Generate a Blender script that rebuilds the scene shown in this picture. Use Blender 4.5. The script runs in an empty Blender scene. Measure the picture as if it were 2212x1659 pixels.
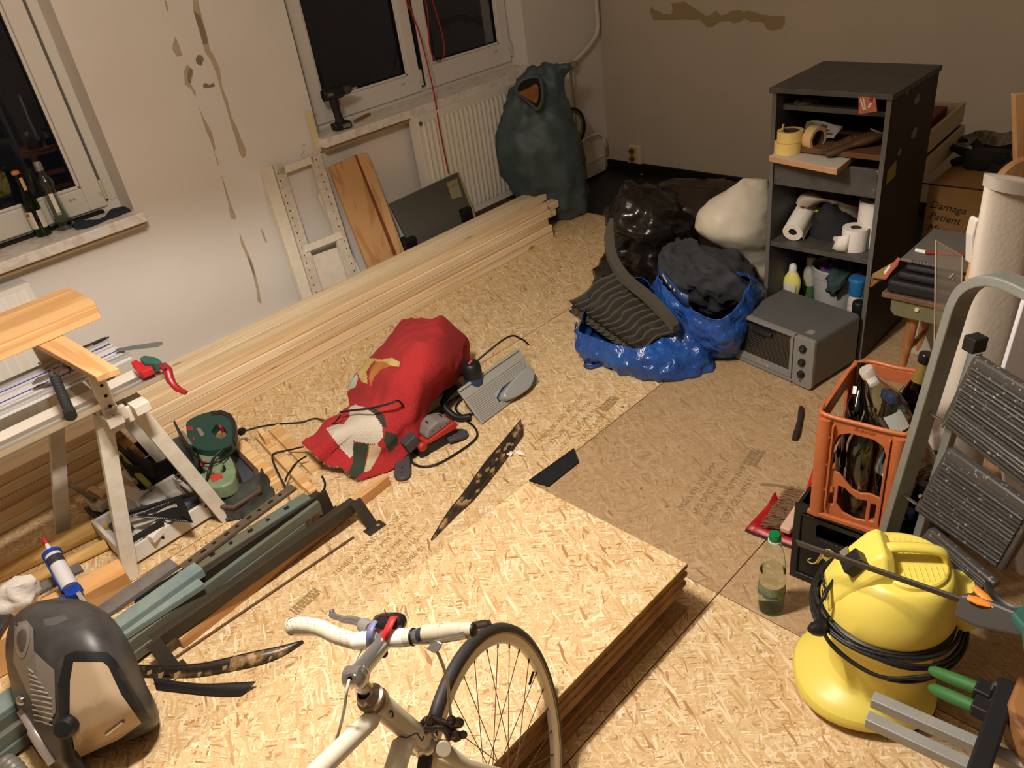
import bpy, bmesh, math, random
from math import sin, cos, pi, radians as rad
from mathutils import Vector as V, Matrix as M4, noise as mnoise, Quaternion
random.seed(7)
C = bpy.context.scene.collection
# ------------------------------------------------------------------ camera
F_PX = 1700.0
CX, CY = 1106.0, 829.5
HCAM = 1.7
RR = ((0.691,-0.712,-0.130),(-0.459,-0.293,-0.839),(0.559,0.639,-0.529))   # rows: image right, down, forward in world axes
def _orth():
    r=V(RR[0]); f=V(RR[2]).normalized(); r=(r-f*r.dot(f)).normalized(); d=f.cross(r)
    return r,d,f
CR, CD, CF = _orth()
cam = bpy.data.cameras.new('camera'); camo = bpy.data.objects.new('camera', cam); C.objects.link(camo)
cam.sensor_fit='HORIZONTAL'; cam.sensor_width=36.0; cam.lens=36.0*F_PX/2212.0
cam.clip_start=0.05; cam.clip_end=60
camo.matrix_world = M4(((CR.x,-CD.x,-CF.x,0),(CR.y,-CD.y,-CF.y,0),(CR.z,-CD.z,-CF.z,HCAM),(0,0,0,1)))
bpy.context.scene.camera = camo
vs=bpy.context.scene.view_settings
vs.view_transform='Standard'; vs.look='None'; vs.gamma=1; vs.exposure=0.0; vs.use_curve_mapping=False
bpy.context.scene.display_settings.display_device='sRGB'
# ------------------------------------------------------------------ night outside, lamps inside
w = bpy.data.worlds.new('night'); bpy.context.scene.world = w; w.use_nodes=True
w.node_tree.nodes['Background'].inputs[0].default_value=(0.004,0.0045,0.006,1)
w.node_tree.nodes['Background'].inputs[1].default_value=0.6
def spot(name, loc, power, half, blend, size, col):
    l=bpy.data.lights.new(name,'SPOT'); l.energy=power; l.spot_size=rad(half*2); l.spot_blend=blend
    l.shadow_soft_size=size; l.color=col
    o=bpy.data.objects.new(name,l); o.location=loc; C.objects.link(o); return o
WARM=(1.0,0.925,0.84)
for k in range(3):
    spot('shaded_bulb', (0.40+0.10*k,1.20,2.06), 50, 62, 0.22, 0.035, WARM)
l=bpy.data.lights.new('upward_glow','POINT'); l.energy=54; l.shadow_soft_size=0.12; l.color=(1.0,0.87,0.72)
o=bpy.data.objects.new('upward_glow',l); o.location=(0.50,1.20,2.32); C.objects.link(o)

# ------------------------------------------------------------------ picking points on real planes
def ray(x,y):
    return CR*((x-CX)/F_PX)+CD*((y-CY)/F_PX)+CF
CAMP=V((0,0,HCAM))
def G(x,y,z=0.0):
    d=ray(x,y); return CAMP+d*((z-HCAM)/d.z)
def WY(x,y,Y=3.44):
    d=ray(x,y); return CAMP+d*(Y/d.y)
def WX(x,y,X=4.195):
    d=ray(x,y); return CAMP+d*(X/d.x)
def PL(x,y,p,n):
    d=ray(x,y); return CAMP+d*((V(p)-CAMP).dot(n)/d.dot(n))
def DP(x,y,D):
    return CAMP+ray(x,y)*D          # point at depth D along the view axis
def depth(p): return (V(p)-CAMP).dot(CF)
# ------------------------------------------------------------------ mesh builder
def catmull(pts, n=8, closed=False):
    pts=[V(p) for p in pts]; out=[]; m=len(pts)
    rng=range(m if closed else m-1)
    for i in rng:
        if closed: p0,p1,p2,p3=pts[(i-1)%m],pts[i],pts[(i+1)%m],pts[(i+2)%m]
        else: p0,p1,p2,p3=pts[max(i-1,0)],pts[i],pts[i+1],pts[min(i+2,m-1)]
        for k in range(n):
            t=k/n
            out.append(0.5*((2*p1)+(p2-p0)*t+(2*p0-5*p1+4*p2-p3)*t*t+(3*p1-p0-3*p2+p3)*t**3))
    if not closed: out.append(pts[-1])
    return out
def rotm(ax=0,ay=0,az=0):
    return M4.Rotation(rad(az),4,'Z')@M4.Rotation(rad(ay),4,'Y')@M4.Rotation(rad(ax),4,'X')
def TR(x,y,z): return M4.Translation((x,y,z))
def frame(o, x, z):
    """matrix with origin o, local X along x, local Z close to z"""
    x=V(x).normalized(); y=V(z).cross(x).normalized(); zz=x.cross(y)
    return M4(((x.x,y.x,zz.x,o[0]),(x.y,y.y,zz.y,o[1]),(x.z,y.z,zz.z,o[2]),(0,0,0,1)))
class MB:
    def __init__(s): s.v=[]; s.f=[]; s.m=[]; s.cur=0
    def add(s,vs,fs,T=None):
        n=len(s.v)
        for p in vs:
            p=V(p); s.v.append(T@p if T is not None else p)
        for f in fs: s.f.append([n+i for i in f]); s.m.append(s.cur)
        return s
    def box(s,c,d,T=None,R=None):
        cx,cy,cz=c; a,b,e=d[0]/2,d[1]/2,d[2]/2
        vs=[V((i*a,j*b,k*e)) for i in(-1,1) for j in(-1,1) for k in(-1,1)]
        if R is not None: vs=[R@p for p in vs]
        vs=[p+V(c) for p in vs]
        fs=[(0,1,3,2),(4,6,7,5),(0,4,5,1),(2,3,7,6),(0,2,6,4),(1,5,7,3)]
        return s.add(vs,fs,T)
    def bx(s,x0,x1,y0,y1,z0,z1,T=None):
        return s.box(((x0+x1)/2,(y0+y1)/2,(z0+z1)/2),(abs(x1-x0),abs(y1-y0),abs(z1-z0)),T)
    def hexa(s,q0,q1):
        """q0, q1: matching quads (4 pts each)"""
        return s.add(list(q0)+list(q1),[(3,2,1,0),(4,5,6,7),(0,1,5,4),(1,2,6,5),(2,3,7,6),(3,0,4,7)])
    def prism(s,out,a,b,T=None,plane='xy'):
        def mk(p,h):
            if plane=='xy': return V((p[0],p[1],h))
            if plane=='xz': return V((p[0],h,p[1]))
            return V((h,p[0],p[1]))
        n=len(out); vs=[mk(p,a) for p in out]+[mk(p,b) for p in out]
        fs=[tuple(range(n))[::-1],tuple(range(n,2*n))]+[(i,(i+1)%n,n+(i+1)%n,n+i) for i in range(n)]
        return s.add(vs,fs,T)
    def slab(s,pts,nrm,th):
        """polygon of 3D points extruded by th along nrm"""
        n=len(pts); nn=V(nrm).normalized()*th
        vs=[V(p) for p in pts]+[V(p)+nn for p in pts]
        fs=[tuple(range(n))[::-1],tuple(range(n,2*n))]+[(i,(i+1)%n,n+(i+1)%n,n+i) for i in range(n)]
        return s.add(vs,fs)
    def tube(s,pts,r,seg=8,closed=False,T=None,flat=None):
        pts=[V(p) for p in pts]; m=len(pts); vs=[];fs=[]
        up=None; prev=None
        for i,p in enumerate(pts):
            if closed: d=pts[(i+1)%m]-pts[i-1]
            else: d=pts[min(i+1,m-1)]-pts[max(i-1,0)]
            d=d.normalized() if d.length>1e-9 else V((0,0,1))
            if up is None:
                up=V((0,0,1)) if abs(d.z)<0.9 else V((1,0,0))
            a=d.cross(up); 
            if a.length<1e-6: a=d.orthogonal()
            a.normalize(); b=a.cross(d).normalized(); up=b
            rr=r[i] if isinstance(r,(list,tuple)) else r
            for k in range(seg):
                t=2*pi*k/seg
                if flat: vs.append(p+a*cos(t)*rr*flat[0]+b*sin(t)*rr*flat[1])
                else: vs.append(p+a*cos(t)*rr+b*sin(t)*rr)
        for i in range(m if closed else m-1):
            j=(i+1)%m
            for k in range(seg):
                l=(k+1)%seg
                fs.append((i*seg+k,i*seg+l,j*seg+l,j*seg+k))
        if not closed:
            fs.append(tuple(range(seg))[::-1]); fs.append(tuple((m-1)*seg+k for k in range(seg)))
        return s.add(vs,fs,T)
    def lathe(s,prof,seg=24,T=None,ex=(1,1)):
        vs=[];fs=[];rings=[]
        for r,z in prof:
            if r<1e-6: rings.append([len(vs)]); vs.append(V((0,0,z)))
            else:
                rings.append(list(range(len(vs),len(vs)+seg)))
                for k in range(seg):
                    t=2*pi*k/seg; vs.append(V((r*cos(t)*ex[0],r*sin(t)*ex[1],z)))
        for A,B in zip(rings,rings[1:]):
            for k in range(seg):
                l=(k+1)%seg
                if len(A)==1 and len(B)==1: continue
                if len(A)==1: fs.append((A[0],B[l],B[k]))
                elif len(B)==1: fs.append((A[k],A[l],B[0]))
                else: fs.append((A[k],A[l],B[l],B[k]))
        return s.add(vs,fs,T)
    def loft(s,rings,cap0=True,cap1=True,T=None,closed=True):
        n=len(rings[0]); vs=[V(p) for r in rings for p in r]; fs=[]
        for i in range(len(rings)-1):
            for k in range(n if closed else n-1):
                l=(k+1)%n; fs.append((i*n+k,i*n+l,(i+1)*n+l,(i+1)*n+k))
        if cap0 and closed: fs.append(tuple(range(n))[::-1])
        if cap1 and closed: fs.append(tuple((len(rings)-1)*n+k for k in range(n)))
        return s.add(vs,fs,T)
    def grid(s,P,T=None):
        """P: list of rows of points"""
        m=len(P[0]); vs=[V(p) for r in P for p in r]
        fs=[(i*m+j,i*m+j+1,(i+1)*m+j+1,(i+1)*m+j) for i in range(len(P)-1) for j in range(m-1)]
        return s.add(vs,fs,T)
    def xf(s,T): s.v=[T@p for p in s.v]; return s
def bicubic(P,nu,nv):
    """dense grid through a control grid"""
    rows=[catmull(r,nv) for r in P]
    cols=list(zip(*rows)); cols=[catmull(c,nu) for c in cols]
    return [list(r) for r in zip(*cols)]
# ------------------------------------------------------------------ objects
def thing(name,label,cat,loc=(0,0,0),rz=0,group=None,T=None):
    o=bpy.data.objects.new(name,None); C.objects.link(o); o.empty_display_size=0.05
    o.matrix_world = T if T is not None else TR(*loc)@rotm(0,0,rz)
    o['label']=label; o['category']=cat
    if group: o['group']=group
    return o
def MW(o):
    m=M4.LocRotScale(o.location,o.rotation_euler,o.scale)
    return m if o.parent is None else MW(o.parent)@m
def obj(name,mb,mat,parent=None,world=False,smooth=None,bevel=0,bseg=2,sub=0,solid=0,label=None,stuff=False,fix=True):
    vs=mb.v
    if world and parent is not None:
        inv=MW(parent).inverted(); vs=[inv@p for p in vs]
    me=bpy.data.meshes.new(name); me.from_pydata([tuple(p) for p in vs],[],mb.f)
    mats=mat if isinstance(mat,(list,tuple)) else [mat]
    for m in mats: me.materials.append(m)
    if len(mats)>1:
        for p,mi in zip(me.polygons,mb.m): p.material_index=mi
    if fix:
        bm=bmesh.new(); bm.from_mesh(me); bmesh.ops.recalc_face_normals(bm,faces=bm.faces); bm.to_mesh(me); bm.free()
    if smooth is not None:
        for p in me.polygons: p.use_smooth=True
        if smooth<180: me.set_sharp_from_angle(angle=rad(smooth))
    me.update()
    o=bpy.data.objects.new(name,me); C.objects.link(o)
    if parent is not None: o.parent=parent
    if solid:
        m=o.modifiers.new('s','SOLIDIFY'); m.thickness=solid; m.offset=0
    if bevel:
        m=o.modifiers.new('b','BEVEL'); m.width=bevel; m.segments=bseg; m.limit_method='ANGLE'; m.angle_limit=rad(35)
    if sub:
        m=o.modifiers.new('u','SUBSURF'); m.levels=sub; m.render_levels=sub
    if label: o['label']=label
    if stuff: o['kind']='stuff'
    return o
def single(name,mb,mat,label,cat,group=None,origin=None,**k):
    """a thing that is one mesh; its origin goes to its base"""
    if origin is None:
        n=len(mb.v); cx=sum(p.x for p in mb.v)/n; cy=sum(p.y for p in mb.v)/n; cz=min(p.z for p in mb.v)
        origin=(cx,cy,cz)
    T=TR(*origin); mb.xf(T.inverted())
    o=obj(name,mb,mat,None,**k); o.location=origin
    o['label']=label; o['category']=cat
    if group: o['group']=group
    return o
def struct(name,mb,mat,parent=None,**k):
    o=obj(name,mb,mat,parent,**k)
    if parent is None: o['kind']='structure'
    return o
def dup(root,T=None,label=None,group=None):
    r=root.copy(); C.objects.link(r)
    if T is not None: r.matrix_world=T
    if label: r['label']=label
    if group: r['group']=group
    for ch in list(root.children):
        c=ch.copy(); C.objects.link(c); c.parent=r
        for g in ch.children:
            d=g.copy(); C.objects.link(d); d.parent=c
    return r
def text_mesh(txt,size,T,depth=0.0004,align='CENTER',shear=0,bold=0.0,space=1.0):
    cu=bpy.data.curves.new('t','FONT'); cu.body=txt; cu.size=size; cu.extrude=depth; cu.align_x=align; cu.align_y='CENTER'
    cu.shear=shear; cu.offset=bold; cu.resolution_u=2; cu.space_character=space
    o=bpy.data.objects.new('t',cu); C.objects.link(o)
    dg=bpy.context.evaluated_depsgraph_get(); me=o.evaluated_get(dg).to_mesh()
    mb=MB(); mb.add([v.co.copy() for v in me.vertices],[tuple(p.vertices) for p in me.polygons],T)
    o.to_mesh_clear(); bpy.data.objects.remove(o); bpy.data.curves.remove(cu)
    return mb
def lettering(txt,size,T,mat,parent,world=True,name='lettering',**k):
    return obj(name,text_mesh(txt,size,T,**k),mat,parent,world=world,fix=False)
def fbm(p,sc,oc=3):
    return mnoise.fractal(V(p)*sc,1.0,2.0,oc)
def ridged(p,sc):
    return 1-abs(mnoise.noise(V(p)*sc))*2
def displace(mb,amp,sc,center=None,fn=None,lo=None):
    """push vertices along rough normals by noise"""
    me=bpy.data.meshes.new('d'); me.from_pydata([tuple(p) for p in mb.v],[],mb.f)
    bm=bmesh.new(); bm.from_mesh(me); bmesh.ops.recalc_face_normals(bm,faces=bm.faces); bm.normal_update()
    out=[]
    for v in bm.verts:
        a=(fn or (lambda p: fbm(p,sc)))(v.co)
        q=v.co+v.normal*a*amp
        if lo is not None and q.z<lo: q.z=lo
        out.append(q)
    bm.free(); bpy.data.meshes.remove(me); mb.v=out; return mb
# ------------------------------------------------------------------ materials
def nt(name):
    m=bpy.data.materials.new(name); m.use_nodes=True; t=m.node_tree
    b=t.nodes['Principled BSDF']; return m,t,b
def lin(c): return tuple(((x/255)/12.92 if x/255<=0.04045 else ((x/255+0.055)/1.055)**2.4) for x in c)+(1,)
_mc={}
def N(t,ty,**k):
    n=t.nodes.new(ty)
    for a,v in k.items(): setattr(n,a,v)
    return n
def mat(name,col,rough=0.6,metal=0,var=0.0,vscale=6,bump=0,bscale=80,spec=0.5,trans=0,ior=1.45,col2=None,stretch=None,sheen=0,coat=0):
    if name in _mc: return _mc[name]
    m,t,b=nt(name); L=t.links
    c=lin(col); b.inputs['Base Color'].default_value=c
    b.inputs['Roughness'].default_value=rough; b.inputs['Metallic'].default_value=metal
    b.inputs['Specular IOR Level'].default_value=spec
    b.inputs['IOR'].default_value=ior
    if trans: b.inputs['Transmission Weight'].default_value=trans
    if coat: b.inputs['Coat Weight'].default_value=coat
    if var or bump:
        tc=N(t,'ShaderNodeTexCoord'); mp=N(t,'ShaderNodeMapping'); L.new(tc.outputs['Object'],mp.inputs[0])
        if stretch: mp.inputs['Scale'].default_value=stretch
    if var:
        no=N(t,'ShaderNodeTexNoise'); no.inputs['Scale'].default_value=vscale; no.inputs['Detail'].default_value=6; no.inputs['Roughness'].default_value=0.65
        L.new(mp.outputs[0],no.inputs['Vector'])
        rp=N(t,'ShaderNodeValToRGB'); L.new(no.outputs[0],rp.inputs[0])
        c2=lin(col2) if col2 else tuple(x*(1-var) for x in c[:3])+(1,)
        rp.color_ramp.elements[0].position=0.35; rp.color_ramp.elements[0].color=c2
        rp.color_ramp.elements[1].position=0.65; rp.color_ramp.elements[1].color=c
        L.new(rp.outputs[0],b.inputs['Base Color'])
    if bump:
        n2=N(t,'ShaderNodeTexNoise'); n2.inputs['Scale'].default_value=bscale; n2.inputs['Detail'].default_value=4
        L.new(mp.outputs[0],n2.inputs['Vector'])
        bu=N(t,'ShaderNodeBump'); bu.inputs['Strength'].default_value=bump; bu.inputs['Distance'].default_value=0.01
        L.new(n2.outputs[0],bu.inputs['Height']); L.new(bu.outputs[0],b.inputs['Normal'])
    _mc[name]=m; return m
def osb(name,cols,edge=False,sc=1.0,dirt=0.0,dirtcol=(150,122,92)):
    """layers of long thin cells at many angles = pressed strands"""
    m,t,b=nt(name); L=t.links
    tc=N(t,'ShaderNodeTexCoord')
    wp=N(t,'ShaderNodeTexNoise'); wp.inputs['Scale'].default_value=9; wp.inputs['Detail'].default_value=2
    L.new(tc.outputs['Object'],wp.inputs['Vector'])
    wm=N(t,'ShaderNodeVectorMath',operation='MULTIPLY_ADD'); L.new(wp.outputs['Color'],wm.inputs[0]); wm.inputs[1].default_value=(0.035,0.035,0); L.new(tc.outputs['Object'],wm.inputs[2])
    prev=None; hprev=None
    angs=[(8,0),(-38,.0),(52,.5),(-14,.58),(24,.62),(-66,.64),(84,.66),(3,.66),(-27,.68),(41,.70),(-50,.72),(66,.74)]
    for i,(a,th) in enumerate(angs):
        mp=N(t,'ShaderNodeMapping'); mp.vector_type='TEXTURE'; mp.inputs['Rotation'].default_value=(0,0,rad(a)); mp.inputs['Location'].default_value=(i*3.1,i*1.7,0)
        k=(1.0,1.0,1.3,0.7,1.1,0.8,1.0,0.6,1.5,0.9,.7,1.2)[i]/sc
        mp.inputs['Scale'].default_value=(0.036*k,0.0052*k,1.0)
        L.new(wm.outputs[0],mp.inputs[0])
        vo=N(t,'ShaderNodeTexVoronoi'); vo.voronoi_dimensions='2D'; vo.inputs['Scale'].default_value=1.0; vo.inputs['Randomness'].default_value=0.95
        L.new(mp.outputs[0],vo.inputs['Vector'])
        sp=N(t,'ShaderNodeSeparateColor'); L.new(vo.outputs['Color'],sp.inputs[0])
        rp=N(t,'ShaderNodeValToRGB'); cr=rp.color_ramp
        while len(cr.elements)<len(cols): cr.elements.new(0.5)
        for j,(ps,c) in enumerate(cols):
            cr.elements[j].position=ps; cr.elements[j].color=lin(c)
        L.new(sp.outputs[0],rp.inputs[0])
        # fine grain along the strand
        gn=N(t,'ShaderNodeTexNoise'); gn.noise_dimensions='2D'; gn.inputs['Scale'].default_value=1.0; gn.inputs['Detail'].default_value=3
        m3=N(t,'ShaderNodeVectorMath',operation='MULTIPLY'); m3.inputs[1].default_value=(1.2,9,1); L.new(mp.outputs[0],m3.inputs[0]); L.new(m3.outputs[0],gn.inputs['Vector'])
        mg=N(t,'ShaderNodeMix'); mg.data_type='RGBA'; mg.blend_type='MULTIPLY'; mg.inputs[0].default_value=0.35
        L.new(rp.outputs[0],mg.inputs[6]); 
        gr=N(t,'ShaderNodeMapRange'); gr.inputs[1].default_value=0.3; gr.inputs[2].default_value=0.6; gr.inputs[3].default_value=0.80; gr.inputs[4].default_value=1.04; L.new(gn.outputs[0],gr.inputs[0])
        L.new(gr.outputs[0],mg.inputs[7])
        if prev is None: prev=mg.outputs[2]; hprev=sp.outputs[1]
        else:
            gt=N(t,'ShaderNodeMath',operation='GREATER_THAN'); L.new(sp.outputs[2],gt.inputs[0]); gt.inputs[1].default_value=th
            mx=N(t,'ShaderNodeMix'); mx.data_type='RGBA'; L.new(gt.outputs[0],mx.inputs[0]); L.new(prev,mx.inputs[6]); L.new(mg.outputs[2],mx.inputs[7]); prev=mx.outputs[2]
            mh=N(t,'ShaderNodeMix'); mh.data_type='FLOAT'; L.new(gt.outputs[0],mh.inputs[0]); L.new(hprev,mh.inputs[2]); L.new(sp.outputs[1],mh.inputs[3]); hprev=mh.outputs[0]
    out=prev
    # broad mottling
    n2=N(t,'ShaderNodeTexNoise'); n2.inputs['Scale'].default_value=2.2; n2.inputs['Detail'].default_value=4; L.new(tc.outputs['Object'],n2.inputs['Vector'])
    if dirt:
        r2=N(t,'ShaderNodeMapRange'); r2.inputs[1].default_value=0.3; r2.inputs[2].default_value=0.7; r2.inputs[3].default_value=dirt*0.75; r2.inputs[4].default_value=min(1,dirt*1.2); L.new(n2.outputs[0],r2.inputs[0])
        mx=N(t,'ShaderNodeMix'); mx.data_type='RGBA'; L.new(r2.outputs[0],mx.inputs[0]); L.new(out,mx.inputs[6]); mx.inputs[7].default_value=lin(dirtcol); out=mx.outputs[2]
    L.new(out,b.inputs['Base Color'])
    b.inputs['Roughness'].default_value=0.55 if not dirt else 0.62
    b.inputs['Specular IOR Level'].default_value=0.3
    bu=N(t,'ShaderNodeBump'); bu.inputs['Strength'].default_value=0.25; bu.inputs['Distance'].default_value=0.002; L.new(hprev,bu.inputs['Height']); L.new(bu.outputs[0],b.inputs['Normal'])
    return m
def wood(name,c1,c2,scale=1.0,axis='x',rough=0.55,knots=True,ring=1.0):
    if name in _mc: return _mc[name]
    m,t,b=nt(name); L=t.links
    tc=N(t,'ShaderNodeTexCoord'); mp=N(t,'ShaderNodeMapping'); L.new(tc.outputs['Object'],mp.inputs[0])
    s={'x':(0.6,14,14),'y':(14,0.6,14),'z':(14,14,0.6)}[axis]
    mp.inputs['Scale'].default_value=tuple(q*scale for q in s)
    oi=N(t,'ShaderNodeObjectInfo'); cv=N(t,'ShaderNodeCombineXYZ'); 
    for i in range(3): L.new(oi.outputs['Random'],cv.inputs[i])
    sc=N(t,'ShaderNodeVectorMath',operation='SCALE'); L.new(cv.outputs[0],sc.inputs[0]); sc.inputs['Scale'].default_value=23.0
    ad=N(t,'ShaderNodeVectorMath',operation='ADD'); L.new(mp.outputs[0],ad.inputs[0]); L.new(sc.outputs[0],ad.inputs[1])
    no=N(t,'ShaderNodeTexNoise'); no.inputs['Scale'].default_value=1.0; no.inputs['Detail'].default_value=5; no.inputs['Distortion'].default_value=0.5; L.new(ad.outputs[0],no.inputs['Vector'])
    wv=N(t,'ShaderNodeMath',operation='MULTIPLY'); L.new(no.outputs[0],wv.inputs[0]); wv.inputs[1].default_value=26*ring
    sn=N(t,'ShaderNodeMath',operation='SINE'); L.new(wv.outputs[0],sn.inputs[0])
    mr=N(t,'ShaderNodeMapRange'); mr.inputs[1].default_value=-1; mr.inputs[2].default_value=1; L.new(sn.outputs[0],mr.inputs[0])
    rp=N(t,'ShaderNodeValToRGB'); rp.color_ramp.elements[0].color=lin(c2); rp.color_ramp.elements[1].color=lin(c1); rp.color_ramp.elements[0].position=0.0; rp.color_ramp.elements[1].position=0.55
    L.new(mr.outputs[0],rp.inputs[0])
    hs=N(t,'ShaderNodeHueSaturation'); L.new(rp.outputs[0],hs.inputs['Color'])
    v=N(t,'ShaderNodeMapRange'); v.inputs[3].default_value=0.88; v.inputs[4].default_value=1.08; L.new(oi.outputs['Random'],v.inputs[0]); L.new(v.outputs[0],hs.inputs['Value'])
    out=hs.outputs[0]
    if knots:
        mk=N(t,'ShaderNodeMapping'); L.new(tc.outputs['Object'],mk.inputs[0]); mk.inputs['Scale'].default_value={'x':(3,9,9),'y':(9,3,9),'z':(9,9,3)}[axis]
        a2=N(t,'ShaderNodeVectorMath',operation='ADD'); L.new(mk.outputs[0],a2.inputs[0]); L.new(sc.outputs[0],a2.inputs[1])
        vo=N(t,'ShaderNodeTexVoronoi'); vo.inputs['Scale'].default_value=1; L.new(a2.outputs[0],vo.inputs['Vector'])
        kr=N(t,'ShaderNodeMapRange'); kr.inputs[1].default_value=0.05; kr.inputs[2].default_value=0.11; kr.inputs[3].default_value=0.75; kr.inputs[4].default_value=0; L.new(vo.outputs['Distance'],kr.inputs[0])
        mx=N(t,'ShaderNodeMix'); mx.data_type='RGBA'; L.new(kr.outputs[0],mx.inputs[0]); L.new(out,mx.inputs[6]); mx.inputs[7].default_value=lin((120,78,45)); out=mx.outputs[2]
    L.new(out,b.inputs['Base Color']); b.inputs['Roughness'].default_value=rough; b.inputs['Specular IOR Level'].default_value=0.3
    _mc[name]=m; return m
def glassmat(name,col,rough=0.02,alpha=1.0,ior=1.45):
    return mat(name,col,rough=rough,trans=1.0,ior=ior)
def emis(name,col,s):
    m,t,b=nt(name); b.inputs['Emission Color'].default_value=lin(col); b.inputs['Emission Strength'].default_value=s; return m
# ================================================================== the room
m_wall,_t,_b=nt('plaster_paint')
def _wallmat():
    t=_t;b=_b;L=t.links
    tc=N(t,'ShaderNodeTexCoord')
    n1=N(t,'ShaderNodeTexNoise'); n1.inputs['Scale'].default_value=55; n1.inputs['Detail'].default_value=3; L.new(tc.outputs['Object'],n1.inputs[0])
    n2=N(t,'ShaderNodeTexNoise'); n2.inputs['Scale'].default_value=1.3; n2.inputs['Detail'].default_value=4; L.new(tc.outputs['Object'],n2.inputs[0])
    rp=N(t,'ShaderNodeValToRGB'); rp.color_ramp.elements[0].position=.3; rp.color_ramp.elements[0].color=lin((217,210,202)); rp.color_ramp.elements[1].position=.7; rp.color_ramp.elements[1].color=lin((228,223,217))
    L.new(n2.outputs[0],rp.inputs[0]); L.new(rp.outputs[0],b.inputs[0])
    bu=N(t,'ShaderNodeBump'); bu.inputs['Strength'].default_value=.35; bu.inputs['Distance'].default_value=.004; L.new(n1.outputs[0],bu.inputs['Height']); L.new(bu.outputs[0],b.inputs['Normal'])
    b.inputs['Roughness'].default_value=.85; b.inputs['Specular IOR Level'].default_value=.2
_wallmat()
m_wallb=mat('dull_wall_paint',(196,184,166),rough=.85,bump=.25,bscale=60,spec=.15,var=.06,vscale=1.5)
m_ceil=mat('ceiling_paint',(225,220,212),rough=.9,spec=.1)
m_chip=mat('bare_plaster',(186,170,146),rough=.9,var=.10,vscale=20,spec=.1)
m_chip2=mat('grey_filler',(140,130,114),rough=.9,var=.15,vscale=30,spec=.1)
m_pvc=mat('white_window_plastic',(222,218,212),rough=.35)
m_gasket=mat('black_rubber_gasket',(14,14,15),rough=.5)
m_glass=glassmat('window_glass',(235,240,238))
m_sill,_t2,_b2=nt('sill_marble')
def _sm():
    t=_t2;b=_b2;L=t.links
    tc=N(t,'ShaderNodeTexCoord'); n=N(t,'ShaderNodeTexNoise'); n.inputs['Scale'].default_value=14; n.inputs['Detail'].default_value=8; n.inputs['Distortion'].default_value=1.6; L.new(tc.outputs['Object'],n.inputs[0])
    rp=N(t,'ShaderNodeValToRGB'); e=rp.color_ramp.elements; e[0].position=.42; e[0].color=lin((214,203,194)); e[1].position=.56; e[1].color=lin((232,226,220)); L.new(n.outputs[0],rp.inputs[0]); L.new(rp.outputs[0],b.inputs[0]); b.inputs['Roughness'].default_value=.3
_sm()
m_black_base=mat('black_skirting',(20,20,22),rough=.5)
m_vinyl=mat('dark_vinyl',(24,25,27),rough=.45,var=.3,vscale=3,col2=(34,33,32))
m_radi=mat('radiator_enamel',(226,222,212),rough=.35)
m_sock=mat('aged_socket_plastic',(206,178,120),rough=.4)
m_sockw=mat('old_white_plastic',(212,200,178),rough=.4)
m_hole=mat('dark_hole',(14,12,10),rough=.8)
m_metal=mat('bright_steel',(190,190,188),rough=.25,metal=1)
m_pipe=mat('painted_pipe',(214,207,192),rough=.4)
WYL=3.44; XB=4.195
# floor
fm=MB(); fm.bx(-2.6,XB+.1,-2.3,WYL+.3,-.08,-.013)
floor=struct('floor',fm,m_vinyl)
OC=[(0.0,(160,118,78)),(.05,(186,147,99)),(.16,(199,165,117)),(.45,(209,178,131)),(.75,(218,190,146)),(1.0,(234,214,180))]
m_osb=osb('osb_clean',OC)
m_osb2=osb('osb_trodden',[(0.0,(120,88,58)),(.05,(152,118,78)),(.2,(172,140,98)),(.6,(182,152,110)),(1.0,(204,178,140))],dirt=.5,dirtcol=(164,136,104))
m_osbedge=mat('osb_cut_edge',(172,126,70),rough=.8,var=.55,vscale=60,col2=(88,58,30),stretch=(.15,.15,4))
def osb_board(name,x0,x1,y0,y1,z0,z1,mt,parent=None,**k):
    mb=MB(); ox,oy=x0,y0
    g=.0008
    mb.bx(g,x1-x0-g,g,y1-y0-g,z0-z1,0)
    for i in range(len(mb.f)):
        zs=[mb.v[q].z for q in mb.f[i]]; mb.m[i]=0 if min(zs)>-1e-6 else 1
    o=obj(name,mb,[mt,m_osbedge],parent,bevel=.0012,bseg=1)
    o.location=(ox,oy,z1); return o
rows=[(-2.24,-1.401),(-1.401,-.664),(-.664,.073),(.073,.81),(.81,1.547),(1.547,2.284),(2.284,3.021),(3.021,WYL)]
for i,(y0,y1) in enumerate(rows):
    cuts=[-2.5,(-.9,-.4,-1.16,-.2,-.9,-.3,-1.0)[i%7] if i!=3 else -1.16]
    xs={0:[-2.5,.2,3.44],1:[-2.5,-.5,2.0,3.44],2:[-2.5,-.2,2.3,3.44],3:[-2.5,-1.16,1.3365,3.44],4:[-2.5,-1.164,.2,1.336,3.44],5:[-2.5,-.9,3.44],6:[-2.5,-.9,3.44],7:[-2.5,.1,2.6,3.44]}[i]
    for a,b_ in zip(xs,xs[1:]):
        dirty = (y1<1.6 and a>1.3) or i<3
        osb_board('osb_panel',a,b_,y0,y1,-.013,0,m_osb2 if dirty else m_osb,floor)
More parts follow.
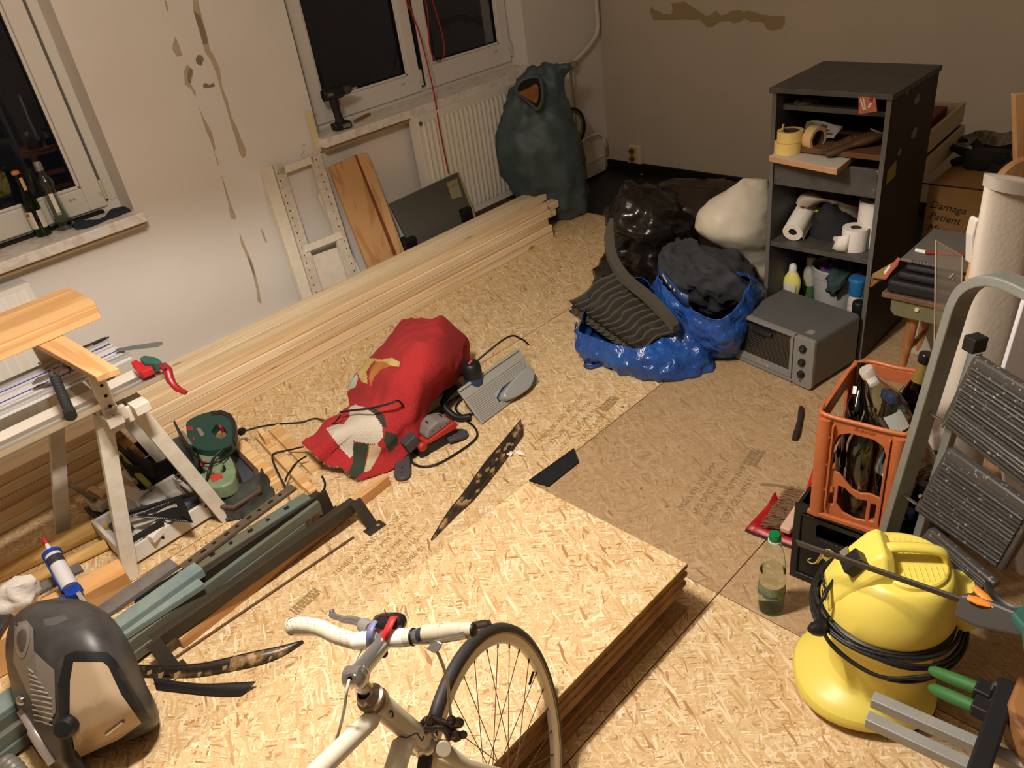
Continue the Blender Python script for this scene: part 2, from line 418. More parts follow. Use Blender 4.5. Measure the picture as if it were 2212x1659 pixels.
# window wall with two recesses
wl=MB()
S1=.775; S2=.812; TOP=2.25; w1=(-.42,1.082); w2=(2.028,3.517)
def hb(x0,x1,z0,z1): wl.bx(x0,x1,WYL,WYL+.34,z0,z1)
hb(-2.6,w1[0],0,2.6); hb(w1[0],w1[1],0,S1-.04); hb(w1[0],w1[1],TOP,2.6); hb(w1[1],w2[0],0,2.6)
hb(w2[0],w2[1],0,S2-.04); hb(w2[0],w2[1],TOP,2.6); hb(w2[1],XB+.2,0,2.6)
wall_left=struct('wall_left',wl,m_wall)
mb=MB(); mb.bx(XB,XB+.2,-2.3,WYL+.34,-.02,2.6); wall_back=struct('wall_back',mb,m_wallb)
mb=MB(); mb.bx(-2.7,XB+.2,-2.5,-2.3,-.02,2.6); struct('wall_right',mb,m_wall)
mb=MB(); mb.bx(-2.8,-2.6,-2.5,WYL+.34,-.02,2.6); struct('wall_front',mb,m_wall)
mb=MB(); mb.bx(-2.8,XB+.2,-2.5,WYL+.34,2.6,2.72); struct('ceiling',mb,m_ceil)
mb=MB(); mb.bx(-2.6,2.5,WYL-.016,WYL,0,.075); struct('baseboard_left',mb,mat('white_skirting',(222,214,202),rough=.5),bevel=.004)
mb=MB(); mb.bx(XB-.016,XB,-2.3,WYL,-.013,.052); struct('baseboard_back',mb,m_black_base,bevel=.003)
# paint chips on the window wall (traced where they are on the wall)
def chips(name,polys,parent,mt,wallfn,nrm,off=.0012):
    for pl in polys:
        mb=MB(); pts=[wallfn(*p) for p in pl]; mb.slab(pts,nrm,off)
        o=obj(name,mb,mt,parent,world=True)
k=1/2.514
def sc(pl): return [(x*k,y*k) for x,y in pl]
cl=[ [(1048,0),(1075,0),(1092,75),(1130,215),(1138,270),(1160,300),(1192,370),(1205,470),(1240,560),(1255,630),(1290,700),(1310,760),(1338,815),(1335,845),(1318,860),(1300,830),(1285,770),(1262,700),(1245,640),(1225,570),(1205,510),(1175,400),(1145,330),(1115,285),(1095,220),(1070,130),(1050,60)],
 [(893,0),(905,5),(915,60),(905,62)], [(952,198),(968,235),(990,300),(960,308),(937,270),(938,240)],
 [(1015,350),(1045,375),(1048,405),(1035,455),(1062,500),(1062,530),(1040,485),(1003,460),(1000,385)],
 [(1078,575),(1100,630),(1130,680),(1150,720),(1170,800),(1165,825),(1140,760),(1115,700),(1100,650)],
 [(1163,825),(1178,860),(1192,905),(1180,890)], [(1203,950),(1222,1005),(1240,1065),(1250,1100),(1278,1165),(1280,1195),(1252,1185),(1245,1140),(1240,1100),(1222,1040)],
 [(1300,1262),(1320,1310),(1352,1385),(1375,1440),(1390,1500),(1405,1560),(1420,1650),(1400,1640),(1392,1570),(1372,1490),(1350,1420),(1325,1360),(1310,1330)],
 [(1415,1235),(1430,1260),(1450,1315),(1445,1322),(1425,1280)] ]
chips('paint_chip',[sc(p) for p in cl],wall_left,m_chip,WY,(0,-1,0))
cl2=[ [(1050,60),(1085,85),(1120,190),(1128,235),(1105,245),(1085,170),(1068,120)],[(1075,298),(1095,300),(1106,320),(1090,358),(1068,345),(1062,320)],
 [(1025,372),(1045,380),(1042,410),(1032,425),(1036,452),(1020,445),(1018,400)],[(1103,460),(1115,450),(1135,462),(1160,450),(1168,468),(1140,475),(1105,478)],
 [(1345,1385),(1362,1415),(1375,1455),(1385,1500),(1372,1480),(1352,1425)]]
chips('wall_hole',[sc(p) for p in cl2],wall_left,m_chip2,WY,(0,-1,0),.0022)
k3=1/3.771
pb=[(783,45),(800,80),(865,100),(870,120),(905,112),(940,120),(955,85),(945,30),(1050,10),(1075,30),(1110,50),(1190,105),(1220,128),(1255,125),(1310,85),(1345,125),(1390,115),(1430,90),(1500,82),(1530,95),(1580,88),(1625,100),(1690,122),(1720,122),(1750,132),(1868,130),(1868,200),(1835,238),(1770,248),(1720,238),(1695,185),(1655,178),(1600,182),(1550,155),(1500,180),(1450,190),(1410,170),(1340,175),(1275,225),(1235,225),(1200,185),(1180,165),(1100,160),(1040,155),(940,165),(880,165),(800,165),(778,120),(770,80)]
chips('wallpaper_tear',[[(1200+x*k3,y*k3) for x,y in pb]],wall_back,mat('bare_back_plaster',(160,140,108),rough=.9,spec=.1),WX,(-1,0,0))
# windows
def window(name,w,sz,glasses,frameY=3.575):
    x0,x1=w; f=MB(); y0,y1=frameY,frameY+.07
    f.bx(x0,x1,y0,y1,sz-.02,sz+.035); f.bx(x0,x1,y0,y1,TOP-.05,TOP); f.bx(x0,x0+.04,y0,y1,sz+.035,TOP-.05); f.bx(x1-.04,x1,y0,y1,sz+.035,TOP-.05)
    win=struct(name,f,m_pvc,bevel=.003)
    for (a,b_,c) in glasses:
        s=MB(); ys=y0-.016; d=.072
        z0=sz+.022;z1=TOP-.03
        for args in ((a-d,a,z0,z1),(b_,b_+d,z0,z1),(a,b_,z0,c),(a,b_,z1-d,z1)):
            s.bx(args[0],args[1],ys,ys+.055,args[2],args[3])
        # bevelled glazing bead
        for args in ((a,a+.014,c,z1-d),(b_-.014,b_,c,z1-d),(a,b_,c,c+.014),(a,b_,z1-d-.014,z1-d)):
            s.bx(args[0],args[1],ys+.012,ys+.035,args[2],args[3])
        sash=obj('window_sash',s,m_pvc,win,bevel=.004)
        gk=MB()
        for args in ((a+.012,a+.018,c+.012,z1-d-.012),(b_-.018,b_-.012,c+.012,z1-d-.012),(a+.012,b_-.012,c+.012,c+.018)):
            gk.bx(args[0],args[1],ys+.014,ys+.036,args[2],args[3])
        obj('gasket',gk,m_gasket,sash)
        p=MB(); p.bx(a+.006,b_-.006,ys+.026,ys+.030,c+.006,z1-d-.006); obj('window_pane',p,m_glass,sash)
        h=MB(); 
        for xx,zz in ((b_+d-.012,c-.06),(a-d+.012,c-.06)):
            h.lathe([(0,0),(.006,0),(.006,.008),(0,.008)],10,T=TR(xx,ys+.002,zz+.02)@rotm(90,0,0))
        h.bx(b_+d-.004,b_+d+.006,ys-.012,ys,z0+.03,z0+.11)
        obj('hinge',h,m_sockw,sash)
        h=MB(); 
        for q in (0,.016): h.lathe([(0,0),(.005,0),(.005,.002),(0,.002)],10,T=TR(b_-.06+q,ys-.001,c-.03)@rotm(90,0,0))
        obj('drain_cap',h,mat('beige_cap',(176,166,150),rough=.5),sash)
    return win
win1=window('window_1',w1,S1,[(-.27,.25,.893),(.42,.955,.893)])
win2=window('window_2',w2,S2,[(2.175,2.728,.928),(2.905,3.43,.945)])
gp=MB(); gp.bx(w2[0],w2[0]+.012,3.50,3.575,1.0,TOP); obj('frame_gap',gp,m_gasket,win2)
gp=MB(); gp.bx(2.806,2.822,3.555,3.57,.86,TOP-.03); obj('sash_gap',gp,m_gasket,win2)
gp=MB(); gp.bx(w1[0],1.0,3.548,3.575,S1,S1+.012); obj('frame_foot_strip',gp,m_gasket,win1)  # black strip along the foot of the window frame
for nm,w_,sz,xe in (('trim_1',(-.5,1.098),S1,0),('trim_2',(2.005,3.56),S2,0)):
    s=MB(); s.bx(w_[0],w_[1],3.365,WYL+.0,sz-.042,sz)
    s.bx(max(w_[0],(w1 if nm=='trim_1' else w2)[0]),(w1 if nm=='trim_1' else w2)[1],WYL-.01,3.58,sz-.042,sz)
    struct(nm,s,m_sill,bevel=.006,bseg=3)
    s=MB(); s.bx(w_[0]+.01,w_[1]-.01,3.385,WYL,sz-.062,sz-.042); struct('trim_'+('3' if nm=='trim_1' else '4'),s,mat('sill_shadow_band',(158,136,104),rough=.9))  # brown band: sill underside with the sill's shadow put into its colour
# radiator under window 2
rad_=thing('panel_radiator','white ribbed panel radiator on the wall under the right-hand window','radiator',(3.15,3.36,.165))
rx0,rx1,rz0,rz1=2.543,3.74,.165,.775; ry=3.325
b_=MB(); n=int((rx1-rx0-.06)/.0333)
prof=[]
for i in range(n):
    xa=rx0+.03+i*.0333; prof+= [(xa,0),(xa+.006,-.008),(xa+.014,-.008),(xa+.020,0)]
rowsP=[]
for (z,kf) in ((rz0+.035,0),(rz0+.06,1),(rz1-.06,1),(rz1-.035,0)):
    rowsP.append([V((x,ry+d*kf,z)) for x,d in prof])
b_.grid(rowsP); 
b_.bx(rx0,rx1,ry+.0005,ry+.012,rz0,rz1)
obj('front_panel',b_,m_radi,rad_,world=True,smooth=40)
for xa in (rx0-.001,rx1-.012):
    b_=MB(); b_.bx(xa,xa+.013,ry-.001,ry+.075,rz0+.01,rz1+.004); obj('side_cover',b_,m_radi,rad_,world=True,bevel=.003)
b_=MB(); b_.bx(rx0+.01,rx1-.01,ry+.004,ry+.07,rz1-.008,rz1+.002); obj('top_grille',b_,m_radi,rad_,world=True,bevel=.002)
b_=MB(); b_.bx(rx0+.02,rx1-.02,ry+.05,ry+.066,rz0+.01,rz1-.02); obj('back_panel',b_,m_radi,rad_,world=True)
b_=MB(); b_.lathe([(0,0),(.011,0),(.011,.006),(.005,.006),(.005,.002),(0,.002)],14,T=TR(rx0+.016,ry,rz1-.035)@rotm(90,0,0)); obj('vent_plug',b_,m_metal,rad_,world=True)
for xa in (rx0+.2,rx1-.24):
    b_=MB(); b_.bx(xa,xa+.04,ry+.066,WYL,rz0+.1,rz1-.1); obj('wall_bracket',b_,m_radi,rad_,world=True)
# heating pipes in the corner
pt=thing('heating_pipe','cream riser pipe bending to the radiator valve in the far corner','pipe',(4.13,3.40,.75))
b_=MB(); b_.tube(catmull([(4.13,3.40,2.6),(4.13,3.40,1.6),(4.13,3.40,1.0),(4.125,3.40,.90),(4.09,3.40,.85),(3.99,3.40,.795),(3.87,3.40,.752),(3.80,3.395,.738)],6),.0135,10); obj('pipe_run',b_,m_pipe,pt,world=True,smooth=60)
b_=MB(); b_.lathe([(0,-.03),(.017,-.03),(.017,.03),(0,.03)],12,T=TR(3.86,3.395,.745)@rotm(0,90,0)); b_.lathe([(0,0),(.02,0),(.022,.05),(0,.05)],12,T=TR(3.80,3.385,.735)@rotm(60,0,0)); obj('valve',b_,mat('grubby_valve',(150,138,116),rough=.5),pt,world=True,smooth=40)
b_=MB(); b_.tube([(3.855,3.40,.74),(3.86,3.40,.45),(3.86,3.40,.17)],.009,8); obj('return_pipe',b_,m_pipe,pt,world=True,smooth=60)
pt=thing('floor_pipe','cream pipe hooping down into the floor in the far corner','pipe',(4.14,3.37,-.01))
b_=MB(); b_.tube(catmull([WY(1200,335,3.39),WY(1257,305,3.39),WY(1278,293,3.39),WY(1293,290,3.39),WY(1303,298,3.385),WY(1308,318,3.38),G(1314,352,-.01)],6),.009,10); obj('pipe_run',b_,m_pipe,pt,world=True,smooth=60)
q=G(1314,352,-.012); b_=MB(); b_.lathe([(0,0),(.028,0),(.024,.008),(.012,.012),(0,.012)],16,T=TR(q.x,q.y,-.013)); obj('floor_collar',b_,m_sockw,pt,world=True)
bx_=MB(); bx_.bx(3.2,4.12,3.405,WYL,.0,.105); bx_.bx(3.2,4.125,3.40,WYL,.098,.106); single('pipe_boxing',bx_,m_pipe,'cream boxed-in duct along the wall foot behind the green sack','duct',bevel=.003)
# socket on the back wall
so=thing('wall_socket','yellowed double wall socket above the black skirting','socket',(XB,3.195,.054))
b_=MB(); b_.bx(XB-.032,XB,3.142,3.248,.054,.172); obj('socket_box',b_,m_sockw,so,world=True,bevel=.004)
b_=MB(); b_.bx(XB-.040,XB-.030,3.165,3.246,.058,.168); obj('face_plate',b_,m_sock,so,world=True,bevel=.004)
for zz in (.087,.138):
    b_=MB(); b_.lathe([(0,0),(.0,.0),(.018,0),(.02,.006),(.022,.006),(.022,-.002),(0,-.002)],20,T=TR(XB-.0405,3.206,zz)@rotm(0,-90,0)); obj('socket_outlet',b_,mat('socket_well',(120,92,50),rough=.5),so,world=True,smooth=40)
    b_=MB(); 
    for dy in(-.008,.008): b_.lathe([(0,0),(.003,0),(.003,.008),(0,.008)],8,T=TR(XB-.041,3.206+dy,zz)@rotm(0,-90,0))
    obj('pin_hole',b_,m_hole,so,world=True)
# ================================================================== along the window wall
def sil(rows,p0,k=.8,seg=32,nrm=None,power=1.0,cap=True):
    """closed body from silhouette rows (xl,yl,xr,yr[,k]) seen at p0's upright plane"""
    n=V(nrm) if nrm else V((CF.x,CF.y,0)).normalized()
    rings=[]
    for r in rows:
        a=PL(r[0],r[1],p0,n); b=PL(r[2],r[3],p0,n); c=(a+b)/2; h=(b-a)/2
        kk=r[4] if len(r)>4 else k
        d=n*h.length*kk; off=r[5] if len(r)>5 else 0
        ring=[]
        for i in range(seg):
            t=2*pi*i/seg; ct,st=cos(t),sin(t)
            if power!=1.0:
                ct=math.copysign(abs(ct)**power,ct); st=math.copysign(abs(st)**power,st)
            ring.append(c+h*ct+d*st+n*off)
        rings.append(ring)
    return rings
def smooth_rings(rings,n=5):
    cols=[catmull([r[i] for r in rings],n) for i in range(len(rings[0]))]
    return [list(x) for x in zip(*cols)]
m_spruce=wood('spruce_batten',(232,204,164),(216,184,140),1.0,'x')
m_spruce2=wood('spruce_batten_pale',(240,218,182),(226,198,156),1.0,'x')
m_pinkend=mat('red_marked_end',(206,134,104),rough=.7)
# ---- pile of battens
bw,bh=.062,.040
lay=['bottom','second','third','fourth','top']; colm=['frontmost','second','third','rearmost']
ends={(0,4):3.05,(1,4):2.93,(2,4):3.17,(3,4):3.13,(0,3):3.06,(1,3):3.2,(2,3):3.12,(0,2):3.03,(1,2):3.17,(0,1):3.045,(0,0):3.05}
rr=random.Random(3)
proto_b=None
for c in range(4):
    for l_ in range(5):
        mb=MB(); xe=ends.get((c,l_),3.02+rr.random()*.12); x0=-1.0+rr.random()*.15
        mb.bx(0,xe-x0,0,bw-.0025,0,bh-.0015)
        dy=(-.012 if (c,l_)==(0,1) else (rr.random()-.5)*.006) if c==0 else 0
        if (c,l_)==(0,4): dy=.012
        if (c,l_)==(0,0): dy=-.010
        o=obj('spruce_batten',mb,rr.choice([m_spruce,m_spruce2]),None,bevel=.003)
        o.location=(x0,2.945+c*bw+dy+(.004 if c else 0),l_*bh); 
        o['category']='lumber'; o['group']='spruce battens piled along the window wall'
        o['label']='long spruce batten in the pile along the window wall, %s layer, %s row'%(lay[l_],colm[c])
# leaning things behind the pile: common leaning plane
def lean(p,y0=3.24,t=.17,h=.75): return PL(p[0],p[1],(0,y0,0),V((0,-h,t)).normalized())
LN=V((0,-.75,.17)).normalized()
def tofloor(a,b_):
    """extend a->b down to the floor"""
    d=b_-a; return a+d*(a.z/(-d.z)) if d.z<0 else b_
m_wpaint=mat('chalky_white_paint',(226,216,198),rough=.6,var=.10,vscale=30)
m_wpaint2=mat('chipped_white_paint',(214,204,186),rough=.65,var=.22,vscale=25)
fr=thing('shelf_frame','white painted slotted wooden shelf frame leaning on the window wall left of the boards','frame',(1.9,3.3,0))
def leanbar(name,a,b_,c,d,th,mt,parent,floorit=True,off=0,**k):
    """quad a-b top, d-c bottom on the leaning plane"""
    A,B,Cc,D=[lean(p) for p in (a,b_,c,d)]
    if floorit: D2=tofloor(A,D); C2=tofloor(B,Cc); D,Cc=D2,C2
    mb=MB(); P=[A+LN*off,B+LN*off,Cc+LN*off,D+LN*off]
    mb.slab(P,-LN,th); return obj(name,mb,mt,parent,world=True,**k)
leanbar('stile',(592,358),(612,352),(696,625),(677,634),.020,m_wpaint2,fr,bevel=.002)
leanbar('stile',(566,365),(590,357),(676,634),(655,642),.035,m_wpaint,fr,off=-.012,bevel=.002)
leanbar('stile',(668,334),(690,322),(772,588),(752,596),.020,m_wpaint2,fr,bevel=.002)
leanbar('stile',(692,420),(703,418),(782,583),(768,590),.02,m_wpaint,fr,off=-.022,bevel=.002)
leanbar('rail',(600,364),(676,337),(680,352),(605,380),.022,m_wpaint,fr,floorit=False,bevel=.002)
leanbar('rail',(655,531),(735,500),(741,514),(660,546),.024,m_wpaint,fr,floorit=False,off=.006,bevel=.002)
leanbar('back_board',(660,560),(745,530),(765,595),(690,630),.004,m_wpaint,fr,off=-.035)
dots=MB()
for (x0,y0,x1,y1,n_) in ((601,375,683,632,17),(683,345,765,585,16)):
    for i in range(n_):
        t=i/(n_-1); p=lean((x0+(x1-x0)*t,y0+(y1-y0)*t))+LN*.0004
        dots.box(p,(.004,.0012,.008))
obj('peg_hole',dots,m_hole,fr,world=True,stuff=True)
st=MB(); A=[lean(p)-LN*.0 for p in ((659,243),(670,239),(694,326),(684,330))]
A=[WY(x,y,3.425) for x,y in ((659,243),(670,239),(694,326),(684,330))]
st.slab(A,(0,-1,0),.006); single('loose_corner_strip',st,mat('cream_strip',(218,204,160),rough=.6),'loose cream strip hanging at the lower left corner of the right window','strip')
cb=MB(); cb.tube(catmull([lean((656,338))+LN*.0,lean((648,332)),lean((656,322)),lean((652,312)),lean((660,310))],5),.0015,5)
single('bent_wire',cb,m_wpaint,'thin bent wire above the white shelf frame','wire',smooth=60)
# boards
m_pine=wood('larch_board',(196,152,104),(176,130,84),.55,'z',ring=1.1,knots=False)
m_pine2=wood('larch_board_light',(206,164,116),(186,142,96),.7,'z',knots=False)
m_bark=mat('brown_waney_edge',(128,74,42),rough=.8,var=.3,vscale=20)
def leanthing(name,label,quad,th,mt,cat='board',off=0,parent=None,**k):
    A,B,Cc,D=[lean(p) for p in quad]; D=tofloor(A,D); Cc=tofloor(B,Cc)
    mb=MB(); mb.slab([q+LN*off for q in (A,B,Cc,D)],-LN,th)
    if parent: return obj(name,mb,mt,parent,world=True,**k)
    return single(name,mb,mt,label,cat,**k)
bd=thing('wooden_board','wide brown larch board with a dark stripe leaning on the window wall','board',(2.25,3.26,0))
leanthing('plank','',[(707,362),(762,337),(846,553),(793,582)],.022,m_pine,parent=bd,off=.02,bevel=.002)
leanthing('plank','',[(767,335),(790,330),(868,540),(854,549)],.024,m_pine2,parent=bd,off=.02,bevel=.002)
leanthing('dark_stripe','',[(762,337),(767,335),(854,549),(846,553)],.016,m_bark,parent=bd,off=.014)
# grey panel with feet
m_gpan=mat('grey_lacquer_panel',(84,82,74),rough=.45)
gp_=thing('panel_heater','flat dark grey metal panel with sticker and black feet leaning under the radiator','panel',(2.75,3.27,0))
a,b_,c,d=[lean(p) for p in ((836,441),(981,374),(1016,466),(880,530))]
d=tofloor(a,d); c=tofloor(b_,c); L0=.09
def up(p,q,z): t=(z-q.z)/(p.z-q.z); return q+(p-q)*t
c2=up(b_,c,L0); d2=up(a,d,L0); o_=LN*.03
mb=MB(); mb.slab([a+o_,b_+o_,c2+o_,d2+o_],-LN,.022); obj('casing',mb,m_gpan,gp_,world=True,bevel=.004)
for t in (.16,.52,.60):
    A=a.lerp(d2,t)+o_+LN*.001; B=b_.lerp(c2,t)+o_+LN*.001; mb=MB(); mb.tube([A,B],.0016,5); obj('ridge',mb,mat('ridge_grey',(98,95,86),rough=.4),gp_,world=True)
mb=MB(); mb.slab([lean(p)+LN*.0305 for p in ((957,396),(980,386),(991,425),(969,431))],LN,.0006); obj('sticker',mb,mat('aged_sticker',(150,144,118),rough=.7),gp_,world=True)
mb=MB(); e=(c2-b_); mb.slab([b_+o_,b_+o_+V((.012,0,0)),c2+o_+V((.012,0,0)),c2+o_],-LN,.024); obj('side_strip',mb,mat('brass_strip',(168,152,108),rough=.5),gp_,world=True)
for q in ((982,443,1010,475),(866,512,886,535)):
    p=lean(((q[0]+q[2])/2,(q[1]+q[3])/2)); mb=MB(); mb.bx(p.x-.035,p.x+.04,p.y-.05,p.y+.02,0,p.z+.03); obj('foot',mb,m_gasket,gp_,world=True,bevel=.006)
p=lean((1004,443))+LN*.03; mb=MB(); mb.lathe([(0,0),(.006,0),(.005,.003),(0,.004)],10,T=TR(*p)@rotm(90,0,0)); obj('screw',mb,m_metal,gp_,world=True)
# ---- drill on the sill
m_blk=mat('black_plastic',(26,26,28),rough=.45,var=.2,vscale=12)
m_blk2=mat('soft_black_rubber',(30,30,31),rough=.7)
m_dgrey=mat('dark_grey_plastic',(62,62,64),rough=.5)
base=WY(742,278,3.44); base.z=S2
dr=thing('cordless_drill','black cordless drill standing on its battery on the right window sill','drill',T=TR(base.x,base.y,S2)@rotm(0,0,-12))
mb=MB(); mb.bx(-.052,.040,-.032,.032,0,.034); obj('battery',mb,m_blk,dr,bevel=.008)
mb=MB(); mb.bx(-.012,.03,-.0325,-.0333,.008,.026); obj('battery_label',mb,mat('label_grey',(110,106,100),rough=.6),dr)
mb=MB(); mb.loft([[V((x+cos(t)*.020*s,sin(t)*.015*s,z)) for t in [2*pi*i/16 for i in range(16)]] for x,z,s in ((-.008,.03,1.45),(-.010,.05,1.0),(-.014,.09,.95),(-.016,.125,1.1),(-.014,.15,1.2))]); obj('handle',mb,m_blk2,dr,smooth=60)
mb=MB(); mb.lathe([(0,0),(.026,.004),(.029,.03),(.029,.09),(.024,.108),(.016,.112),(.0,.112)],20,T=TR(-.068,0,.170)@rotm(0,90,0)); obj('motor_housing',mb,m_blk,dr,smooth=45)
mb=MB(); mb.lathe([(0,0),(.019,0),(.021,.02),(.017,.035),(.008,.045),(0,.045)],16,T=TR(.044,0,.170)@rotm(0,90,0)); obj('chuck',mb,m_dgrey,dr,smooth=45)
mb=MB(); mb.lathe([(0,0),(.006,0),(.006,.028),(0,.03)],8,T=TR(.088,0,.170)@rotm(0,90,0)); obj('bit',mb,m_metal,dr)
mb=MB(); mb.bx(-.045,-.02,-.0295,-.028,.166,.178); obj('logo_plate',mb,mat('silver_print',(120,118,112),rough=.4,metal=.4),dr)
mb=MB(); mb.bx(.004,.014,-.008,.008,.11,.135); obj('trigger',mb,mat('red_trigger',(120,30,24),rough=.5),dr,bevel=.003)
a=WY(764,252,3.47); a.z=S2+.006; b_=WY(797,243,3.52); b_.z=S2+.006
mb=MB(); mb.box((a+b_)/2,((a-b_).length,.018,.012),R=rotm(0,0,math.degrees(math.atan2(b_.y-a.y,b_.x-a.x))).to_3x3()); single('wood_splinter',mb,mat('brown_stick',(138,104,66),rough=.8),'short brown wooden stick on the sill behind the drill','stick')
# ---- red cord
m_red=mat('red_cord',(176,40,36),rough=.7,bump=.3,bscale=300)
rc=thing('hanging_cord','red cord looped over the window handle and hanging down past the radiator','cord',tuple(WY(905,45,3.52)))
def P2(lst): return [WY(x,y,Y) for x,y,Y in lst]
mb=MB(); mb.tube(catmull(P2([(880,-60,3.52),(883,0,3.53),(890,30,3.53),(902,60,3.50),(915,105,3.47),(926,150,3.44),(935,190,3.38),(941,222,3.348),(947,262,3.315),(955,305,3.31),(963,345,3.31),(969,374,3.31)]),5),.0038,6); obj('long_end',mb,m_red,rc,world=True,smooth=60)
mb=MB(); mb.tube(catmull(P2([(915,-60,3.53),(918,-10,3.535),(924,30,3.54),(926,70,3.54),(930,108,3.54),(942,131,3.54),(955,127,3.54),(960,110,3.54),(955,75,3.54),(944,35,3.54),(934,0,3.54),(925,-50,3.53)]),5),.0036,6); obj('loop',mb,m_red,rc,world=True,smooth=60)
mb=MB(); mb.tube(catmull(P2([(878,-40,3.52),(878,0,3.53),(884,20,3.53),(884,14,3.535)]),5),.0036,6); obj('short_end',mb,m_red,rc,world=True,smooth=60)
# ---- bottles and cloth on the left sill
m_green=glassmat('green_bottle_glass',(20,120,40),.05)
m_clear=glassmat('clear_bottle_glass',(225,235,228),.02)
m_cap_o=mat('orange_cap',(212,120,50),rough=.4)
m_label=mat('paper_label',(226,220,206),rough=.7)
def shell(prof,t=.0025):
    """thick-walled profile"""
    inner=[(max(r-t,0),z+(t if i<2 else 0)) for i,(r,z) in enumerate(prof)]
    return prof+inner[::-1]
def arc_label(r,z0,z1,a0,a1,seg=14,off=.0008):
    mb=MB(); P=[[V(((r+off)*cos(rad(a)),(r+off)*sin(rad(a)),z)) for a in [a0+(a1-a0)*i/seg for i in range(seg+1)]] for z in (z0,z1)]
    mb.grid(P); return mb
def foot(px,py,z): p=G(px,py,z); return p
q=G(92,505,S1)
q.y=max(min(q.y,3.53),3.40)
gb=thing('beer_bottle','green glass beer bottle with orange cap on the left window sill','bottle',(q.x,q.y,S1))
facing=math.degrees(math.atan2(-q.y,-q.x))
mb=MB(); mb.lathe(shell([(0,0),(.028,0),(.0305,.006),(.0305,.125),(.027,.148),(.017,.178),(.0135,.20),(.0125,.245),(.0135,.252)]),28); obj('bottle_body',mb,m_green,gb,smooth=50)
mb=MB(); mb.lathe([(0,.262),(.011,.262),(.0145,.258),(.0145,.248)],20); obj('cap',mb,m_cap_o,gb,smooth=50)
obj('label_front',arc_label(.0305,.035,.105,facing-75,facing-15),m_label,gb)
obj('label_side',arc_label(.0305,.035,.105,facing+15,facing+85),m_label,gb)
obj('label_dot',arc_label(.0309,.085,.100,facing-62,facing-40),mat('label_red',(190,70,50),rough=.6),gb)
obj('neck_label',arc_label(.0160,.185,.235,facing+10,facing+60,off=.001),mat('neck_label_gold',(222,186,130),rough=.6),gb)
q=G(143,492,S1); q.y=max(min(q.y,3.53),3.40)
db=thing('glass_decanter','clear glass bulb-necked bottle with screw cap beside the green one','bottle',(q.x,q.y,S1))
mb=MB(); mb.lathe(shell([(0,0),(.034,0),(.038,.008),(.037,.03),(.031,.055),(.027,.09),(.025,.13),(.024,.15),(.021,.16),(.026,.17),(.029,.185),(.026,.20),(.018,.212),(.014,.222),(.0125,.24)]),28); obj('bottle_body',mb,m_clear,db,smooth=50)
mb=MB(); mb.lathe([(.0135,.238),(.0145,.238),(.0145,.268),(.013,.272),(0,.272)],20); obj('screw_cap',mb,mat('silver_cap',(158,152,140),rough=.4,metal=.6),db,smooth=50)
obj('label_stripe',arc_label(.028,.062,.15,facing-20,facing+12),mat('label_white_bright',(235,228,214),rough=.6),db)
obj('label_back',arc_label(.029,.05,.14,facing-110,facing-55),m_label,db)
m_navy=mat('navy_cloth',(40,46,60),rough=.9,var=.25,vscale=30,sheen=.2)
cp=[G(x,y,S1+.004) for x,y in ((168,492),(205,484),(250,468),(282,452))]
P=[]
for j,(w_,hh) in enumerate(((0,0),(.3,.010),(.7,.014),(1,.0))):
    row=[]
    for i,(px,pyf,pyb) in enumerate(((166,496,478),(188,492,472),(210,484,462),(232,474,458),(252,468,448),(270,460,438),(283,456,434))):
        f=G(px,pyf,S1+.003); bk=f+V((0,.05+.02*sin(i*2),0)); row.append(f.lerp(bk,w_)+V((0,0,hh*(1+.8*sin(i*1.7)))))
    P.append(row)
mb=MB(); mb.grid(bicubic(P,6,5)); displace(mb,.004,40); single('dark_cloth',mb,m_navy,'crumpled navy cloth strip on the left window sill','cloth',smooth=60,solid=.003)
# ================================================================== cabinet and what it holds
def disc(r,h,seg=24,hole=0):
    return [(hole,0),(r,0),(r,h),(hole,h),(hole,0)] if hole else [(0,0),(r,0),(r,h),(0,h)]
m_ply,_pt,_pb=nt('anthracite_board')
def _f():
    t=_pt;b=_pb;L=t.links
    tc=N(t,'ShaderNodeTexCoord'); n=N(t,'ShaderNodeTexNoise'); n.inputs['Scale'].default_value=18; n.inputs['Detail'].default_value=6; L.new(tc.outputs['Object'],n.inputs[0])
    rp=N(t,'ShaderNodeValToRGB'); e=rp.color_ramp.elements; e[0].position=.35; e[0].color=lin((60,57,53)); e[1].position=.7; e[1].color=lin((78,74,69)); L.new(n.outputs[0],rp.inputs[0]); L.new(rp.outputs[0],b.inputs[0]); b.inputs['Roughness'].default_value=.55
_f()
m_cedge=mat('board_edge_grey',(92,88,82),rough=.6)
m_cside=mat('shaded_side_brown',(42,34,29),rough=.6,var=.2,vscale=6)  # right side of the cabinet: shade put into a darker brown than the left
X0,X1,Y0,Y1,HC=2.655,3.045,1.005,1.418,.995
cab=thing('cabinet','tall narrow dark grey open cabinet against the back of the room','cabinet',((X0+X1)/2,(Y0+Y1)/2,0))
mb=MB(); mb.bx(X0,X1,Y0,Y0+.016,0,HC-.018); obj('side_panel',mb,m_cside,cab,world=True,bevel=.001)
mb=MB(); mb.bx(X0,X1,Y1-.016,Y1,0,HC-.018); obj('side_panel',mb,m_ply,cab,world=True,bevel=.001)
for y in (Y0,Y1-.016):
    mb=MB(); mb.bx(X0-.0012,X0,y,y+.016,0,HC-.018); obj('front_edge',mb,m_cedge,cab,world=True)
mb=MB(); mb.bx(X0-.012,X1+.006,Y0-.006,Y1+.008,HC-.018,HC); obj('top_panel',mb,m_ply,cab,world=True,bevel=.002)
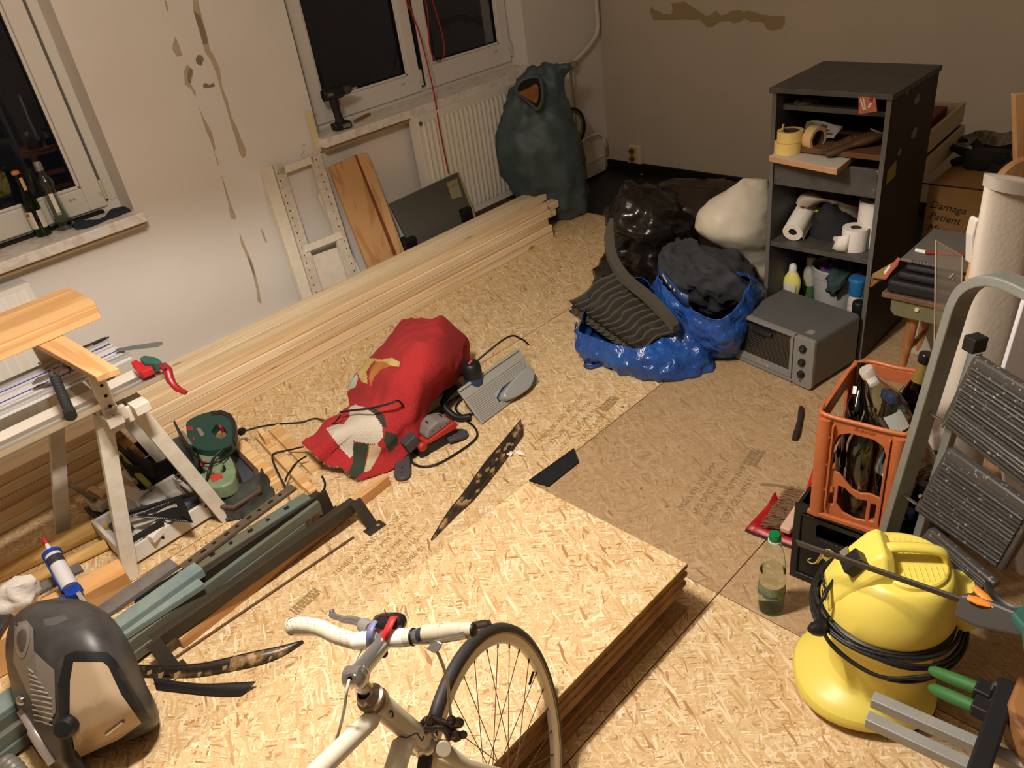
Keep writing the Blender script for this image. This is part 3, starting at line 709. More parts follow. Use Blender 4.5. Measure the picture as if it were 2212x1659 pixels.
for z in (.905,.775,.398,.0):
    mb=MB(); mb.bx(X0+(.05 if z==.905 else .004),X1-.006,Y0+.016,Y1-.016,z,z+.018); obj('shelf',mb,m_ply if z!=.775 else mat('brown_drawer_floor',(112,76,50),rough=.6,var=.3),cab,world=True,bevel=.0015)
mb=MB(); mb.bx(X1-.005,X1,Y0+.016,Y1-.016,0,HC-.018); obj('back_panel',mb,mat('cab_back',(34,30,27),rough=.8),cab,world=True)
dw=MB(); dw.bx(X0+.002,X0+.016,Y0+.018,Y1-.018,.645,.745); dp=obj('drawer_front',dw,m_ply,cab,world=True,bevel=.002)
for px,py in ((1677,382),(1895,370),(1896,375),(1887,410)):
    p=WX(px,py,X0); mb=MB(); mb.lathe([(0,0),(.003,0),(.0025,.0018),(0,.002)],8,T=TR(X0+.002,p.y,p.z)@rotm(0,-90,0)); obj('screw_head',mb,m_metal,dp,world=True)
# sticky note and scuffs on the right side
def sidep(px,py): return WY(px,py,Y0-.001)
mb=MB(); mb.slab([sidep(*p) for p in ((1917,369),(1936,346),(1934,379),(1914,399))],(0,-1,0),.001); obj('sticky_note',mb,mat('yellow_note',(150,136,60),rough=.8),cab,world=True)
for cx_,cy_,a,b2 in ((1981,214,5,12),(1975,287,5,14),(1943,328,4,9),(1960,200,2,5)):
    pl=[sidep(cx_+a*cos(t)*(1+.2*sin(3*t))+ -.35*b2*sin(t),cy_+b2*sin(t)) for t in [2*pi*i/10 for i in range(10)]]
    mb=MB(); mb.slab(pl,(0,-1,0),.0006); obj('scuff_mark',mb,mat('pale_scuff',(126,120,112),rough=.8),cab,world=True)
# laminated board lying in the drawer gap
m_lam=mat('white_laminate',(196,188,172),rough=.5,var=.06); m_lame=mat('board_cut_edge',(196,148,104),rough=.7,var=.2,vscale=40)
bz=.750; B=[G(1661,337,bz+.02),G(1808,366,bz+.02),G(1850,332,bz+.02),G(1706,312,bz+.02)]
mb=MB(); mb.slab([V((p.x,p.y,bz)) for p in B],(0,0,1),.02)
for i,f in enumerate(mb.f):
    if i!=1: mb.m[i]=1
single('laminated_board',mb,[m_lam,m_lame],'white laminated board end jutting out of the dark cabinet under the tape rolls','board',bevel=.0015)
# masking tape rolls
m_tape=mat('masking_tape',(226,196,116),rough=.7,bump=.15,bscale=200); m_tape2=mat('tan_masking_tape',(214,180,126),rough=.7); m_core=mat('card_core',(70,50,40),rough=.8)
def tape(T,label,mt,r=.045,h=.038):
    t=thing('tape_roll',label,'tape',T=T,group='masking tape rolls in the cabinet')
    mb=MB(); mb.lathe([(.031,.0),(r,0),(r,h),(.031,h),(.031,0)],36); obj('tape_winding',mb,mt,t,smooth=35)
    mb=MB(); mb.lathe([(.028,.001),(.031,.001),(.031,h-.001),(.028,h-.001),(.028,.001)],30); obj('core',mb,m_core,t,smooth=35); return t
c=G(1692,352,bz+.02); tx=2.705
p=G(1697,330,bz+.021); p.x+=.0
tape(TR(p.x+.012,p.y-.002,bz+.0205),'thick yellow masking tape roll at the bottom of the stack of two',m_tape,r=.0475,h=.040)
t2=tape(TR(p.x+.016,p.y-.006,bz+.062),'yellow masking tape roll lying on top of the other one',m_tape,r=.045,h=.036)
mb=MB(); mb.bx(-.004,.004,.026,.03,.02,.055); obj('loose_end',mb,m_tape2,t2)
q=G(1750,330,bz+.021)
tape(TR(q.x+.03,q.y+.018,bz+.0215+.043)@rotm(90,0,-14),'tan masking tape roll standing on edge beside the yellow stack',m_tape2,r=.043,h=.036)
# paper, brush, bag and orange card
zf=.794
P4=[G(1743,262,zf+.075),G(1822,269,zf+.055),G(1800,303,zf+.012),G(1735,290,zf+.012)]
pp=thing('leaflet','crumpled printed leaflet lying in the cabinet behind the tape rolls','paper',tuple(V((P4[3].x,P4[3].y,zf))))
gr=[[P4[0].lerp(P4[1],u).lerp(P4[3].lerp(P4[2],u),v)+V((0,0,.006*sin(5*u+3*v))) for u in [i/8 for i in range(9)]] for v in [i/6 for i in range(7)]]
mb=MB(); mb.grid(gr); obj('sheet',mb,mat('print_paper',(150,142,134),rough=.8),pp,world=True,solid=.0006,smooth=60)
def onsheet(u,v): return gr[0][0].lerp(gr[0][8],u).lerp(gr[6][0].lerp(gr[6][8],u),v)+V((-.002,0,.007+.006*sin(5*u+3*v)))
for nm,u0,u1,v0,v1 in (('print_block',.45,.62,.2,.35),('print_block',.5,.75,.42,.5),('print_block',.5,.68,.55,.72),('title_bar',.12,.45,.08,.16),('foot_bar',.45,.9,.76,.9)):
    mb=MB(); mb.grid([[onsheet(u0,v0),onsheet((u0+u1)/2,v0),onsheet(u1,v0)],[onsheet(u0,v1),onsheet((u0+u1)/2,v1),onsheet(u1,v1)]]); obj(nm,mb,mat('print_ink',(70,62,58),rough=.8),pp,world=True)
br=thing('hand_brush','brown wooden hand brush lying across the board in the cabinet','brush',tuple(G(1780,338,bz+.02)))
pa=G(1783,335,bz+.034); pb_=G(1900,290,zf+.035)
mb=MB(); ax=[pa.lerp(pb_,t) for t in (0,.06,.2,.4,.5,.6,.8,1)]; rr_=[.008,.017,.020,.016,.016,.024,.032,.026]
mb.tube(ax,rr_,12,flat=(1,.62)); obj('brush_back',mb,mat('dark_brown_wood',(84,58,36),rough=.6,var=.3,stretch=(1,6,6)),br,world=True,smooth=50)
mb=MB(); rb=random.Random(5)
for i in range(260):
    t=.15+.8*rb.random(); a=pa.lerp(pb_,t)+V((rb.uniform(-.014,.0),rb.uniform(-.01,.03),-.002)); mb.tube([a,a+V((rb.uniform(-.01,.01),.022+rb.uniform(0,.02),-.012+rb.uniform(0,.02)))],.0009,3)
obj('bristles',mb,mat('brush_bristle',(96,72,44),rough=.8),br,world=True,stuff=True)
wr=MB(); wr.tube(catmull([G(1880,278,zf+.06),G(1895,285,zf+.05),G(1905,288,zf+.045),G(1910,284,zf+.05)],5),.004,6); single('metal_bracket',wr,mat('dull_bracket',(104,104,98),rough=.5,metal=.5),'small bent metal bracket behind the brush in the cabinet','bracket',smooth=60)
rings=sil([(1720,214,1724,217,.3),(1717,222,1745,210,.5),(1714,229,1772,213,.6),(1722,234,1774,226,.5),(1745,238,1768,238,.2)],(2.79,1.3,.9),k=.5,seg=20)
mb=MB(); mb.loft(smooth_rings(rings,4)); displace(mb,.010,26); obj_=single('plastic_pouch',mb,mat('smoky_plastic_pouch',(96,88,70),rough=.22,var=.5,vscale=35,col2=(46,40,30)),'crumpled transparent plastic pouch on the top shelf of the cabinet','bag',smooth=40)
cd=thing('orange_card','orange blister card leaning under the cabinet top','card',tuple(WX(1873,244,2.648)))
Q=[WX(1856,204,2.650),WX(1892,206,2.650),WX(1896,240,2.640),WX(1856,246,2.640)]
mb=MB(); mb.slab(Q,(-1,0,0),.006); obj('card',mb,mat('orange_print',(186,112,76),rough=.5,var=.25,vscale=40,col2=(160,80,52)),cd,world=True,bevel=.0015)
def oncard(u,v,o=.0075): return Q[0].lerp(Q[1],u).lerp(Q[3].lerp(Q[2],u),v)+V((-o,0,0))
for (u0,v0,u1,v1,r,c_) in ((.15,.22,.33,.82,.0032,(206,190,180)),(.32,.15,.42,.8,.003,(206,190,180)),(.78,.42,.6,.7,.005,(220,190,120)),(.68,.2,.85,.2,.006,(130,56,40))):
    mb=MB(); mb.tube([oncard(u0,v0),oncard(u1,v1)],r,8); obj('printed_tool',mb,mat('card_%d'%c_[1],c_,rough=.5),cd,world=True,smooth=60)
# --- middle shelf
zs=.416
m_tissue=mat('white_tissue_paper',(224,216,206),rough=.9,bump=.2,bscale=120)
kr=thing('kitchen_roll','white kitchen paper roll lying front to back on the middle shelf','paper roll',(2.74,1.33,zs))
ka=G(1712,502,zs+.038); kb=V((ka.x+.24,ka.y+.035,zs+.043+.06))
k0=frame(ka,kb-ka,(0,0,1)); ln=(kb-ka).length
mb=MB(); mb.lathe([(.016,0),(.038,0),(.0385,ln),(.016,ln),(.016,0)],36,T=k0@rotm(0,90,0)); obj('paper_winding',mb,m_tissue,kr,world=True,smooth=40)
mb=MB(); mb.lathe([(0,.004),(.0165,.004),(.0165,ln-.005),(0,ln-.005)],20,T=k0@rotm(0,90,0)); obj('core',mb,m_hole,kr,world=True,smooth=40)
mb=MB(); P=[[k0@V((x,-.038-.004*i*.6,-.01-.014*i*.5)) for x in (.0,.08,.16,ln)] for i in range(4)]
mb.grid([[k0@V((x,-.030-.010*w_,.022-.05*w_)) for x in (0,.08,.16)] for w_ in (0,.4,.8,1)]); obj('loose_sheet',mb,m_tissue,kr,world=True,solid=.0015)
def troll(x,y,z,label,r=.05,h=.095,flap=None,grp=None):
    t=thing('toilet_roll',label,'paper roll',(x,y,z),group='toilet rolls in the cabinet')
    mb=MB(); mb.lathe([(.02,.0),(r*.985,0),(r,.004),(r,h-.004),(r*.985,h),(.02,h),(.02,0)],40); obj('paper_winding',mb,m_tissue,t,smooth=35)
    mb=MB(); mb.lathe([(.017,.002),(.02,.002),(.02,h-.002),(.017,h-.002),(.017,.002)],20); obj('core',mb,m_core,t,smooth=35)
    if flap:
        mb=MB(); a=math.atan2(-y,-x)
        rows_=[]
        for u in (0,.25,.5,.75,1):
            aa=a-rad(25+50*u); e=V((cos(aa),sin(aa),0)); rr2=r+.0015+.016*u
            rows_.append([e*rr2+V((0,0,h-.012-.02*u)),e*(rr2+.008*u)+V((0,0,h*.5-.02*u)),e*(rr2+.014*u)+V((0,0,.004))])
        mb.grid(rows_); obj('loose_sheet',mb,m_tissue,t,solid=.001,smooth=60)
    return t
p=G(1828,520,zs); troll(2.735,1.108,zs,'single toilet roll with a loose sheet on the middle shelf',r=.0465,h=.083,flap=True)
troll(2.79,1.052+.025,zs,'lower toilet roll of the pair stacked at the right of the middle shelf',r=.045,h=.086)
troll(2.79,1.052+.027,zs+.0865,'upper toilet roll of the pair stacked at the right of the middle shelf',r=.046,h=.086)
mb=MB(); mb.loft(smooth_rings(sil([(1718,440,1745,443,.6),(1730,420,1795,432,.8),(1760,416,1855,438,.8),(1790,440,1858,452,.8),(1790,470,1856,485,.6),(1800,500,1850,505,.4)],(2.93,1.2,.5),k=.6,seg=20),4)); displace(mb,.012,20)
single('white_carrier_bag',mb,mat('white_thin_plastic',(176,160,140),rough=.5),'crumpled white bag at the back of the middle shelf','bag',smooth=50)
gl=MB(); gl.loft(smooth_rings(sil([(1792,432,1800,434,.5),(1775,452,1822,450,.8),(1762,475,1846,470,.9),(1752,500,1850,500,.9),(1750,522,1848,522,.8),(1760,530,1840,532,.6)],(2.88,1.2,zs),k=.5,seg=24),5)); displace(gl,.014,24)
single('black_bundle',gl,mat('matt_black_fabric',(26,26,27),rough=.85,var=.3,vscale=20),'black fabric bundle behind the toilet roll on the middle shelf','cloth',smooth=50)
mb=MB(); a=G(1760,452,.50); mb.box((2.84,a.y-.005,.497),(.03,.022,.012)); single('yellow_clip',mb,mat('bright_yellow_plastic',(206,202,70),rough=.5),'small bright yellow plastic clip beside the kitchen roll','clip',bevel=.003)
mb=MB(); mb.lathe([(0,0),(.03,.0),(.032,.006),(.026,.018),(.0,.022)],20,T=TR(2.79,1.195,zs)); single('milky_dish',mb,mat('milky_lid',(170,168,160),rough=.4),'small milky plastic dish behind the toilet roll','dish',smooth=40)
# --- bottom of the cabinet
m_lem=mat('lemon_plastic',(226,216,120),rough=.35); m_yl=mat('bottle_print',(206,204,196),rough=.5)
zb=.018
def loft_bottle(secs,seg=24,T=None):
    mb=MB(); rg=[]
    for (z,a,b_) in secs: rg.append([V((a*cos(2*pi*i/seg),b_*sin(2*pi*i/seg),z)) for i in range(seg)])
    mb.loft(smooth_rings(rg,3)); 
    if T: mb.xf(T)
    return mb
yb=thing('cleaner_bottle','yellow cleaner bottle with a waisted body at the foot of the cabinet','bottle',T=TR(2.80,1.372,zb)@rotm(0,0,95))
obj('bottle_body',loft_bottle([(0,.034,.024),(.01,.036,.026),(.05,.035,.026),(.09,.028,.022),(.12,.030,.024),(.16,.036,.026),(.185,.034,.024),(.21,.022,.018),(.222,.014,.013),(.225,.013,.012)]),m_lem,yb,smooth=60)
mb=MB(); mb.lathe([(0,0),(.016,0),(.015,.03),(.009,.038),(0,.038)],18,T=TR(0,0,.214)); obj('cap',mb,mat('white_cap',(226,222,212),rough=.4),yb,smooth=50)
lb=MB(); lb.grid([[V((x,.0262 if abs(x)<.02 else .0215,z)) for x in (-.026,-.018,0,.018,.026)] for z in (.03,.06)]+[[V((x*.9,.0245 if abs(x)<.02 else .021,z)) for x in (-.026,-.018,0,.018,.026)] for z in (.09,.12)]+[[V((x,.0275 if abs(x)<.02 else .0235,z)) for x in (-.026,-.018,0,.018,.026)] for z in (.15,.17)])
obj('label_front',lb,m_yl,yb)
mb=MB(); mb.tube([(-.012,.0285,.118),(0,.0268,.112),(.014,.0268,.118),(.016,.0275,.128)],.005,6); obj('printed_swoosh',mb,mat('navy_print',(60,66,84),rough=.5),yb)
obj('lettering',text_mesh('Frosch',.014,TR(0,.0285,.07)@rotm(90,0,180)@rotm(0,0,0)),mat('navy_print',(60,66,84)),yb,fix=False)
mb=MB(); wb=thing('white_bottle','slim white bottle with green label behind the yellow cleaner bottle','bottle',(2.90,1.345,zb))
obj('bottle_body',loft_bottle([(0,.028,.028),(.01,.030,.030),(.15,.030,.030),(.19,.024,.024),(.215,.012,.012),(.22,.012,.012)]),mat('dirty_white_plastic',(170,166,150),rough=.4),wb,smooth=60)
mb=MB(); mb.lathe([(0,0),(.018,0),(.018,.028),(.014,.032),(0,.032)],18,T=TR(0,0,.216)); obj('cap',mb,mat('white_cap',(226,222,212)),wb,smooth=50)
obj('label_front',arc_label(.031,.04,.13,120,260),mat('green_label',(70,100,60),rough=.5),wb)
# waste bin with rags
m_bin=mat('light_grey_plastic',(172,170,170),rough=.4)
bn=thing('plastic_bin','light grey plastic bin with rags in it at the foot of the cabinet','bin',(2.90,1.232,zb))
mb=MB(); mb.lathe([(0,0),(.072,0),(.076,.006),(.092,.195),(.098,.197),(.101,.232),(.097,.236),(.091,.232),(.088,.2),(.07,.01),(0,.008)],40,ex=(.88,1)); obj('bucket',mb,m_bin,bn,smooth=35)
pr=MB(); pr.loft(smooth_rings([[V((.045*f_*cos(t)-.01,.030*f_*sin(t)+.035,.195+h_+.01*sin(3*t))) for t in [2*pi*i/24 for i in range(24)]] for f_,h_ in ((1,0),(1.1,.02),(.8,.04),(.2,.05))],4)); displace(pr,.012,45)
pr.xf(TR(2.90,1.232,zb)); single('purple_rag',pr,mat('purple_rag',(120,72,140),rough=.9,var=.3,vscale=40),'purple rag stuffed in the grey bin','cloth',smooth=50)
pr=MB(); pr.loft(smooth_rings([[V((-.055*f_*cos(t)+ox,.045*f_*sin(t)-.03,zz+.008*sin(4*t))) for t in [2*pi*i/24 for i in range(24)]] for f_,zz,ox in ((.2,.165,-.102),(.5,.18,-.105),(.8,.215,-.085),(1,.245,-.03),(.8,.26,0),(.2,.265,.01))],4)); displace(pr,.012,38)
pr.xf(TR(2.90,1.225,zb)); single('petrol_rag',pr,mat('petrol_rag',(48,72,70),rough=.9,var=.35,vscale=30),'dark petrol rag hanging over the rim of the grey bin','cloth',smooth=50)
sp_=thing('spray_can','white spray can with a blue cap at the right foot of the cabinet','spray can',(2.79,1.103,zb))
mb=MB(); mb.lathe([(0,0),(.027,0),(.028,.004),(.028,.165),(.024,.178),(.024,.19),(0,.19)],28); obj('can_body',mb,mat('can_white',(198,190,188),rough=.35),sp_,smooth=40)
mb=MB(); mb.lathe([(.0275,.186),(.029,.19),(.029,.23),(.033,.245),(.033,.252),(.030,.256),(0,.256)],28); obj('cap',mb,mat('blue_cap',(44,112,168),rough=.3),sp_,smooth=40)
for z0 in (.12,.145): obj('label_band',arc_label(.0283,z0,z0+.006,0,359,30),mat('rose_band',(196,168,160),rough=.5),sp_)
dkb=thing('dark_bottle','black-capped dark bottle with yellow label beside the toaster oven','bottle',(2.72,1.060,zb))
mb=MB(); mb.lathe([(0,0),(.024,0),(.026,.004),(.026,.115),(.019,.14),(.019,.15),(0,.15)],24); obj('bottle_body',mb,mat('near_black_glass',(20,18,14),rough=.2),dkb,smooth=40)
mb=MB(); mb.lathe([(0,.148),(.023,.148),(.024,.17),(.024,.192),(.021,.196),(0,.196)],24); obj('cap',mb,m_blk,dkb,smooth=40)
fc=math.degrees(math.atan2(-1.06,-2.72))
obj('label_front',arc_label(.0263,.05,.11,fc-60,fc+20),mat('dark_gold_label',(70,62,34),rough=.5),dkb)
obj('label_spot',arc_label(.0266,.095,.112,fc-90,fc-45),mat('bright_yellow_plastic',(206,202,70)),dkb)
mb=MB(); mb.lathe([(0,0),(.022,0),(.022,.19),(.018,.2),(0,.2)],20,T=TR(2.86,1.05,zb)); single('white_tube',mb,mat('white_cap',(226,222,212)),'white tube just visible behind the dark bottle','tube',smooth=40)
mb=MB(); mb.loft(smooth_rings(sil([(1722,545,1740,548,.5),(1718,556,1742,560,.6),(1722,566,1738,568,.5)],(2.99,1.35,.2),k=.5,seg=16),3)); displace(mb,.008,30); single('dark_red_rag',mb,mat('dark_red_rag',(70,24,22),rough=.9),'dark red rag in the shade behind the yellow bottle','cloth',smooth=50)
# ---- toaster oven
FL=G(1590,775); FR=G(1752,846); u=(FR-FL); W_=.352
T=frame(FL,u,(0,0,1)); 
m_ov=mat('oven_grey_enamel',(94,93,91),rough=.38,var=.08,vscale=8); m_ovf=mat('oven_front_grey',(128,126,122),rough=.42)
ov=thing('toaster_oven','grey mini toaster oven with three knobs standing on the floor in front of the cabinet','oven',T=T)
H0,H1,D_=.010,.212,.262
def rrect(x0,x1,z0,z1,r,n=5):
    o=[]
    for cx_,cz_,a0 in ((x1-r,z0+r,-90),(x1-r,z1-r,0),(x0+r,z1-r,90),(x0+r,z0+r,180)):
        for i in range(n+1):
            a=rad(a0+90*i/n); o.append((cx_+r*cos(a),cz_+r*sin(a)))
    return o
mb=MB(); mb.prism(rrect(0,W_,H0,H1,.016),.008,D_,plane='xz'); obj('casing',mb,m_ov,ov,smooth=40,bevel=.002)
mb=MB(); 
fo=rrect(-.002,W_+.002,H0-.002,H1+.001,.018); fi=[(max(min(x,.268),.012),max(min(z,.195),.028)) for x,z in fo]
# bezel: control panel + frame around the door
for a in ((-.002,.010,H0+.012,H1-.012),(.268,W_+.002,H0+.0,H1-.0)): mb.bx(a[0],a[1],-.006,.010,a[2],a[3])
pbz=MB(); pbz.prism(rrect(.268,W_+.002,H0-.002,H1+.001,.014),-.006,.010,plane='xz'); obj('control_panel',pbz,m_ovf,ov,smooth=40,bevel=.0015)
mb=MB(); mb.prism(rrect(-.002,.267,H1-.014,H1+.001,.005),-.004,.010,plane='xz'); obj('top_rail',mb,m_ovf,ov,smooth=40)
mb=MB(); mb.prism(rrect(-.002,.267,H0-.002,H0+.014,.005),-.004,.010,plane='xz'); obj('bottom_rail',mb,m_ovf,ov,smooth=40)
dr_=MB(); 
for a in ((.0,.012,H0+.016,H1-.016),(.253,.265,H0+.016,H1-.016),(.012,.253,H0+.016,H0+.046)): dr_.bx(a[0],a[1],-.008,.002,a[2],a[3])
od=obj('door',dr_,m_ovf,ov,bevel=.0015)
mb=MB(); mb.bx(.012,.253,-.004,-.0015,H0+.046,H1-.016); obj('door_glass',mb,glassmat('oven_glass',(190,184,172),.03),od)
mb=MB(); 
for i in range(18): mb.bx(.013,.252,-.0055,-.0045,H0+.052+i*.0072,H0+.0525+i*.0072)
obj('glass_print_line',mb,mat('print_grey',(96,90,82),rough=.6),od,stuff=True)
mb=MB(); mb.prism([(-.004,H1-.026),(-.018,H1-.030),(-.022,H1-.040),(-.018,H1-.046),(-.010,H1-.042),(-.006,H1-.046),(-.004,H1-.046)],.085,.175,plane='yz'); obj('handle',mb,m_blk,od,smooth=40,bevel=.001)
obj('lettering',text_mesh('Privileg',.020,TR(.135,-.0095,H0+.031)@rotm(90,0,0),depth=.0006,shear=.3),mat('silver_print2',(176,172,166),rough=.4),od,fix=False)
mb=MB(); mb.bx(.004,W_-.09,.012,D_-.004,H0+.003,H1-.003); 
mb=MB(); mb.bx(.002,.262,.020,.2,H0+.012,H0+.016); obj('crumb_tray',mb,m_metal,ov)
mb=MB(); mb.tube([(.02,.012,H0+.085),(.026,.012,H0+.07),(.25,.012,H0+.07)],.0016,6)
obj('grill_rack_rim',mb,m_metal,ov)
mb=MB(); 
for i in range(12): mb.tube([(.03+i*.02,.012,H0+.07),(.03+i*.02,.19,H0+.07)],.001,5)
obj('grill_rod',mb,m_metal,ov,stuff=True)
for z in (.062,.113,.170):
    k_=MB(); k_.lathe([(0,.014),(.010,.014),(.013,.010),(.0145,0),(0,0)],24,T=TR(.309,-.006,z)@rotm(90,0,0)); kn=obj('knob',k_,m_blk,ov,smooth=40)
    k_=MB(); k_.box((.309,-.021,z),(.004,.006,.024),R=rotm(0,rad(0)+ (60 if z>.1 else 20),0).to_3x3()); obj('grip_bar',k_,m_dgrey,kn,bevel=.001)
k_=MB(); k_.lathe([(0,.003),(.003,.002),(.004,0),(0,0)],12,T=TR(.306,-.006,.030)@rotm(90,0,0)); obj('indicator_lamp',k_,mat('red_lens',(110,40,30),rough=.3),ov)
mb=MB(); mb.bx(.285,.312,.03,.06,H1,H1+.0006); obj('sticker',mb,mat('oven_sticker',(138,132,122),rough=.6),ov)
for x in (.03,W_-.03):
    for y in (.03,D_-.03):
        mb=MB(); mb.lathe(disc(.012,H0),14,T=TR(x,y,0)); obj('foot',mb,m_blk2,ov)
# ================================================================== sacks and bags
def ridge_fn(sc,sharp=1.6,k2=.5):
    def f(p):
        a=abs(mnoise.noise(V(p)*sc)); b=abs(mnoise.noise(V(p)*sc*2.4+V((7,3,1))))
        return (1-2*a)*.6+(1-2*b)*k2*.6-.35
    return f
def fold_fn(sc,ax):
    def f(p):
        q=V((p[0]*ax[0],p[1]*ax[1],p[2]*ax[2])); q=q+V((1,1,0))*.05*mnoise.noise(q*4)
        a=abs(mnoise.noise(q*sc)); return .7*(1-min(1,a*3.2))-.3+.4*mnoise.noise(q*sc*.5)
    return f
def stretched(sc,ax):
    def f(p):
        q=V((p[0]*ax[0],p[1]*ax[1],p[2]*ax[2]))
        return (1-2*abs(mnoise.noise(q*sc)))*.7+.5*mnoise.noise(q*sc*2.7)
    return f
m_gsack=mat('petrol_green_plastic',(78,94,100),rough=.5,var=.25,vscale=7,col2=(58,74,80),bump=.3,bscale=14)
gs=thing('rubbish_sack','big petrol green rubbish sack standing in front of the radiator','sack',(3.45,3.08,0))
rows_=[(1150,452,1262,462,.6),(1112,415,1268,430,.75),(1082,360,1264,390,.8),(1074,310,1258,345,.8),(1080,265,1250,300,.75),(1092,225,1240,262,.7),(1100,195,1232,230,.6),(1118,172,1226,205,.5),(1135,155,1222,185,.4),(1160,146,1222,160,.3),(1175,142,1224,143,.15)]
rg=smooth_rings(sil(rows_,(3.45,3.05,0),k=.75,seg=48),6)
mb=MB(); mb.loft(rg); displace(mb,.030,5,fn=stretched(5,(1.6,1.6,.9)),lo=.002); displace(mb,.022,16,fn=fold_fn(6,(1.8,1.8,.7)),lo=.002); displace(mb,.008,16,fn=fold_fn(15,(1.5,1.5,.9)),lo=.002)
obj('sack_body',mb,m_gsack,gs,world=True,smooth=70)
# folded rim around the opening, filling seen inside
n0=V((CF.x,CF.y,0)).normalized(); ps=V((3.45,3.05,0))-n0*.20
op=[PL(x,y,ps,n0) for x,y in ((1122,178),(1140,168),(1162,166),(1168,175),(1172,200),(1170,222),(1160,236),(1145,222),(1128,206),(1115,196))]
op=catmull(op,4,closed=True)
mb=MB(); cen=sum(op,V())/len(op); mb.tube(op,.010,8,closed=True); obj('rolled_rim',mb,mat('petrol_rim',(66,86,86),rough=.5),gs,world=True,smooth=60)
mb=MB(); mb.loft([[cen.lerp(p,.98) for p in op],[cen.lerp(p,.9)+n0*.004 for p in op]]); obj('mouth',mb,m_hole,gs,world=True)
ins=[PL(x,y,ps-n0*.006,n0) for x,y in ((1120,200),(1140,190),(1160,182),(1163,205),(1158,222),(1145,215),(1130,206))]
mb=MB(); mb.slab(catmull(ins,3,closed=True),n0,-.012); displace(mb,.004,50); obj('wood_waste',mb,mat('orange_wood_waste',(150,98,48),rough=.9,var=.4,vscale=40),gs,world=True)
# hose coil behind
hc=PL(1240,270,(3.78,3.28,0),n0); T=frame(hc,V((-CR.y*0+CR.x,CR.y,0)).normalized(),(0,0,1))
ho=thing('hose_coil','cream and black hose coil hanging on the valve behind the green sack','hose',T=T)
for i,(r,m_,w_) in enumerate(((.115,m_blk,.9),(.105,mat('cream_hose',(176,164,120),rough=.5),.85),(.097,mat('cream_hose',(176,164,120)),.8))):
    mb=MB(); mb.tube([(r*cos(t)*.55,i*.02-.02,r*w_*1.0*sin(t)) for t in [2*pi*j/40 for j in range(40)]],.0085,8,closed=True); obj('hose_turn',mb,m_,ho,smooth=60)
# black bin bags
m_bin_b=mat('black_bin_liner',(34,29,25),rough=.22,var=.3,vscale=9,col2=(20,17,15),bump=.35,bscale=22)
m_bin_c=mat('brown_black_liner',(52,40,30),rough=.35,var=.3,vscale=6,col2=(28,22,18),bump=.25,bscale=16)
rows_=[(1440,402,1460,400,.6),(1425,412,1595,404,.7),(1400,428,1600,428,.9),(1400,470,1600,455,.9),(1420,520,1590,500,.9),(1440,560,1570,540,.7)]
mb=MB(); mb.loft(smooth_rings(sil(rows_,(3.2,1.98,0),k=.55,seg=44),6)); displace(mb,.035,6,fn=ridge_fn(7),lo=.001); displace(mb,.012,18,fn=ridge_fn(17),lo=.001)
single('bin_bag',mb,m_bin_c,'brownish black bin bag lying at the back between the other bags','bin bag',smooth=60)
rows_=[(1355,400,1425,415,.5),(1330,432,1470,425,.8),(1313,468,1490,450,.95),(1320,500,1492,480,1.0),(1322,540,1480,520,1.0),(1300,575,1475,560,.9),(1287,605,1470,600,.8),(1296,632,1450,640,.5)]
mb=MB(); mb.loft(smooth_rings(sil(rows_,(2.87,2.08,0),k=.62,seg=56),8)); displace(mb,.05,6,fn=ridge_fn(6.5),lo=.001); displace(mb,.030,16,fn=fold_fn(10,(1,1,1)),lo=.001)
single('bin_bag',mb,m_bin_b,'shiny crumpled black bin bag at the edge of the bare dark floor','bin bag',smooth=55)
# white filled sack beside the cabinet
m_ws=mat('cream_white_sack',(198,186,166),rough=.5,var=.08,vscale=6,bump=.12,bscale=14)
rows_=[(1606,384,1658,388,.3),(1580,402,1660,400,.5),(1552,426,1661,428,.65),(1518,456,1661,455,.7),(1506,482,1662,486,.75),(1510,502,1662,512,.7),(1560,532,1662,540,.6),(1600,560,1661,565,.6),(1625,592,1660,598,.6),(1638,630,1658,632,.5),(1642,652,1655,655,.3)]
mb=MB(); mb.loft(smooth_rings(sil(rows_,(2.84,1.62,0),k=.5,seg=44),6)); displace(mb,.012,5,fn=ridge_fn(4.5),lo=.0); displace(mb,.007,14,fn=ridge_fn(10),lo=.0)
single('filled_sack',mb,m_ws,'plump cream white sack leaning against the left side of the cabinet','sack',smooth=70)
# ---- blue carrier bags
m_blue,_bt,_bb=nt('blue_woven_plastic')
def _f2():
    t=_bt;b=_bb;L=t.links
    tc=N(t,'ShaderNodeTexCoord')
    n=N(t,'ShaderNodeTexNoise'); n.inputs['Scale'].default_value=11; n.inputs['Detail'].default_value=5; L.new(tc.outputs['Object'],n.inputs[0])
    rp=N(t,'ShaderNodeValToRGB'); e=rp.color_ramp.elements; e[0].position=.3; e[0].color=lin((22,58,122)); e[1].position=.7; e[1].color=lin((40,90,168)); L.new(n.outputs[0],rp.inputs[0]); L.new(rp.outputs[0],b.inputs[0])
    b.inputs['Roughness'].default_value=.27; b.inputs['Specular IOR Level'].default_value=.6
    n2=N(t,'ShaderNodeTexNoise'); n2.inputs['Scale'].default_value=26; n2.inputs['Detail'].default_value=3; L.new(tc.outputs['Object'],n2.inputs[0])
    bu=N(t,'ShaderNodeBump'); bu.inputs['Strength'].default_value=.7; bu.inputs['Distance'].default_value=.02; L.new(n2.outputs[0],bu.inputs['Height']); L.new(bu.outputs[0],b.inputs['Normal'])
_f2()
m_strap=mat('blue_strap',(36,62,120),rough=.5); m_strapy=mat('yellow_strap_print',(196,188,110),rough=.6)
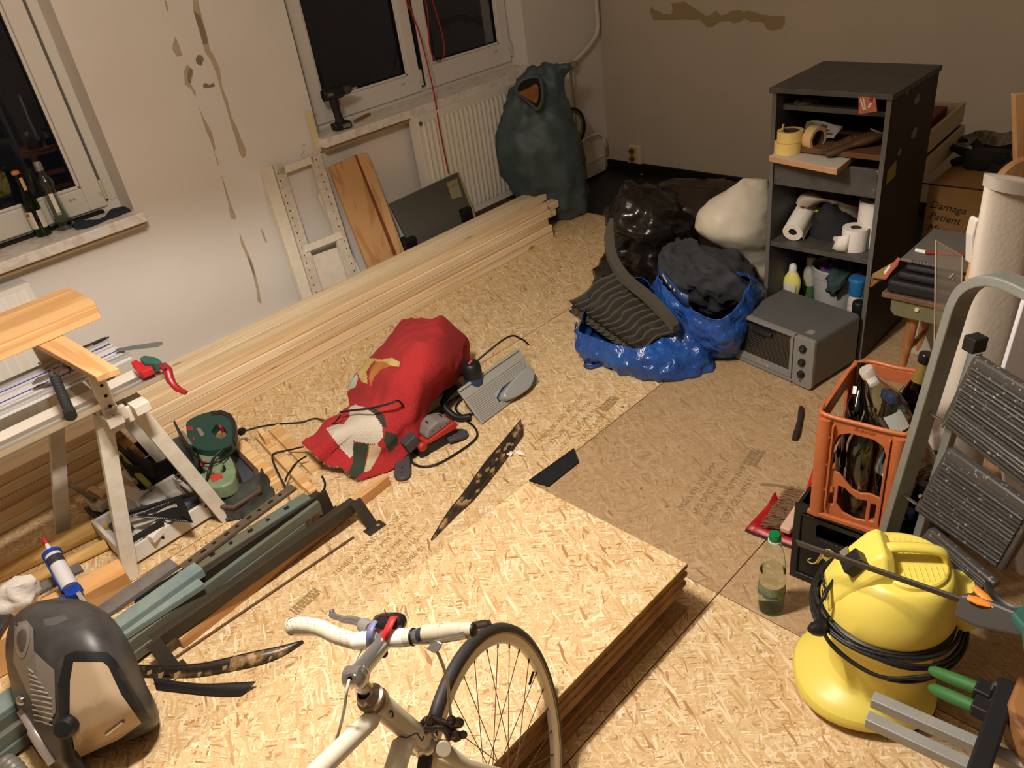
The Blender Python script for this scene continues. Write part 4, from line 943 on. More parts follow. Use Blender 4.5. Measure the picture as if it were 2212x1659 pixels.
def openbag(name,label,rim,ground,bulge,parent_name='bag_wall',inner=.0,amp=.020,mids=(.35,.7)):
    n=8; R0=catmull([G(x,y,z) for x,y,z in rim],n,closed=True); Gd=catmull([G(x,y,.003) for x,y in ground],n,closed=True)
    c=sum(Gd,V())/len(Gd); rings=[[p for p in R0]]
    for t in mids:
        rr3=[]
        for a,b_ in zip(R0,Gd):
            m_=a.lerp(b_,t); o=(m_-c); o.z=0; o.normalize(); rr3.append(m_+o*bulge*sin(pi*t))
        rings.append(rr3)
    rings.append(Gd)
    rings.append([c.lerp(p,.85)+V((0,0,.001)) for p in Gd])
    rs=smooth_rings(rings,8)
    mb=MB(); mb.loft(rs,cap0=False,cap1=True); displace(mb,amp,8,fn=ridge_fn(8),lo=.001); displace(mb,amp*.7,22,fn=fold_fn(13,(1,1,1.5)),lo=.001)
    t=thing(name,label,'bag',(c.x,c.y,0)); obj(parent_name,mb,m_blue,t,world=True,smooth=60,solid=.002); return t,R0,c
b1,R1,c1=openbag('carrier_bag','big blue plastic carrier bag nearest the camera holding black foam sheets',
 [(1252,706,.13),(1276,640,.20),(1320,602,.24),(1362,597,.27),(1412,628,.26),(1462,672,.25),(1470,702,.19),(1440,724,.15),(1388,752,.13),(1338,746,.12),(1292,732,.12),(1258,718,.12)],
 [(1262,772),(1300,715),(1340,685),(1390,665),(1460,668),(1515,712),(1538,785),(1515,808),(1448,823),(1385,818),(1325,800),(1282,785)],.03)
b2,R2,c2=openbag('carrier_bag','blue plastic carrier bag behind the foam bag, stuffed with dark clothes',
 [(1424,592,.32),(1452,590,.27),(1500,590,.26),(1560,590,.26),(1605,592,.30),(1622,602,.33),(1600,650,.28),(1555,690,.24),(1505,672,.25),(1480,648,.27),(1455,634,.29),(1436,615,.31)],
 [(1450,700),(1470,665),(1510,640),(1570,635),(1620,650),(1638,675),(1632,715),(1590,768),(1530,775),(1490,762),(1465,740),(1452,720)],.05)
for pts,nm in (([(1430,597,.325),(1446,614,.31),(1462,622,.30),(1478,638,.285)],'strap_print'),):
    pass
def band(pts,w_,mt,parent,name='strap',up=(0,0,1),th=.002):
    ps=catmull(pts,5); upv=V(up)*w_/2; mb=MB(); mb.grid([[p-upv for p in ps],[p+upv for p in ps]]); return obj(name,mb,mt,parent,world=True,solid=th,smooth=60)
band([G(1424,588,.33),G(1433,600,.33),G(1452,622,.315),G(1470,642,.30),G(1488,650,.29)],.05,m_strap,b2)
for a,b_ in (((1431,594,.340),(1441,611,.325)),((1447,618,.325),(1450,622,.322)),((1455,626,.32),(1458,629,.318)),((1470,634,.315),(1474,638,.312))):
    band([G(*a),G(*b_)],.012,m_strapy,b2,'strap_print')
band([G(1245,698,.15),G(1242,716,.12),G(1247,745,.06),G(1262,738,.05),G(1270,744,.04)],.016,m_strap,b1)
band([G(1247,700,.14),G(1254,726,.10),G(1264,740,.07)],.012,m_strap,b1)
band([G(1276,748,.05),G(1273,770,.02),G(1260,786,.012),G(1275,793,.010),G(1300,786,.010)],.018,m_strap,b1,up=(.6,.5,.6))
band([G(1259,780,.02),G(1262,788,.018)],.014,m_strapy,b1,'strap_print',up=(.6,.5,.6))
# dark clothes dome
m_cl=mat('dark_grey_jersey',(60,61,64),rough=.95,var=.2,vscale=8,col2=(42,43,46),sheen=.3)
rows_=[(1452,520,1500,520,.4),(1432,540,1580,545,.7),(1428,565,1625,580,.85),(1432,592,1632,612,.9),(1455,625,1612,640,.85),(1490,650,1585,672,.75)]
mb=MB(); mb.loft(smooth_rings(sil(rows_,tuple(c2),k=.75,seg=64),9)); displace(mb,.034,9,fn=fold_fn(7,(1,1.6,1))); displace(mb,.022,22,fn=fold_fn(15,(1.5,.8,1)))
single('clothes_pile',mb,m_cl,'pile of dark grey clothes bulging out of the rear blue bag','clothes',smooth=70)
# ---- foam sheets
m_foam=mat('charcoal_foam',(80,75,66),rough=1.0,spec=.05,bump=.3,bscale=260)
def foam(name,label,A,B,Cc,D,nr,amp,th,nv=14,bend=0):
    """A->B long lower edge, D->C upper edge; ridges across"""
    A,B,Cc,D=[G(*p) for p in (A,B,Cc,D)]; nrm=(B-A).cross(D-A).normalized()
    if nrm.dot(CAMP-A)<0: nrm=-nrm
    P=[]; Q=[]
    for i in range(nr*6+1):
        t=i/(nr*6); h=(0,0,.85,1,.9,.1)[i%6]
        row=[];rowb=[]
        for j in range(nv+1):
            s=j/nv; s=s*(1+.14*h)-.07*h; p=A.lerp(B,t).lerp(D.lerp(Cc,t),s)+nrm*bend*sin(pi*s)
            wob=.85+.3*mnoise.noise(p*30); dr_=(B-A).normalized()*.010*sin(s*8); row.append(p+nrm*(amp*h*wob)+dr_); rowb.append(p-nrm*th+dr_)
        P.append(row);Q.append(rowb)
    mb=MB(); rings=[P[i]+Q[i][::-1] for i in range(len(P))]; mb.loft(rings)
    return single(name,mb,m_foam,label,'foam',smooth=35)
foam('foam_sheet','main ridged black acoustic foam sheet in the front blue bag',(1240,652,.16),(1378,754,.10),(1455,712,.19),(1335,588,.27),11,.046,.012)
foam('foam_sheet','lower ridged black foam sheet poking out left of the front blue bag',(1228,672,.12),(1350,757,.075),(1382,754,.095),(1246,655,.155),11,-.024,.010,nv=6)
ps=[G(1322,478,.46),G(1318,520,.42),G(1326,560,.38),G(1352,600,.34),(G(1400,640,.30)),G(1440,680,.26),G(1462,708,.22)]
ps=catmull(ps,6); mb=MB(); rings=[]
for i,p in enumerate(ps):
    d=(ps[min(i+1,len(ps)-1)]-ps[max(i-1,0)]).normalized(); s=d.cross(V((0,0,1))).normalized(); w_=.024*min(1,.35+i/8)
    tt=.014; rings.append([p+s*w_-V((0,0,tt)),p+s*w_+V((0,0,tt)),p-s*w_*.7+V((0,0,tt+.0)),p-s*w_*.7-V((0,0,tt))])
mb.loft(rings); single('foam_strip',mb,m_foam,'smooth curved black foam strip rising from the front blue bag over the bin bag','foam',smooth=30)
# ================================================================== right-hand side: crates, ladder, vacuum
from mathutils.geometry import tessellate_polygon
def holed(mb,outer,holes,y0,y1,T=None):
    """plate in the XZ plane with holes, thickness y0..y1"""
    loops=[[V((x,z,0)) for x,z in l] for l in [outer]+holes]
    tris=tessellate_polygon(loops); flat=[p for l in loops for p in l]; n=len(flat)
    vs=[V((p.x,y0,p.y)) for p in flat]+[V((p.x,y1,p.y)) for p in flat]
    fs=[tuple(t) for t in tris]+[tuple(n+i for i in t[::-1]) for t in tris]; k=0
    for l in loops:
        m=len(l); fs+= [(k+i,k+(i+1)%m,n+k+(i+1)%m,n+k+i) for i in range(m)]; k+=m
    mb.add(vs,fs,T); return mb
def rr2(x0,x1,z0,z1,r,n=4): return rrect(x0,x1,z0,z1,r,n)
# ---- bottle builder
def bottle(name,label,cat,T,kind,mt,group=None,cap=None,lab=None,face=180,fill=None):
    t=thing(name,label,cat,T=T,group=group)
    pf={'beer':[(0,0),(.027,0),(.030,.005),(.030,.13),(.026,.155),(.016,.185),(.0125,.21),(.012,.245),(.0135,.25),(.0135,.258)],
        'longneck':[(0,0),(.029,0),(.0325,.006),(.0325,.14),(.029,.165),(.018,.20),(.0135,.225),(.0125,.262),(.014,.268)],
        'wine':[(0,0),(.034,0),(.038,.006),(.0385,.17),(.034,.20),(.020,.235),(.015,.26),(.0145,.30),(.016,.305)],
        'water':[(0,0),(.036,0),(.041,.006),(.041,.165),(.043,.19),(.040,.215),(.028,.25),(.018,.275),(.0145,.295),(.0145,.305)],
        'fizz':[(0,0),(.036,0),(.042,.006),(.042,.15),(.038,.18),(.026,.22),(.018,.25),(.0165,.30),(.0175,.31)]}[kind]
    mb=MB(); mb.lathe(shell(pf,.0028),28); b_=obj('bottle_body',mb,mt,t,smooth=50)
    top=pf[-1][1]; rt=pf[-1][0]
    if cap: 
        mb=MB(); mb.lathe([(rt+.0005,top-.016),(rt+.0022,top-.016),(rt+.0022,top+.003),(rt,top+.006),(0,top+.006)],24); obj('cap',mb,cap,t,smooth=40)
    if lab:
        for (z0,z1,a0,a1,lm) in lab:
            r=max(r_ for r_,z_ in pf if z_<=z1+.001 and z_>=0) if z1<.17 else pf[-3][0]+.004
            obj('label_front' if z1<.17 else 'neck_label',arc_label(r,z0,z1,face+a0,face+a1,off=.0012),lm,t)
    return t
m_brown=glassmat('brown_bottle_glass',(72,34,12),.04); m_brownd=mat('dark_brown_glass',(30,17,9),rough=.12,coat=.3)
m_goldf=mat('gold_foil',(178,152,84),rough=.35,metal=.7); m_bluec=mat('dark_blue_cap',(44,54,96),rough=.35); m_silc=mat('silver_screw_cap',(206,198,186),rough=.3,metal=.5)
m_labw=mat('white_label',(224,220,218),rough=.7)
# ---- black crate (under) and orange crate (on top)
m_bcr=mat('black_crate_plastic',(30,29,30),rough=.38,var=.3,vscale=14); m_ocr=mat('orange_crate_plastic',(176,98,58),rough=.42,var=.12,vscale=9,col2=(160,86,48))
def crate(name,label,T,W,D,H,mt,th=.009,holesF=None,holesS=None,lip=.012):
    """local: front face at y=0, x right, y back"""
    t=thing(name,label,'crate',T=T)
    F_=[(0,0),(W,0),(W,H),(0,H)]; S_=[(th,0),(D-th,0),(D-th,H),(th,H)]
    mb=MB(); holed(mb,F_,holesF or [],0,th); obj('front_wall',mb,mt,t,bevel=.0015,bseg=1)
    mb=MB(); holed(mb,F_,holesF or [],D-th,D); obj('back_wall',mb,mt,t)
    for x in (0,W-th):
        mb=MB(); holed(mb,S_,holesS or [],0,th,T=TR(x+ (th if True else 0),0,0)@rotm(0,0,90)); obj('side_wall',mb,mt,t)
    mb=MB(); mb.bx(th,W-th,th,D-th,0,.008); obj('floor_grid',mb,mt,t)
    return t
# black crate
TB=TR(1.515,.690,0)@rotm(0,0,-86)    # local x -> -Y, local y -> +X
BW,BD,BH=.300,.385,.262
bc=crate('bottle_crate','black bottle crate on the floor under the orange crate',TB,BW,BD,BH,m_bcr,holesF=[rr2(.055,.245,.165,.215,.012)])
mb=MB(); holed(mb,rr2(-.003,BW+.003,BH-.03,BH+.004,.004),[rr2(.02,.28,BH-.026,BH-.02,.001)],-.006,.0); obj('top_lip',mb,m_bcr,bc,bevel=.002)
mb=MB(); mb.bx(-.004,BW+.004,-.007,0,0,.022); obj('foot_rim',mb,m_bcr,bc,bevel=.003)
for x in (-.004,BW-.016): mb=MB(); mb.bx(x,x+.020,-.007,0,.022,BH-.03); obj('corner_post',mb,m_bcr,bc,bevel=.003)
obj('lettering',text_mesh('R',.085,TR(.080,-.001,.105)@rotm(90,0,0),shear=.35,depth=.0008),mat('gold_print',(196,172,92),rough=.4),bc,fix=False)
mb=MB(); mb.tube(catmull([(.050,-.002,.090),(.042,-.002,.078),(.052,-.002,.072),(.066,-.002,.085),(.078,-.002,.13),(.092,-.002,.145),(.110,-.002,.138)],6),.0017,5); obj('flourish',mb,mat('gold_print',(196,172,92)),bc,smooth=60)
for i,(x,y) in enumerate(((.06,.10),(.15,.10),(.24,.10),(.06,.22),(.15,.22),(.24,.22))):
    P_=TB@V((x,y,0)); bottle('beer_bottle','dark beer bottle inside the black crate, '+('front row left','front row middle, gold cap','front row right','second row left','second row middle','second row right')[i],'bottle',TR(P_.x,P_.y,.009),'beer',m_brownd,group='beer bottles in the black crate',cap=m_goldf if i==1 else m_bluec)
# orange crate
zo=BH+.006
TO=TR(1.497,.648,zo)@rotm(0,0,-83)
OW,OD,OH=.196,.262,.305
wave=[(.045,.135),(.07,.132),(.09,.112),(.11,.100),(.135,.106),(.158,.104)]
hup=[(.043,.150),(.062,.146),(.078,.128),(.095,.110),(.115,.105),(.135,.112),(.157,.108),(.157,.235),(.148,.258),(.125,.270),(.075,.270),(.052,.258),(.043,.235)]
hl=rr2(.043,.054,.045,.100,.003); hm=[(.063,.050),(.080,.030),(.108,.022),(.132,.026),(.132,.088),(.110,.085),(.090,.095),(.076,.108),(.063,.108)]; hr=rr2(.141,.153,.030,.085,.003)
oc=crate('bottle_crate','orange plastic crate full of empty bottles standing on the black crate',TO,OW,OD,OH,m_ocr,th=.006,holesF=[hup,hl,hm,hr],holesS=[rr2(.05,.21,.14,.26,.02),rr2(.05,.21,.03,.11,.02)])
rim=catmull([(0,.02,OH),(.0,OD*.4,OH-.012),(.0,OD*.7,OH-.004),(.02,OD,OH+.002),(OW*.5,OD,OH+.004),(OW-.02,OD,OH),(OW,OD*.6,OH-.010),(OW,.02,OH),(OW-.02,0,OH),(OW*.5,-.001,OH-.001),(.02,0,OH)],5,closed=True)
mb=MB(); mb.tube(rim,.0055,8,closed=True); obj('top_rim',mb,m_ocr,oc,smooth=60)
for x in (.036,.160):
    mb=MB(); mb.bx(x,x+.005,-.010,0,.03,OH-.02); obj('rib',mb,m_ocr,oc,bevel=.001)
for x0,x1 in ((0,.034),(.166,OW)):
    for z in (.165,.245,.085): mb=MB(); mb.bx(x0,x1,-.007,0,z,z+.005); obj('cross_rib',mb,m_ocr,oc,bevel=.001)
    mb=MB(); mb.prism([(x0+ (x1-x0)*(.5-.5*cos(pi*i/8)),-.012*sin(pi*i/8)) for i in range(9)],.0,OH-.01,plane='xy'); obj('corner_post',mb,m_ocr,oc,smooth=60)
mb=MB(); mb.bx(-.003,OW+.003,-.011,0,0,.012); obj('foot_rim',mb,m_ocr,oc,bevel=.002)
obj('lettering',text_mesh('RheinMain',.011,TR(.105,-.0015,.288)@rotm(90,0,0),depth=.0008),m_ocr,oc,fix=False)
def inO(x,y,z,ax=0,ay=0,az=0): return TO@TR(x,y,z)@rotm(ax,ay,az)
lw=[(.05,.12,-150,-60,m_labw)]
# leaning clear water bottle on top
pa=G(1935,905,zo+.20); pb_=G(1874,797,zo+.20+.28)
bott=DP(1948,935,depth(TO@V((.12,.03,.22)))); topp=DP(1872,800,depth(TO@V((.08,.09,.43))))
ax=(topp-bott).normalized(); Tw=M4.Translation(topp-ax*.305)@ax.to_track_quat('Z','Y').to_matrix().to_4x4()
wbt=bottle('water_bottle','clear glass water bottle leaning on top of the orange crate','bottle',Tw,'water',m_clear,cap=m_silc)
inv=Tw.inverted(); cd_=inv.to_3x3()@(CAMP-topp).normalized(); fa=math.degrees(math.atan2(cd_.y,cd_.x))
obj('label_front',arc_label(.041,.055,.135,fa-70,fa-5,off=.001),m_labw,wbt); obj('neck_label',arc_label(.0165,.27,.292,fa-40,fa+40,off=.001),m_labw,wbt)
obj('label_round',arc_label(.0425,.15,.20,fa-25,fa+30,off=.001),mat('pale_label_print',(186,196,190),rough=.4),wbt)
# upright brown bottle with gold foil
g1=G(2002,850,zo+.17); 
bb=bottle('beer_bottle','large brown bottle with gold foil neck standing in the orange crate','bottle',TR(1.70,.520,zo+.13)@rotm(4,3,0),'longneck',m_brown,cap=mat('black_cap',(18,15,14),rough=.25),lab=[(.055,.125,-150,-60,m_labw)],face=290)
mb=MB(); mb.lathe([(.0185,.200),(.0145,.224),(.0138,.25),(.0132,.25)],24); obj('neck_foil',mb,m_goldf,bb,smooth=40)
obj('lettering',text_mesh('berger',.018,TR(-.006,-.0345,.075)@rotm(90,0,0)),mat('black_print',(24,22,22)),bb,fix=False)
bottle('water_bottle','clear glass bottle standing upright inside the orange crate behind its window','bottle',inO(.100,.052,.008),'water',m_clear)
bottle('beer_bottle','dark brown bottle at the left inside the orange crate','bottle',inO(.052,.105,.008),'beer',m_brown)
bottle('water_bottle','clear bottle at the right inside the orange crate','bottle',inO(.150,.110,.008),'beer',m_clear,cap=m_silc)
bottle('beer_bottle','brown bottle lying across the crate top with a white tag','bottle',inO(.075,.055,.13,-32,0,15),'beer',m_brown,lab=[(.16,.20,-60,60,m_labw)])
bottle('beer_bottle','brown bottle lying at the right rim of the orange crate with white labels','bottle',inO(.160,.055,.10,-22,10,0),'beer',m_brown,lab=[(.03,.09,20,110,m_labw)],cap=m_bluec)
bottle('beer_bottle','blue-capped dark bottle in the middle of the orange crate','bottle',inO(.120,.145,.030,-6,0,0),'beer',m_brownd,cap=m_bluec)
bottle('beer_bottle','blue-capped dark bottle at the far end of the orange crate','bottle',inO(.085,.215,.008,0,3,0),'beer',m_brownd,cap=m_bluec)
bottle('green_bottle','green bottle end low in the orange crate','bottle',inO(.155,.18,.008,0,0,0),'beer',m_green)
# ---- dustpan and brush
m_dp=mat('red_dustpan_enamel',(168,24,26),rough=.4,var=.3,vscale=14,col2=(128,16,20)); m_dpe=mat('dark_dustpan_rim',(46,36,40),rough=.5)
dp_=thing('dustpan','red metal dustpan with a red handle leaning beside the crates','dustpan',(1.66,.80,0))
a,b_,c,d=G(1611,1141,.012),G(1674,1068,.045),G(1752,1098,.045),G(1752,1192,.010)
e=G(1745,1090,.05)
bl=[a,a.lerp(b_,.5)+V((0,0,-.012)),b_]; br_=[d,d.lerp(e,.5)+V((0,0,-.012)),e]
rows_=[]
for t in (0,.25,.5,.75,1):
    l_=a.lerp(b_,t); r_=d.lerp(e,t); row=[]
    for s in (0,.1,.3,.6,.9,1):
        p=l_.lerp(r_,s); p.z=.006+.004*t; 
        if s==0: p.z+=.006+.018*t
        if t==1: p.z+=.022
        row.append(p)
    rows_.append(row)
mb=MB(); mb.grid(rows_); obj('pan',mb,m_dp,dp_,world=True,solid=.0025,smooth=40)
mb=MB(); mb.tube([p+V((-.002,0,-.004)) for p in rows_[0]],.0045,6); obj('front_lip',mb,m_dpe,dp_,world=True)
mb=MB(); h0=G(1742,1090,.04); h1=G(1768,1005,.10); mb.tube([h0,h0.lerp(h1,.15),h0.lerp(h1,.5),h1,h1+(h1-h0)*.3],[.007,.013,.014,.012,.009],14); obj('handle',mb,mat('red_handle',(190,26,26),rough=.35),dp_,world=True,smooth=50)
hb_=thing('hand_brush','hand brush with a pale wooden stock lying in the red dustpan','brush',tuple(G(1700,1120,.015)))
s0=G(1695,1148,.035); s1=G(1738,1085,.045); dirn=(s1-s0).normalized(); s1=s0+dirn*.20
T=frame(s0,dirn,(0,0,1)); mb=MB(); mb.bx(0,.20,-.016,.016,-.010,.012); mb.xf(T); obj('stock',mb,mat('pale_beech',(206,172,150),rough=.5,var=.1),hb_,world=True,bevel=.006,bseg=3)
mb=MB(); rb=random.Random(9)
for i in range(520):
    x=.012+.17*rb.random(); z=rb.uniform(-.008,.010); L_=.052+.012*rb.random(); sp=rb.uniform(-.25,.25)
    p=T@V((x,.015,z)); q=T@V((x+sp*.04,.015+L_*.6,z-.008)); r_=T@V((x+sp*.06,.015+L_,z-.014+rb.uniform(-.012,.006))); r_.z=max(r_.z,.011)
    mb.tube([p,q,r_],.0008,3)
obj('bristles',mb,mat('beige_bristle',(158,124,92),rough=.8,var=.3,vscale=60),hb_,world=True,stuff=True)
# ---- dark stick on the floor
a=G(1733,881,.008); b_=G(1717,950,.008); mb=MB(); ax=[a.lerp(b_,t)+V((.003*sin(7*t),.003*cos(5*t),0)) for t in [i/8 for i in range(9)]]
mb.tube(ax,[.008,.010,.011,.009,.010,.011,.012,.012,.009],8); displace(mb,.002,90,lo=.0005); single('stick',mb,mat('dark_bark',(52,38,28),rough=.9,var=.3,vscale=50),'short dark stick lying on the trodden floor left of the orange crate','stick',smooth=50)
# ---- water bottle on the floor
pb_=G(1665,1327); m_pet=glassmat('pale_green_pet',(250,254,251),.03,ior=1.06); m_water=glassmat('still_water',(244,250,246),.0,ior=1.10)
wb=thing('water_bottle','half full green-capped plastic water bottle standing on the floor beside the yellow vacuum','bottle',(pb_.x+.02,pb_.y+.012,0))
pf=[(0,.004),(.022,0),(.032,.004),(.0335,.02),(.0325,.04),(.0335,.055),(.0335,.13),(.032,.155),(.026,.195),(.0165,.235),(.0125,.248),(.0125,.262)]
mb=MB(); mb.lathe(shell(pf,.0008),32); obj('bottle_body',mb,m_pet,wb,smooth=50)
mb=MB(); mb.lathe([(0,.006),(.030,.006),(.0322,.02),(.0312,.04),(.0322,.055),(.0322,.125),(.0318,.142),(0,.142)],32); obj('water',mb,m_water,wb,smooth=50)
mb=MB(); mb.lathe([(.0145,.249),(.0152,.25),(.0152,.265),(.013,.268),(0,.268)],28); obj('cap',mb,mat('green_screw_cap',(10,110,62),rough=.3),wb,smooth=40)
mb=MB(); mb.lathe([(.013,.243),(.0165,.243),(.0165,.247),(.013,.247)],24); obj('neck_ring',mb,mat('pale_ring',(196,214,198),rough=.4),wb)
fc=math.degrees(math.atan2(-pb_.y,-pb_.x))
obj('label_front',arc_label(.0336,.062,.104,fc-88,fc+88),mat('green_grey_label',(128,142,116),rough=.5,var=.35,vscale=35,col2=(88,104,84)),wb)
obj('label_stripe',arc_label(.0340,.062,.069,fc-88,fc+88),mat('label_leaf_green',(104,144,68),rough=.5),wb)
mb=arc_label(.0341,.068,.075,fc-88,fc+30); obj('label_stripe',mb,mat('label_blue',(62,82,128),rough=.5),wb)
obj('lettering',text_mesh('h.',.02,TR(*( .0346*cos(rad(fc-35)),.0346*sin(rad(fc-35)),.066))@rotm(90,0,fc-35+90)),mat('label_print_white',(214,222,200)),wb,fix=False)
# ---- yellow wet vacuum
m_vy=mat('vacuum_yellow',(226,208,96),rough=.38,spec=.45); m_vb=mat('vacuum_black',(24,24,25),rough=.45)
VC=V((1.305,.372,0)); 
f_=V((-.55,.83,0)).normalized()
TV=frame(VC,f_,(0,0,1))@M4.Diagonal((.86,.86,.90,1))    # local x = front
vc=thing('wet_vacuum','yellow and black wet and dry vacuum cleaner with its cable wound round it','vacuum cleaner',T=TV)
def ring(r,z,ex=0,ey=0,n=48,px=1.0,sq=1.0,cx=0):
    out=[]
    for i in range(n):
        t=2*pi*i/n; c_,s_=cos(t),sin(t)
        if sq!=1: c_=math.copysign(abs(c_)**sq,c_); s_=math.copysign(abs(s_)**sq,s_)
        out.append(V((cx+r*c_*(1+(ex if c_>0 else 0)),r*s_*(1+ey),z)))
    return out
mb=MB(); mb.loft([ring(.135,.018,.10,n=20,sq=.85,cx=.02),ring(.166,.022,.12,n=20,sq=.85,cx=.022),ring(.174,.040,.12,n=20,sq=.85,cx=.024),ring(.172,.066,.11,n=20,sq=.85,cx=.024),ring(.154,.082,.09,n=20,sq=.88,cx=.02),ring(.134,.096,.03,n=20,sq=.9,cx=.008),ring(.124,.112,.0,n=20),ring(.122,.14,n=20),ring(.128,.250,n=20),ring(.140,.262,n=20),ring(.146,.280,n=20)])
obj('tank',mb,m_vy,vc,smooth=34,sub=1)
mb=MB(); mb.loft([ring(.125,.010,.1,sq=.85),ring(.150,.012,.1,sq=.85),ring(.150,.03,.1,sq=.85)]); obj('base_plate',mb,m_vb,vc,smooth=40)
for ax_,ay in ((.12,.10),(.12,-.10),(-.11,.10),(-.11,-.10)):
    w_=MB(); w_.lathe([(0,-.011),(.018,-.011),(.020,0),(.018,.011),(0,.011)],18,T=TR(ax_,ay,.020)@rotm(90,0,20)); obj('caster',w_,m_vb,vc,smooth=40)
mb=MB(); mb.loft([ring(.150,.278,.02),ring(.156,.285,.03),ring(.157,.315,.03),ring(.150,.320,.02)]); obj('cable_band',mb,m_vb,vc,smooth=40)
for an in (100,-80):
    mb=MB(); mb.bx(-.03,.03,-.012,.012,.258,.322); T=rotm(0,0,an)@TR(0,-.158,0); mb.xf(T); obj('clip',mb,m_vb,vc,bevel=.006)
mb=MB()
hd=[ring(.150,.318,.04,0),ring(.154,.330,.05,0),ring(.146,.375,.03,0),ring(.134,.410,-.02,0,sq=.95,cx=-.006),ring(.122,.438,-.10,0,sq=.92,cx=-.012),ring(.110,.452,-.22,0,sq=.9,cx=-.014),ring(.104,.455,-.25,0,sq=.9,cx=-.014)]
mb.loft(hd,cap0=True,cap1=True); obj('head',mb,m_vy,vc,smooth=32)
# front snout that carries the switch
mb=MB(); sn=[[V((x,y*w_,z)) for y,z in ((-.07,.33),(-.072,z1-.035),(-.045,z1),(.045,z1),(.072,z1-.035),(.07,.33))] for x,w_,z1 in ((.014,1.0,.500),(.040,1.02,.522),(.062,1.0,.508),(.128,.86,.432),(.152,.78,.385))]
mb.loft(sn); obj('front_cowl',mb,m_vy,vc,smooth=20,bevel=.006)
mb=MB(); mb.bx(-.026,.026,-.020,.020,-.010,.022); mb.xf(TR(.098,.034,.478)@rotm(0,48,8)); obj('switch_cap',mb,m_vb,vc,bevel=.002)
mb=MB(); mb.bx(-.012,.012,-.012,.012,-.002,.002); mb.xf(TR(.112,-.028,.455)@rotm(0,48,0)); obj('rating_badge',mb,mat('grey_badge',(120,112,90),rough=.5),vc)
# top plateau with ribs and the carrying handle
mb=MB(); mb.loft([ring(.092,.452,-.25,.02,sq=.9,cx=-.024),ring(.090,.464,-.25,.02,sq=.9,cx=-.024),ring(.086,.467,-.25,.02,sq=.9,cx=-.024)]); obj('top_plateau',mb,m_vy,vc,smooth=35)
mb=MB()
for i in range(11):
    x=-.095+i*.0125; w_=.074*math.sqrt(max(0,1-((x+.03)/.09)**2))
    if abs(w_)<.02: continue
    for s in(-1,1): mb.tube([(x,s*.020,.4675),(x,s*max(w_,.022),.4675)],.0013,5)
obj('grip_ribs',mb,m_vy,vc,stuff=True)
mb=MB(); pts=catmull([(.040,0,.462),(.034,0,.490),(.016,0,.503),(-.03,0,.505),(-.08,0,.500),(-.104,0,.485),(-.112,0,.455)],6)
mb.tube(pts,.013,12,flat=(1.15,.8)); obj('carry_handle',mb,m_vy,vc,smooth=60)
mb=MB(); mb.loft([ring(.062,.30,0,0,n=24,cx=-.155),ring(.060,.36,0,0,n=24,cx=-.150),ring(.045,.40,0,0,n=24,cx=-.138)]); obj('rear_lobe',mb,m_vy,vc,smooth=40)
Tt=TR(.158,-.008,.372)@rotm(0,0,90)@rotm(80,0,0)
obj('lettering',text_mesh('KARCHER',.024,Tt,bold=.0004,depth=.001),mat('black_print',(24,22,22)),vc,fix=False)
obj('lettering',text_mesh('WD 3',.012,TR(.160,.008,.347)@rotm(0,0,90)@rotm(82,0,0),depth=.001),mat('black_print',(24,22,22)),vc,fix=False)
mb=MB(); mb.lathe([(.012,0),(.018,0),(.018,.006),(.012,.006),(.012,0)],20,T=rotm(0,0,-110)@TR(.152,0,.085)@rotm(0,90,0)); obj('drain_ring',mb,m_vy,vc,smooth=40)
# wound cable
rb=random.Random(4)
for k_,(r,z,tl,ph) in enumerate(((.166,.300,.012,.3),(.172,.292,.020,1.2),(.170,.310,.03,2.2),(.180,.283,.026,3.0),(.176,.275,.035,.9))):
    pts=[(r*cos(t)*(1+.03*sin(2*t+ph)),r*sin(t)*(1+.03*sin(3*t+ph)),z+tl*sin(t+ph)) for t in [2*pi*j/48 for j in range(48)]]
    mb=MB(); mb.tube(pts,.0048,8,closed=True); obj('cable_turn',mb,m_vb,vc,smooth=60)
mb=MB(); mb.tube(catmull([(.12,-.02,.40),(.165,.06,.40),(.178,.08,.36),(.15,.13,.30),(.05,.185,.27),(-.06,.185,.285)],6),.0048,8); obj('cable_end',mb,m_vb,vc,smooth=60)
mb=MB(); Tp=TR(.168,.088,.315)@rotm(0,0,30)@rotm(0,70,0); mb.lathe([(0,0),(.018,0),(.020,.012),(.016,.03),(.008,.042),(0,.042)],18,T=Tp); pg=obj('plug',mb,m_vb,vc,smooth=45)
mb=MB(); mb.lathe([(0,-.003),(.006,-.003),(.006,0),(0,0)],12,T=Tp); obj('plug_contact',mb,m_metal,pg)
